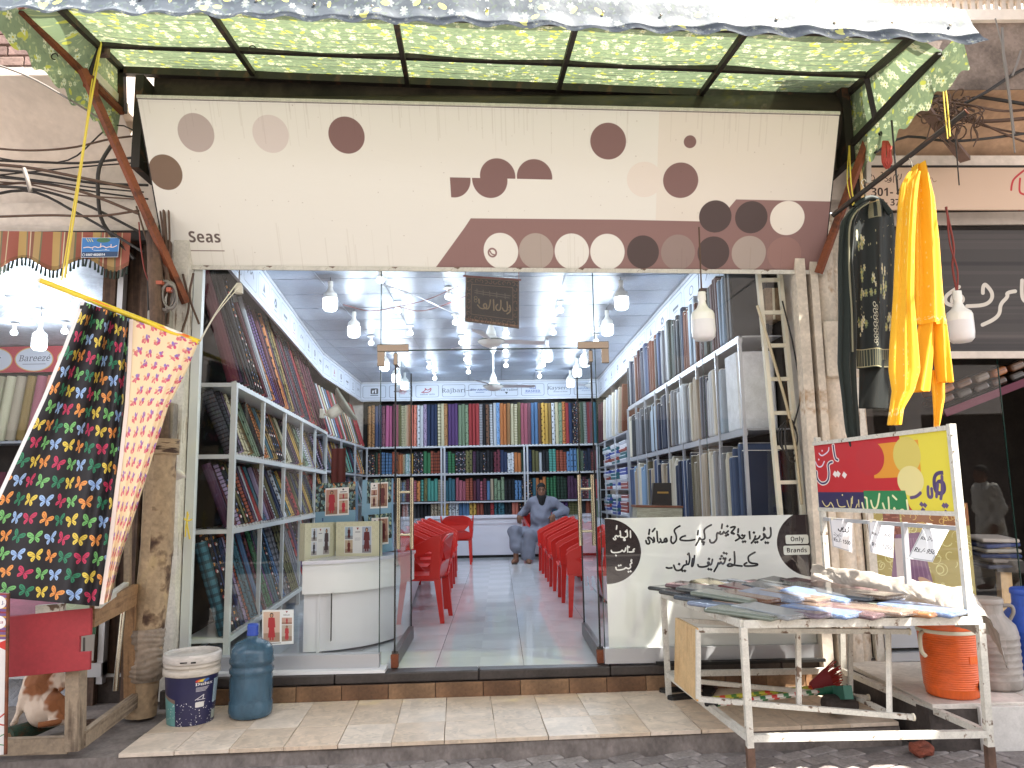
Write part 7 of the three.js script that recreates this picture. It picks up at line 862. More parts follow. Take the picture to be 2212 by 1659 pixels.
    g.fillStyle = '#4a3a64'; g.font = 'bold 170px sans-serif'; g.fillText('6', U(2010), h * 0.78); brush(g, [[1580, 560, 1570, 700, 1540, 780], [1520, 640, 1490, 760], [1400, 660, 1380, 760, 1440, 770, 1440, 680], [1300, 720, 1250, 760, 1180, 770], [1300, 840], [1340, 850], [1310, 900], [1570, 850], [1600, 850], [1585, 920]].map((s) => z(s.map((v, i) => i % 2 ? v + 30 : v))), 18, '#5c4a72'); });
  mesh('board', slab(TL, TR, BRb, BLb, 0.012), std('#ffffff', 0.45, { map: art }), s);
  mesh('post', bar(pz(2054, 916, -4.1), pz(2096, 1345, -4.05), 0.035), M.whiteMetal, s); mesh('post', bar(pz(1765, 945, -5.24), pz(1790, 1285, -5.2), 0.035), M.whiteMetal, s); mesh('rail', bar(TL, TR, 0.025), M.whiteMetal, s); mesh('rail', bar(BLb, BRb, 0.025), M.whiteMetal, s); mesh('rail', bar(pz(1778, 1121, -5.22), pz(2076, 1142, -4.1), 0.022), M.alu, s); mesh('middle_bar', bar(pz(1953, 1128, -4.5), pz(1962, 1262, -4.5), 0.028), M.alu, s);
  for (let i = 0; i < 6; i++) mesh('rivet', new THREE.SphereGeometry(0.006, 8, 6).translate(...pz(2056 + i * 4.2, 940 + i * 34, -4.075).toArray()), M.steel, s);
  const kz = zoomed(2030, 1080, 4.88), note = (label, pts, z, old, now, extra) => { const o = thing('price_note', label, 'price note'), [a, b, c, d] = pts.map(([x, y], i) => pz(...kz(x, y), Array.isArray(z) ? z[i] : z)); const A2 = a.clone().lerp(b, 0.5); void A2; mesh('paper', thick(sheet((u, v) => { const p = a.clone().lerp(b, u).lerp(d.clone().lerp(c, u), v); p.z += Math.sin(u * 3 + v * 2) * 0.008; return [p]; }, 10, 10), 0.001), std('#ffffff', 0.7, { map: drawn(280, 380, (g, w, h) => { g.fillStyle = '#d2d3d6'; g.fillRect(0, 0, w, h); g.strokeStyle = '#8a8c92'; g.lineWidth = 10; g.strokeRect(9, 9, w - 18, h - 18); g.strokeStyle = '#d2d3d6'; g.lineWidth = 3; g.setLineDash([7, 7]); g.strokeRect(9, 9, w - 18, h - 18); g.setLineDash([]); g.fillStyle = '#2c2c34'; if (extra) { brush(g, [[240, 90, 215, 110, 235, 150, 200, 155], [190, 120, 195, 160, 150, 150], [160, 100, 150, 130], [140, 110, 130, 160, 100, 150, 95, 130]], 14, '#22222a'); g.font = '28px sans-serif'; g.fillText('Rs. 1200', 28, 225); g.lineWidth = 4; g.strokeStyle = '#2c2c34'; g.beginPath(); g.moveTo(40, 180); g.lineTo(120, 260); g.moveTo(120, 180); g.lineTo(40, 260); g.stroke(); } else { g.font = 'bold 48px sans-serif'; g.fillText('Rs.', 26, 165); g.fillText(old, 166, 165); g.lineWidth = 4; g.strokeStyle = '#2c2c34'; g.beginPath(); g.moveTo(108, 120); g.lineTo(108, 170); g.lineTo(160, 120); g.lineTo(160, 172); g.lineTo(108, 122); g.stroke(); } g.font = 'bold 66px sans-serif'; g.fillText('Rs./- ' + now, 20, 300, w - 38); }) }), o); mesh('tape', slab(a.clone().add(V(0.01, 0.01, 0.004)), a.clone().lerp(b, 0.3).add(V(0, 0.01, 0.004)), a.clone().lerp(b, 0.3).add(V(0, -0.01, 0.004)), a.clone().add(V(0.01, -0.01, 0.004)), 0.001), M.cream, o); };
  note('white price note reading Rs./- 1500 on the rail, leftmost of three', [[210, 1055], [492, 1068], [497, 1472], [246, 1395]], -5.0, '', '1500', true); note('white price note reading Rs./- 1250 on the rail, middle of three', [[680, 1080], [1005, 1100], [1000, 1540], [705, 1465]], -4.7, '800', '1250'); note('curled white price note reading Rs./- 950 on the rail, rightmost of three', [[1370, 1130], [1690, 1160], [1480, 1590], [1155, 1540]], [-4.35, -4.3, -4.2, -4.25], '500', '950');
}
// ---------------------------------------------------------------- under and beside the table
{
  const k = zoomed(1600, 1400, 2.304), t = thing('metal_stool', 'tall stool of white metal and plywood lying on its side under the table', 'stool'), Z = -4.32, Z2 = -4.78, P = (x, y, z = Z) => pz(...k(x, y), z);
  const a = P(325, 395), b = P(325, 812), c = P(203, 332, Z2), d = P(197, 700, Z2), th = 0.02;
  mesh('seat', slab(c, a, b, d, th), M.ply, t); mesh('edge_band', bar(a.clone().add(V(0.012, 0, 0.002)), b.clone().add(V(0.012, 0, 0.002)), 0.02, 0.014), std('#d89c3c', 0.5), t);
  mesh('leg', bar(P(335, 402), P(1545, 412), 0.026), M.whiteMetal, t); mesh('leg', bar(P(335, 800), P(1570, 905, -4.22), 0.026), M.whiteMetal, t); mesh('leg', bar(P(230, 345, Z2), P(920, 398, Z2), 0.024), M.whiteMetal, t); mesh('leg', bar(P(230, 690, Z2), P(1310, 792, Z2 - 0.1), 0.024), M.whiteMetal, t);
  mesh('brace', bar(P(910, 395), P(915, 838), 0.024), M.whiteMetal, t); mesh('brace', bar(P(1430, 415), P(1437, 885, -4.24), 0.024), M.whiteMetal, t); mesh('brace', bar(P(1210, 398, Z2), P(1212, 770, Z2), 0.024), M.whiteMetal, t); mesh('brace', bar(P(335, 400), P(335, 800), 0.024), M.whiteMetal, t); mesh('brace', bar(P(1215, 775, Z2), P(1437, 885, -4.24), 0.024), M.whiteMetal, t);
  for (const e of [P(1545, 412), P(1570, 905, -4.22), P(1312, 792, Z2 - 0.1)]) mesh('foot_cap', new THREE.CylinderGeometry(0.02, 0.02, 0.008, 12).rotateZ(Math.PI / 2).translate(e.x + 0.004, e.y, e.z), M.cream, t);
  const tape = (a1, b1, a2) => drawn(256, 32, (g, w, h) => { g.fillStyle = a1; g.fillRect(0, 0, w, h); for (let i = -2; i < 14; i++) { g.fillStyle = i % 2 ? b1 : a2; g.beginPath(); g.moveTo(i * 20, h); g.lineTo(i * 20 + 9, h); g.lineTo(i * 20 + 25, 0); g.lineTo(i * 20 + 16, 0); g.fill(); } }, 1);
  const stick = (A, B, r, tex) => { const l = A.distanceTo(B); tex.repeat.set(1, 3); tex.rotation = Math.PI / 2; return [rod(A, B, r, r, 12), std('#ffffff', 0.4, { map: tex })]; };
  const br = thing('red_broom', 'broom with red plastic bristles and a yellow-green patterned handle under the table', 'broom'), h0 = P(415, 800, -4.75), h1 = P(990, 735, -4.95), h2 = P(1165, 670, -5.0);
  mesh('handle', ...stick(h0, h1, 0.014, tape('#b8b83c', '#4a7a34', '#c8442c')), br); mesh('brush_head', aim(new THREE.CylinderGeometry(0.085, 0.035, 0.13, 12, 1).scale(1, 1, 0.5).rotateZ(-Math.PI / 2).translate(0.06, 0, 0), h1, h2), std('#8a2c34', 0.6), br);
  const bristles = mesh('bristles', Array.from({ length: 60 }, () => { const u = h2.clone().sub(h1).normalize(), s = V(0, 0.07, 0).multiplyScalar(rr(-1.15, 1.15)).add(V(0, 0, rr(-0.03, 0.03))), p = h1.clone().addScaledVector(u, 0.11).add(s); return rod(p, p.clone().addScaledVector(u, rr(0.07, 0.1)).addScaledVector(s, 0.4), 0.004, 0.004, 5); }), std('#a8322c', 0.6), br); bristles.userData.kind = 'stuff';
  const mp = thing('striped_mop', 'green floor wiper with a red, white and green striped handle under the table', 'mop'), m0 = P(440, 830, -4.62), m1 = P(1065, 755, -4.8), m2 = P(1195, 770, -4.8); mesh('handle', ...stick(m0, m1, 0.015, tape('#d8d4cc', '#2f6a3c', '#b8342c')), mp); mesh('clamp', [rod(P(1010, 762, -4.79), m1, 0.02), rod(m1, P(1130, 745, -4.8), 0.024)], std('#2c6a54', 0.5), mp); mesh('blade', bar(P(1095, 770, -4.9), P(1200, 762, -4.6), 0.05, 0.075), std('#34685a', 0.5), mp); mesh('grip', rod(P(380, 826, -4.6), m0, 0.017), M.black, mp);
  single('cloth_lump', rbx(0.2, 0.1, 0.14, 0.045, ...P(1150, 830, -4.72).toArray(), 3), M.concreteDark, 'dark concrete lump on the step beside the floor wiper', 'concrete');
  [[165, 728], [215, 755], [262, 795], [395, 765]].forEach(([x, y], i) => { const p = py(...k(x, y), PLAT), o = thing('slipper', ['black slipper against the riser, farthest left of the four', 'black slipper second from the riser beside the plywood seat', 'black slipper nearest the street below the plywood seat', 'black slipper with a red logo behind the stool'][i], 'slipper', p, [0.4, 0.2, 0.3, 1.2][i], 'black slippers on the step'); const sole = new THREE.Shape(); sole.moveTo(-0.11, 0.03); sole.quadraticCurveTo(0, 0.03, 0.06, 0.045); sole.quadraticCurveTo(0.14, 0.04, 0.13, 0); sole.quadraticCurveTo(0.13, -0.045, 0.05, -0.04); sole.lineTo(-0.1, -0.03); sole.quadraticCurveTo(-0.14, 0, -0.11, 0.03); mesh('sole', new THREE.ExtrudeGeometry(sole, { depth: 0.02, bevelEnabled: true, bevelSize: 0.003, bevelThickness: 0.003, bevelSegments: 1 }).rotateX(-Math.PI / 2), M.black, o); mesh('strap', new THREE.TorusGeometry(0.045, 0.012, 6, 14, Math.PI).rotateY(Math.PI / 2).scale(1.6, 1, 1).translate(0.04, 0.018, 0), i === 3 ? std('#3a1c1a', 0.6) : M.black, o); });
  const bp = py(1990, 1632, STREET), brick = single('brick_fragment', new THREE.DodecahedronGeometry(0.062, 1).scale(1.1, 0.62, 0.9), std('#8e4a36', 0.9, { map: D2, bumpMap: bumpCoarse, bumpScale: 0.01 }), 'broken red brick fragment lying on the pavement under the table', 'brick'); { const p = brick.geometry.attributes.position; for (let i = 0; i < p.count; i++) { const n = Math.sin(p.getX(i) * 70 + p.getZ(i) * 50) * 0.006 + Math.sin(p.getY(i) * 90) * 0.004; p.setXYZ(i, p.getX(i) + n + (p.getX(i) > 0.03 ? 0.012 : 0), p.getY(i) + n * 0.6, p.getZ(i) - n); } brick.geometry = plain(brick.geometry); brick.geometry.computeVertexNormals(); } brick.position.copy(bp).add(V(0, 0.034, 0)); brick.rotation.y = 0.4;
  single('iron_rods', [bar(V(1.1, 0.268, -5.37), V(2.2, 0.268, -5.39), 0.02), bar(V(1.05, 0.268, -5.41), V(2.15, 0.268, -5.42), 0.02)], M.black, 'two black iron bars lying along the doorstep behind the table', 'bar');
  // water coolers on the ledge
  const op = py(2066, 1512, 0.231).setY(0.231), oc = thing('water_cooler', 'orange ribbed water cooler with a white handle and blue tap', 'water cooler', V(2.61, 0.231, -4.6)); void op;
  const prof = [[0.001, 0], [0.125, 0], [0.142, 0.012]]; for (let i = 0; i < 24; i++) { const y = 0.05 + i * 0.0125, r = 0.146 + y * 0.045; prof.push([r, y], [r + 0.003, y + 0.004], [r + 0.003, y + 0.008], [r, y + 0.012]); } prof.push([0.163, 0.36]);
  const orange = phys('#ee6a28', 0.4, { clearcoat: 0.15, map: DS }); mesh('body', lathe(prof, 48), orange, oc); mesh('band', lathe([[0.164, 0.358], [0.17, 0.36], [0.17, 0.378], [0.164, 0.38]], 48), M.cream, oc); mesh('lid', lathe([[0.166, 0.38], [0.17, 0.385], [0.171, 0.43], [0.16, 0.448], [0.12, 0.452], [0.11, 0.44], [0.05, 0.44], [0.045, 0.46], [0.001, 0.462]], 48), orange, oc); mesh('handle', tube([V(-0.168, 0.36, 0.03), V(-0.19, 0.35, 0.05), V(-0.205, 0.3, 0.07), V(-0.205, 0.26, 0.08), V(-0.185, 0.235, 0.08)], 0.012, 20, 8), M.cream, oc); const tp = mesh('tap', [rod(V(0.085, 0.075, 0.12), V(0.1, 0.075, 0.16), 0.02, 0.018, 14), rod(V(0.1, 0.075, 0.15), V(0.104, 0.04, 0.165), 0.01)], std('#2f6cc0', 0.4), oc); mesh('tap_ring', new THREE.TorusGeometry(0.023, 0.005, 6, 18).rotateY(0.6).translate(0.088, 0.075, 0.13), M.black, tp); const tx = drawn(128, 64, (g, w, h) => { g.fillStyle = '#ee6a28'; g.fillRect(0, 0, w, h); g.fillStyle = '#f07a34'; g.font = 'bold 44px sans-serif'; g.fillText('RAI', 16, 48); }); mesh('embossed_letters', slab(V(0.02, 0.245, 0.162), V(0.09, 0.245, 0.142), V(0.09, 0.2, 0.139), V(0.02, 0.2, 0.159), 0.002), std('#ffffff', 0.45, { map: tx }), oc);
  const jug = (x, z, r, h, c, label) => { const o = thing('water_jug', label, 'water jug', V(x, 0.231, z)); const pts = [[0.001, 0], [r * 0.92, 0], [r, 0.02]]; for (let i = 0; i < 7; i++) { const y = 0.05 + i * h * 0.075; pts.push([r, y], [r + 0.004, y + 0.008], [r + 0.004, y + 0.016], [r, y + 0.022]); } pts.push([r, h * 0.62], [r * 0.93, h * 0.7], [r * 0.62, h * 0.8], [r * 0.56, h * 0.84], [r * 0.56, h * 0.93]); const m = phys(c, 0.5, { map: D1 }); mesh('body', lathe(pts, 40), m, o); mesh('lid', lathe([[r * 0.56, h * 0.93], [r * 0.6, h * 0.94], [r * 0.6, h * 0.985], [r * 0.55, h], [0.001, h]], 36), std(new THREE.Color(c).multiplyScalar(0.8), 0.5), o); mesh('handle', tube([V(r * 0.56, h * 0.9, 0), V(r * 0.9, h * 0.9, 0.02), V(r * 0.98, h * 0.84, 0.02), V(r * 0.9, h * 0.74, 0)], 0.012), m, o); return o; };
  jug(2.95, -4.76, 0.155, 0.52, '#a59d95', 'grey ribbed water jug between the orange cooler and the blue jug'); jug(3.27, -4.84, 0.165, 0.56, '#2c55b8', 'blue ribbed water jug at the right edge of the ledge');
}
// ---------------------------------------------------------------- the seated man, the man mirrored in the glass, the cat
const smin = (a, b, k) => { const h = Math.max(k - Math.abs(a - b), 0) / k; return Math.min(a, b) - h * h * k * 0.25; };
function cone(p, a, b, ra, rb) { const bax = b.x - a.x, bay = b.y - a.y, baz = b.z - a.z, pax = p[0] - a.x, pay = p[1] - a.y, paz = p[2] - a.z, h = clamp((pax * bax + pay * bay + paz * baz) / (bax * bax + bay * bay + baz * baz + 1e-9)), dx = pax - bax * h, dy = pay - bay * h, dz = paz - baz * h; return Math.sqrt(dx * dx + dy * dy + dz * dz) - lerp(ra, rb, h); }
const ell = (p, c, rx, ry, rz) => { const x = (p[0] - c.x) / rx, y = (p[1] - c.y) / ry, z = (p[2] - c.z) / rz, k = Math.sqrt(x * x + y * y + z * z); return (k - 1) * Math.min(rx, ry, rz); };
function skin(f, centre, half, res) {                            // meshes the zero surface of f inside a cube
  const mc = new MarchingCubes(res, new THREE.MeshStandardMaterial(), false, false, 260000); mc.isolation = 0; let i = 0; const p = [0, 0, 0];
  for (let z = 0; z < res; z++) for (let y = 0; y < res; y++) for (let x = 0; x < res; x++) { p[0] = centre.x + (x - res / 2) / (res / 2) * half; p[1] = centre.y + (y - res / 2) / (res / 2) * half; p[2] = centre.z + (z - res / 2) / (res / 2) * half; mc.field[i++] = -f(p); }
  mc.update(); const n = mc.count, g = new THREE.BufferGeometry(), q = new Float32Array(n * 3), m = new Float32Array(n * 3);
  for (let k = 0; k < n * 3; k += 3) { q[k] = mc.positionArray[k] * half + centre.x; q[k + 1] = mc.positionArray[k + 1] * half + centre.y; q[k + 2] = mc.positionArray[k + 2] * half + centre.z; const a = mc.normalArray[k], b = mc.normalArray[k + 1], c = mc.normalArray[k + 2], l = Math.hypot(a, b, c) || 1; m[k] = a / l; m[k + 1] = b / l; m[k + 2] = c / l; }
  g.setAttribute('position', new THREE.BufferAttribute(q, 3)); g.setAttribute('normal', new THREE.BufferAttribute(m, 3)); return metres(g);
}
const chain = (list) => (p) => { let d = 9; for (const [a, b, ra, rb, k] of list) d = smin(d, cone(p, a, b, ra, rb), k ?? 0.03); return d; };
function hand(w, dir, palmN, side, curl) {                       // wrist, pointing direction, palm normal; thumb on `side`
  const d = dir.clone().normalize(), n = palmN.clone().normalize(), s = d.clone().cross(n).normalize().multiplyScalar(side), at = (a, b, c) => w.clone().addScaledVector(d, a).addScaledVector(s, b).addScaledVector(n, c), L = [];
  L.push([w, at(0.04, 0, 0), 0.026, 0.03]); for (let i = 0; i < 4; i++) { const b = 0.03 - i * 0.02, len = [0.07, 0.08, 0.074, 0.058][i]; L.push([at(0.03, b * 0.8, 0), at(0.085, b, 0), 0.016, 0.011]); const k1 = at(0.085 + len * 0.5 * Math.cos(curl), b * 1.08, len * 0.5 * Math.sin(curl)), k2 = k1.clone().addScaledVector(d, len * 0.5 * Math.cos(curl * 2.2)).addScaledVector(n, len * 0.5 * Math.sin(curl * 2.2)); L.push([at(0.085, b, 0), k1, 0.0095, 0.0085, 0.006], [k1, k2, 0.0085, 0.0075, 0.006]); }
  L.push([at(0.015, 0.02, 0.004), at(0.045, 0.05, 0.012), 0.016, 0.012], [at(0.045, 0.05, 0.012), at(0.078, 0.062, 0.02), 0.011, 0.009, 0.006]); return L;
}
{
  const zc = -13.5, S = (x, y, z) => pz(x, y, z), kz = zoomed(1240, 1170, 6.6375), K = (x, y, z) => pz(...kz(x, y), z);
  const head = K(752, 385, -13.52), neck = K(765, 500, -13.6), chest = K(770, 610, -13.62), belly = K(740, 800, -13.6), hip = V(belly.x + 0.01, 0.72, -13.72);
  const shL = K(610, 560, -13.62), shR = K(940, 555, -13.62), elL = K(480, 720, -13.85), haL = K(385, 790, -13.72), elR = K(1150, 715, -13.66), haR = K(950, 790, -13.36);
  const knL = K(300, 1060, -13.22), anL = K(330, 1380, -13.12), knR = K(560, 1130, -13.12), anR = K(530, 1440, -13.1), hpL = V(hip.x - 0.09, 0.7, hip.z + 0.04), hpR = V(hip.x + 0.09, 0.7, hip.z + 0.04);
  const t = thing('person', 'seated bearded man in a grey tunic and loose trousers between the counters', 'person');
  const skinM = std('#7c5540', 0.6), greyCloth = std('#8d8f9e', 0.85, { map: weave, bumpMap: bumpCoarse, bumpScale: 0.004 }), hairM = std('#15110f', 0.8);
  const hp = (a, b, c) => V(head.x + a, head.y + b, head.z + c);
  const headF = (p) => { let d = ell(p, hp(0, 0.02, -0.01), 0.076, 0.108, 0.095); d = smin(d, ell(p, hp(0, -0.055, 0.015), 0.058, 0.062, 0.07), 0.04); d = smin(d, cone(p, hp(0, 0.012, 0.085), hp(0, -0.022, 0.103), 0.009, 0.014), 0.02); d = smin(d, ell(p, hp(0, -0.052, 0.083), 0.024, 0.008, 0.009), 0.012); for (const s of [-1, 1]) { d = smin(d, ell(p, hp(s * 0.079, 0, -0.01), 0.01, 0.03, 0.02), 0.012); d = smin(d, cone(p, hp(s * 0.012, 0.036, 0.086), hp(s * 0.05, 0.036, 0.072), 0.009, 0.007), 0.014); d = Math.max(d, -(ell(p, hp(s * 0.03, 0.016, 0.09), 0.016, 0.01, 0.014))); d = smin(d, ell(p, hp(s * 0.03, 0.016, 0.076), 0.012, 0.01, 0.01), 0.004); } return d; };
  const hL = hand(haL.clone(), V(0.0, -1, 0.25), V(0.3, 0.2, -1), 1, 0.3), hR = hand(haR.clone(), V(-0.25, -1, 0.3), V(-0.3, 0.1, -1), -1, 0.35);
  const foot = (a, yaw) => { const d = V(Math.sin(yaw), 0, Math.cos(yaw)), f = V(a.x, FLOOR + 0.035, a.z); return [[a, f.clone().add(V(0, 0.03, 0)), 0.042, 0.045, 0.03], [f.clone().addScaledVector(d, -0.04), f.clone().addScaledVector(d, 0.1), 0.036, 0.04, 0.03], [f.clone().addScaledVector(d, 0.1), f.clone().addScaledVector(d, 0.18).add(V(0, -0.012, 0)), 0.04, 0.022, 0.03]]; };
  const coarse = chain([[neck, chest, 0.055, 0.1], [chest, hip, 0.12, 0.12], [shL, elL, 0.05, 0.04], [elL, haL, 0.036, 0.026], [shR, elR, 0.05, 0.04], [elR, haR, 0.036, 0.026], [hpL, knL, 0.075, 0.055], [knL, anL, 0.05, 0.036], [hpR, knR, 0.075, 0.055], [knR, anR, 0.05, 0.036], ...foot(anL, -0.35), ...foot(anR, 0.1)]);
  mesh('body', [skin(headF, head.clone().add(V(0, -0.01, 0)), 0.16, 76), skin(chain(hL), haL.clone().add(V(0, -0.08, 0.02)), 0.15, 72), skin(chain(hR), haR.clone().add(V(-0.02, -0.08, 0.03)), 0.15, 72), skin(coarse, V(hip.x, 0.85, -13.45), 0.85, 96)], skinM, t);
  const wr = (p) => Math.sin(p[1] * 38 + p[0] * 14 + Math.sin(p[2] * 21) * 2) * 0.0045 + Math.sin(p[0] * 47 - p[1] * 19) * 0.003;
  const kf = chain([[neck.clone().add(V(0, -0.05, 0)), chest, 0.09, 0.155, 0.08], [shL, shR, 0.075, 0.075, 0.08], [chest, belly, 0.16, 0.165, 0.08], [belly, hip, 0.165, 0.175, 0.08], [shL, elL, 0.078, 0.07, 0.05], [elL, elL.clone().lerp(haL, 0.82), 0.066, 0.06, 0.04], [shR, elR, 0.078, 0.07, 0.05], [elR, elR.clone().lerp(haR, 0.82), 0.066, 0.06, 0.04], [hpL, hpL.clone().lerp(knL, 0.8), 0.12, 0.1, 0.07], [hpR, hpR.clone().lerp(knR, 0.95), 0.12, 0.11, 0.07], [hpL.clone().lerp(knL, 0.6), hpR.clone().lerp(knR, 0.9), 0.07, 0.07, 0.08]]);
  mesh('tunic', skin((p) => kf(p) + wr(p), V(hip.x + 0.05, 1.0, -13.5), 0.75, 104), greyCloth, t);
  const tf = chain([[hpL, knL, 0.11, 0.1, 0.05], [knL, anL.clone().add(V(0.01, 0.06, 0)), 0.1, 0.105, 0.05], [hpR, knR, 0.11, 0.105, 0.05], [knR, anR.clone().add(V(0.0, -0.01, 0)), 0.105, 0.12, 0.05]]);
  mesh('trousers', skin((p) => Math.max(tf(p) + wr(p), FLOOR + 0.05 - p[1]), V(hip.x - 0.05, 0.65, -13.35), 0.62, 92), std('#80828f', 0.85, { map: weave, bumpMap: bumpCoarse, bumpScale: 0.004 }), t);
  mesh('hair', skin((p) => Math.max(ell(p, hp(0, 0.04, -0.025), 0.085, 0.104, 0.1), -(p[2] - head.z - 0.045 + (head.y + 0.075 - p[1]) * 0.9), head.y - 0.03 - p[1]) * 1, head.clone().add(V(0, 0.03, -0.02)), 0.15, 60), hairM, t);
  mesh('hair_front', skin((p) => Math.max(ell(p, hp(0, 0.052, -0.012), 0.082, 0.098, 0.1), head.y + 0.078 - p[1]), head.clone().add(V(0, 0.08, 0)), 0.13, 50), hairM, t);
  mesh('beard', skin((p) => { let d = smin(ell(p, hp(0, -0.11, 0.03), 0.066, 0.085, 0.06), ell(p, hp(0, -0.185, 0.045), 0.048, 0.075, 0.04), 0.04); for (const s of [-1, 1]) d = smin(d, cone(p, hp(s * 0.071, 0.0, 0.01), hp(s * 0.055, -0.09, 0.03), 0.014, 0.028), 0.03); d = Math.max(d, -ell(p, hp(0, -0.04, 0.1), 0.036, 0.018, 0.05)); return d + Math.sin(p[0] * 240) * 0.0012; }, head.clone().add(V(0, -0.11, 0.03)), 0.17, 66), hairM, t);
  mesh('eyes', [-1, 1].map((s) => new THREE.SphereGeometry(0.008, 10, 8).scale(1.3, 0.8, 0.6).translate(head.x + s * 0.03, head.y + 0.017, head.z + 0.084)), std('#1a1412', 0.3), t); mesh('brows', [-1, 1].map((s) => rod(hp(s * 0.014, 0.042, 0.096), hp(s * 0.05, 0.042, 0.08), 0.0055)), hairM, t);
  mesh('sandal', [bx(0.085, 0.018, 0.26, anL.x - 0.03, FLOOR + 0.009, anL.z + 0.07)], std('#3a2a20', 0.6), t); void zc; void S;
}
{ // a man out in the sun, to the right of the camera, whom the right shop's glass mirrors
  const o = V(6.85, STREET, -0.2), q = (x, y, z) => V(o.x + x, o.y + y, o.z + z), t = thing('person', 'walking man in a white tunic mirrored in the right shop glass', 'person');
  const hd = q(-0.06, 1.58, -0.02), f = chain([[q(-0.05, 1.46, 0), q(-0.03, 1.3, 0), 0.05, 0.11, 0.06], [q(0, 1.3, 0), q(0.02, 0.95, 0), 0.12, 0.12, 0.06], [q(0, 1.38, -0.18), q(0.06, 1.1, -0.22), 0.05, 0.042], [q(0.06, 1.1, -0.22), q(-0.04, 0.88, -0.2), 0.04, 0.026], [q(0, 1.38, 0.18), q(0.0, 1.1, 0.22), 0.05, 0.042], [q(0, 1.1, 0.22), q(0.1, 0.88, 0.2), 0.04, 0.026], [q(0.02, 0.92, -0.09), q(-0.14, 0.5, -0.09), 0.08, 0.055], [q(-0.14, 0.5, -0.09), q(-0.12, 0.08, -0.09), 0.052, 0.04], [q(0.02, 0.92, 0.09), q(0.14, 0.5, 0.09), 0.08, 0.055], [q(0.14, 0.5, 0.09), q(0.36, 0.14, 0.09), 0.052, 0.04], [q(-0.12, 0.05, -0.09), q(-0.28, 0.04, -0.09), 0.04, 0.03], [q(0.36, 0.12, 0.09), q(0.28, 0.03, 0.09), 0.04, 0.03], ...hand(q(-0.04, 0.87, -0.2), V(-0.2, -1, 0), V(0, 0, 1), 1, 0.3), ...hand(q(0.1, 0.87, 0.2), V(0.2, -1, 0), V(0, 0, -1), 1, 0.3)]);
  const hf = (p) => { let d = ell(p, hd, 0.095, 0.115, 0.078); d = smin(d, cone(p, V(hd.x - 0.09, hd.y, hd.z), V(hd.x - 0.108, hd.y - 0.03, hd.z), 0.01, 0.014), 0.02); for (const s of [-1, 1]) d = smin(d, ell(p, V(hd.x, hd.y - 0.01, hd.z + s * 0.08), 0.02, 0.03, 0.01), 0.012); return smin(d, cone(p, V(hd.x - 0.02, hd.y - 0.07, hd.z), q(-0.05, 1.44, 0), 0.06, 0.055), 0.03); };
  mesh('body', [skin(f, q(0, 0.82, 0), 0.85, 100), skin(hf, hd, 0.17, 56)], std('#7c5540', 0.6), t);
  const kf = chain([[q(-0.05, 1.42, 0), q(-0.02, 1.25, 0), 0.08, 0.15, 0.08], [q(-0.02, 1.36, -0.17), q(-0.02, 1.36, 0.17), 0.075, 0.075, 0.07], [q(0, 1.25, 0), q(0.03, 0.6, 0), 0.15, 0.2, 0.08], [q(0, 1.38, -0.18), q(0.06, 1.1, -0.22), 0.075, 0.068], [q(0.06, 1.1, -0.22), q(-0.03, 0.93, -0.2), 0.066, 0.06], [q(0, 1.38, 0.18), q(0, 1.1, 0.22), 0.075, 0.068], [q(0, 1.1, 0.22), q(0.09, 0.93, 0.2), 0.066, 0.06]]);
  mesh('tunic', skin((p) => Math.max(kf(p) + Math.sin(p[0] * 40 + p[1] * 9) * 0.004, 0.56 + STREET - p[1]), q(0, 1.0, 0), 0.56, 84), std('#dad6cc', 0.85), t); mesh('trousers', skin(chain([[q(0.02, 0.85, -0.09), q(-0.14, 0.5, -0.09), 0.12, 0.1, 0.05], [q(-0.14, 0.5, -0.09), q(-0.12, 0.14, -0.09), 0.1, 0.085], [q(0.02, 0.85, 0.09), q(0.14, 0.5, 0.09), 0.12, 0.1, 0.05], [q(0.14, 0.5, 0.09), q(0.34, 0.18, 0.09), 0.1, 0.085]]), q(0.05, 0.5, 0), 0.52, 70), std('#b5aa98', 0.85), t); mesh('hair', skin((p) => Math.max(ell(p, V(hd.x + 0.015, hd.y + 0.025, hd.z), 0.1, 0.108, 0.088), hd.y + 0.0 - p[1] - (p[0] > hd.x + 0.02 ? 0.05 : -0.035)), hd, 0.16, 50), std('#15110f', 0.8), t);
}
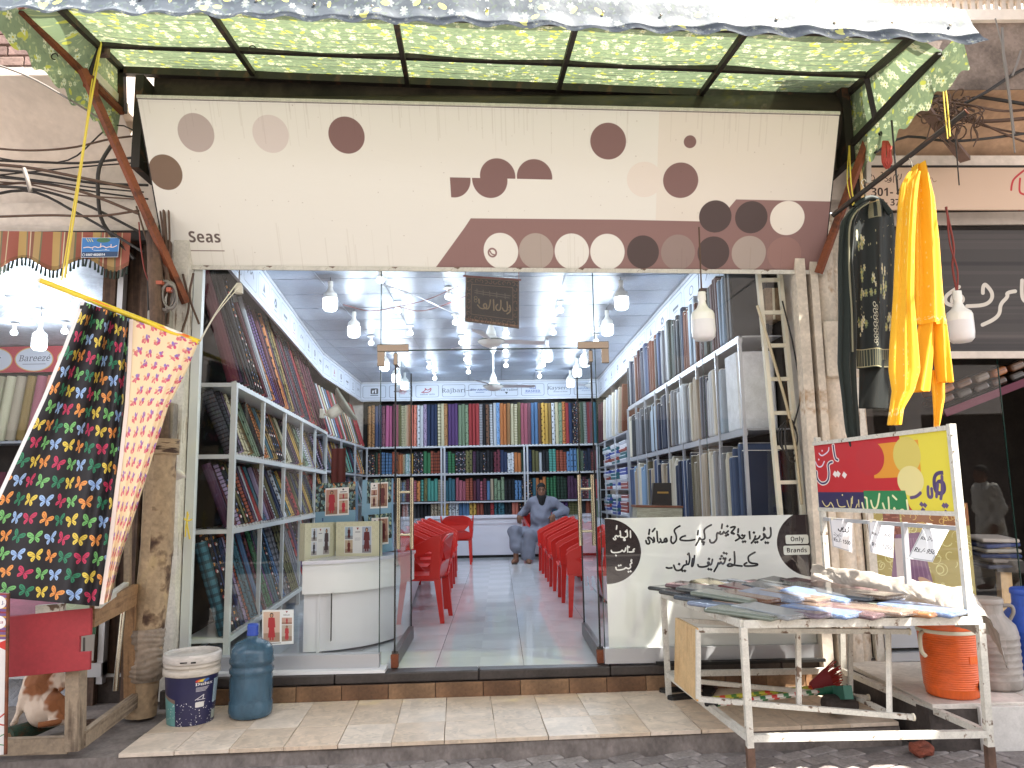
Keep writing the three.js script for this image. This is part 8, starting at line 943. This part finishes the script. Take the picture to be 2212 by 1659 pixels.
{ // the cat under the red table
  const k = zoomed(0, 1440, 3.456), P = (x, y, z) => pz(...k(x, y), z), Z = -4.72, t = thing('cat', 'white and ginger cat sitting hunched beneath the red table, washing itself', 'cat');
  const ru = P(400, 1150, Z), md = P(330, 1020, Z - 0.04), sh = P(320, 910, Z - 0.1), nk = P(420, 870, Z - 0.08), hd = P(500, 900, Z - 0.02), b0 = P(500, 1170, Z);
  const f = (p) => { let d = cone(p, ru, md, 0.088, 0.084); d = smin(d, cone(p, md, sh, 0.084, 0.066), 0.05); d = smin(d, cone(p, b0, ru, 0.075, 0.088), 0.05); d = smin(d, cone(p, sh, nk, 0.058, 0.044), 0.04); d = smin(d, ell(p, hd, 0.05, 0.045, 0.05), 0.03); d = smin(d, cone(p, hd, P(535, 965, Z + 0.02), 0.03, 0.016), 0.02); for (const [ex, ey] of [[470, 845], [535, 850]]) d = smin(d, cone(p, P(ex, ey + 25, Z - 0.02), P(ex + 2, ey - 15, Z - 0.03), 0.02, 0.004), 0.01); d = smin(d, cone(p, P(240, 1020, Z + 0.02), P(180, 1130, Z + 0.02), 0.034, 0.018), 0.03); d = smin(d, cone(p, P(180, 1130, Z + 0.02), P(128, 1262, Z + 0.05), 0.017, 0.013), 0.02); d = smin(d, cone(p, P(128, 1262, Z + 0.05), P(108, 1278, Z + 0.09), 0.015, 0.012), 0.015); d = smin(d, cone(p, P(470, 1120, Z + 0.05), P(540, 1235, Z + 0.06), 0.06, 0.03), 0.04); d = smin(d, cone(p, P(540, 1240, Z + 0.06), P(450, 1250, Z + 0.1), 0.025, 0.02), 0.02); return d + Math.sin(p[0] * 160 + p[1] * 90) * 0.0008; };
  const g = skin(f, P(340, 1060, Z), 0.3, 96), pos = g.attributes.position, col = new Float32Array(pos.count * 3), white = lin('#c9b5a2'), gin = lin('#8a5634'), pink = lin('#b89a88');
  const spots = [[P(330, 920, Z + 0.03), 0.07], [P(520, 1060, Z + 0.06), 0.06], [P(430, 1030, Z + 0.08), 0.025], [P(240, 900, Z), 0.03], [P(560, 1180, Z + 0.08), 0.04]]; const c = new THREE.Color();
  for (let i = 0; i < pos.count; i++) { const v = V(pos.getX(i), pos.getY(i), pos.getZ(i)); let w = 0; for (const [s, r] of spots) w = Math.max(w, clamp(1.25 - Math.hypot(v.x - s.x, v.y - s.y) / r + (Math.sin(v.x * 130) + Math.sin(v.y * 150)) * 0.1)); c.copy(white).lerp(pink, clamp((0.2 - v.y) * 3)).lerp(gin, clamp(w * 3)); col.set([c.r, c.g, c.b], i * 3); }
  g.setAttribute('color', new THREE.BufferAttribute(col, 3)); mesh('body', g, std('#ffffff', 0.95, { vertexColors: true, bumpMap: bumpFine, bumpScale: 0.003 }), t);
  mesh('tail', tube([P(540, 1220, Z + 0.02), P(500, 1262, Z + 0.1), P(420, 1275, Z + 0.14), P(330, 1290, Z + 0.16)], 0.016, 20, 10), std('#8a5634', 0.95), t);
}
scene.traverse((o) => { if (o.isMesh) { o.castShadow = o.castShadow !== false; o.receiveShadow = true; } });
renderer.render(scene, camera);
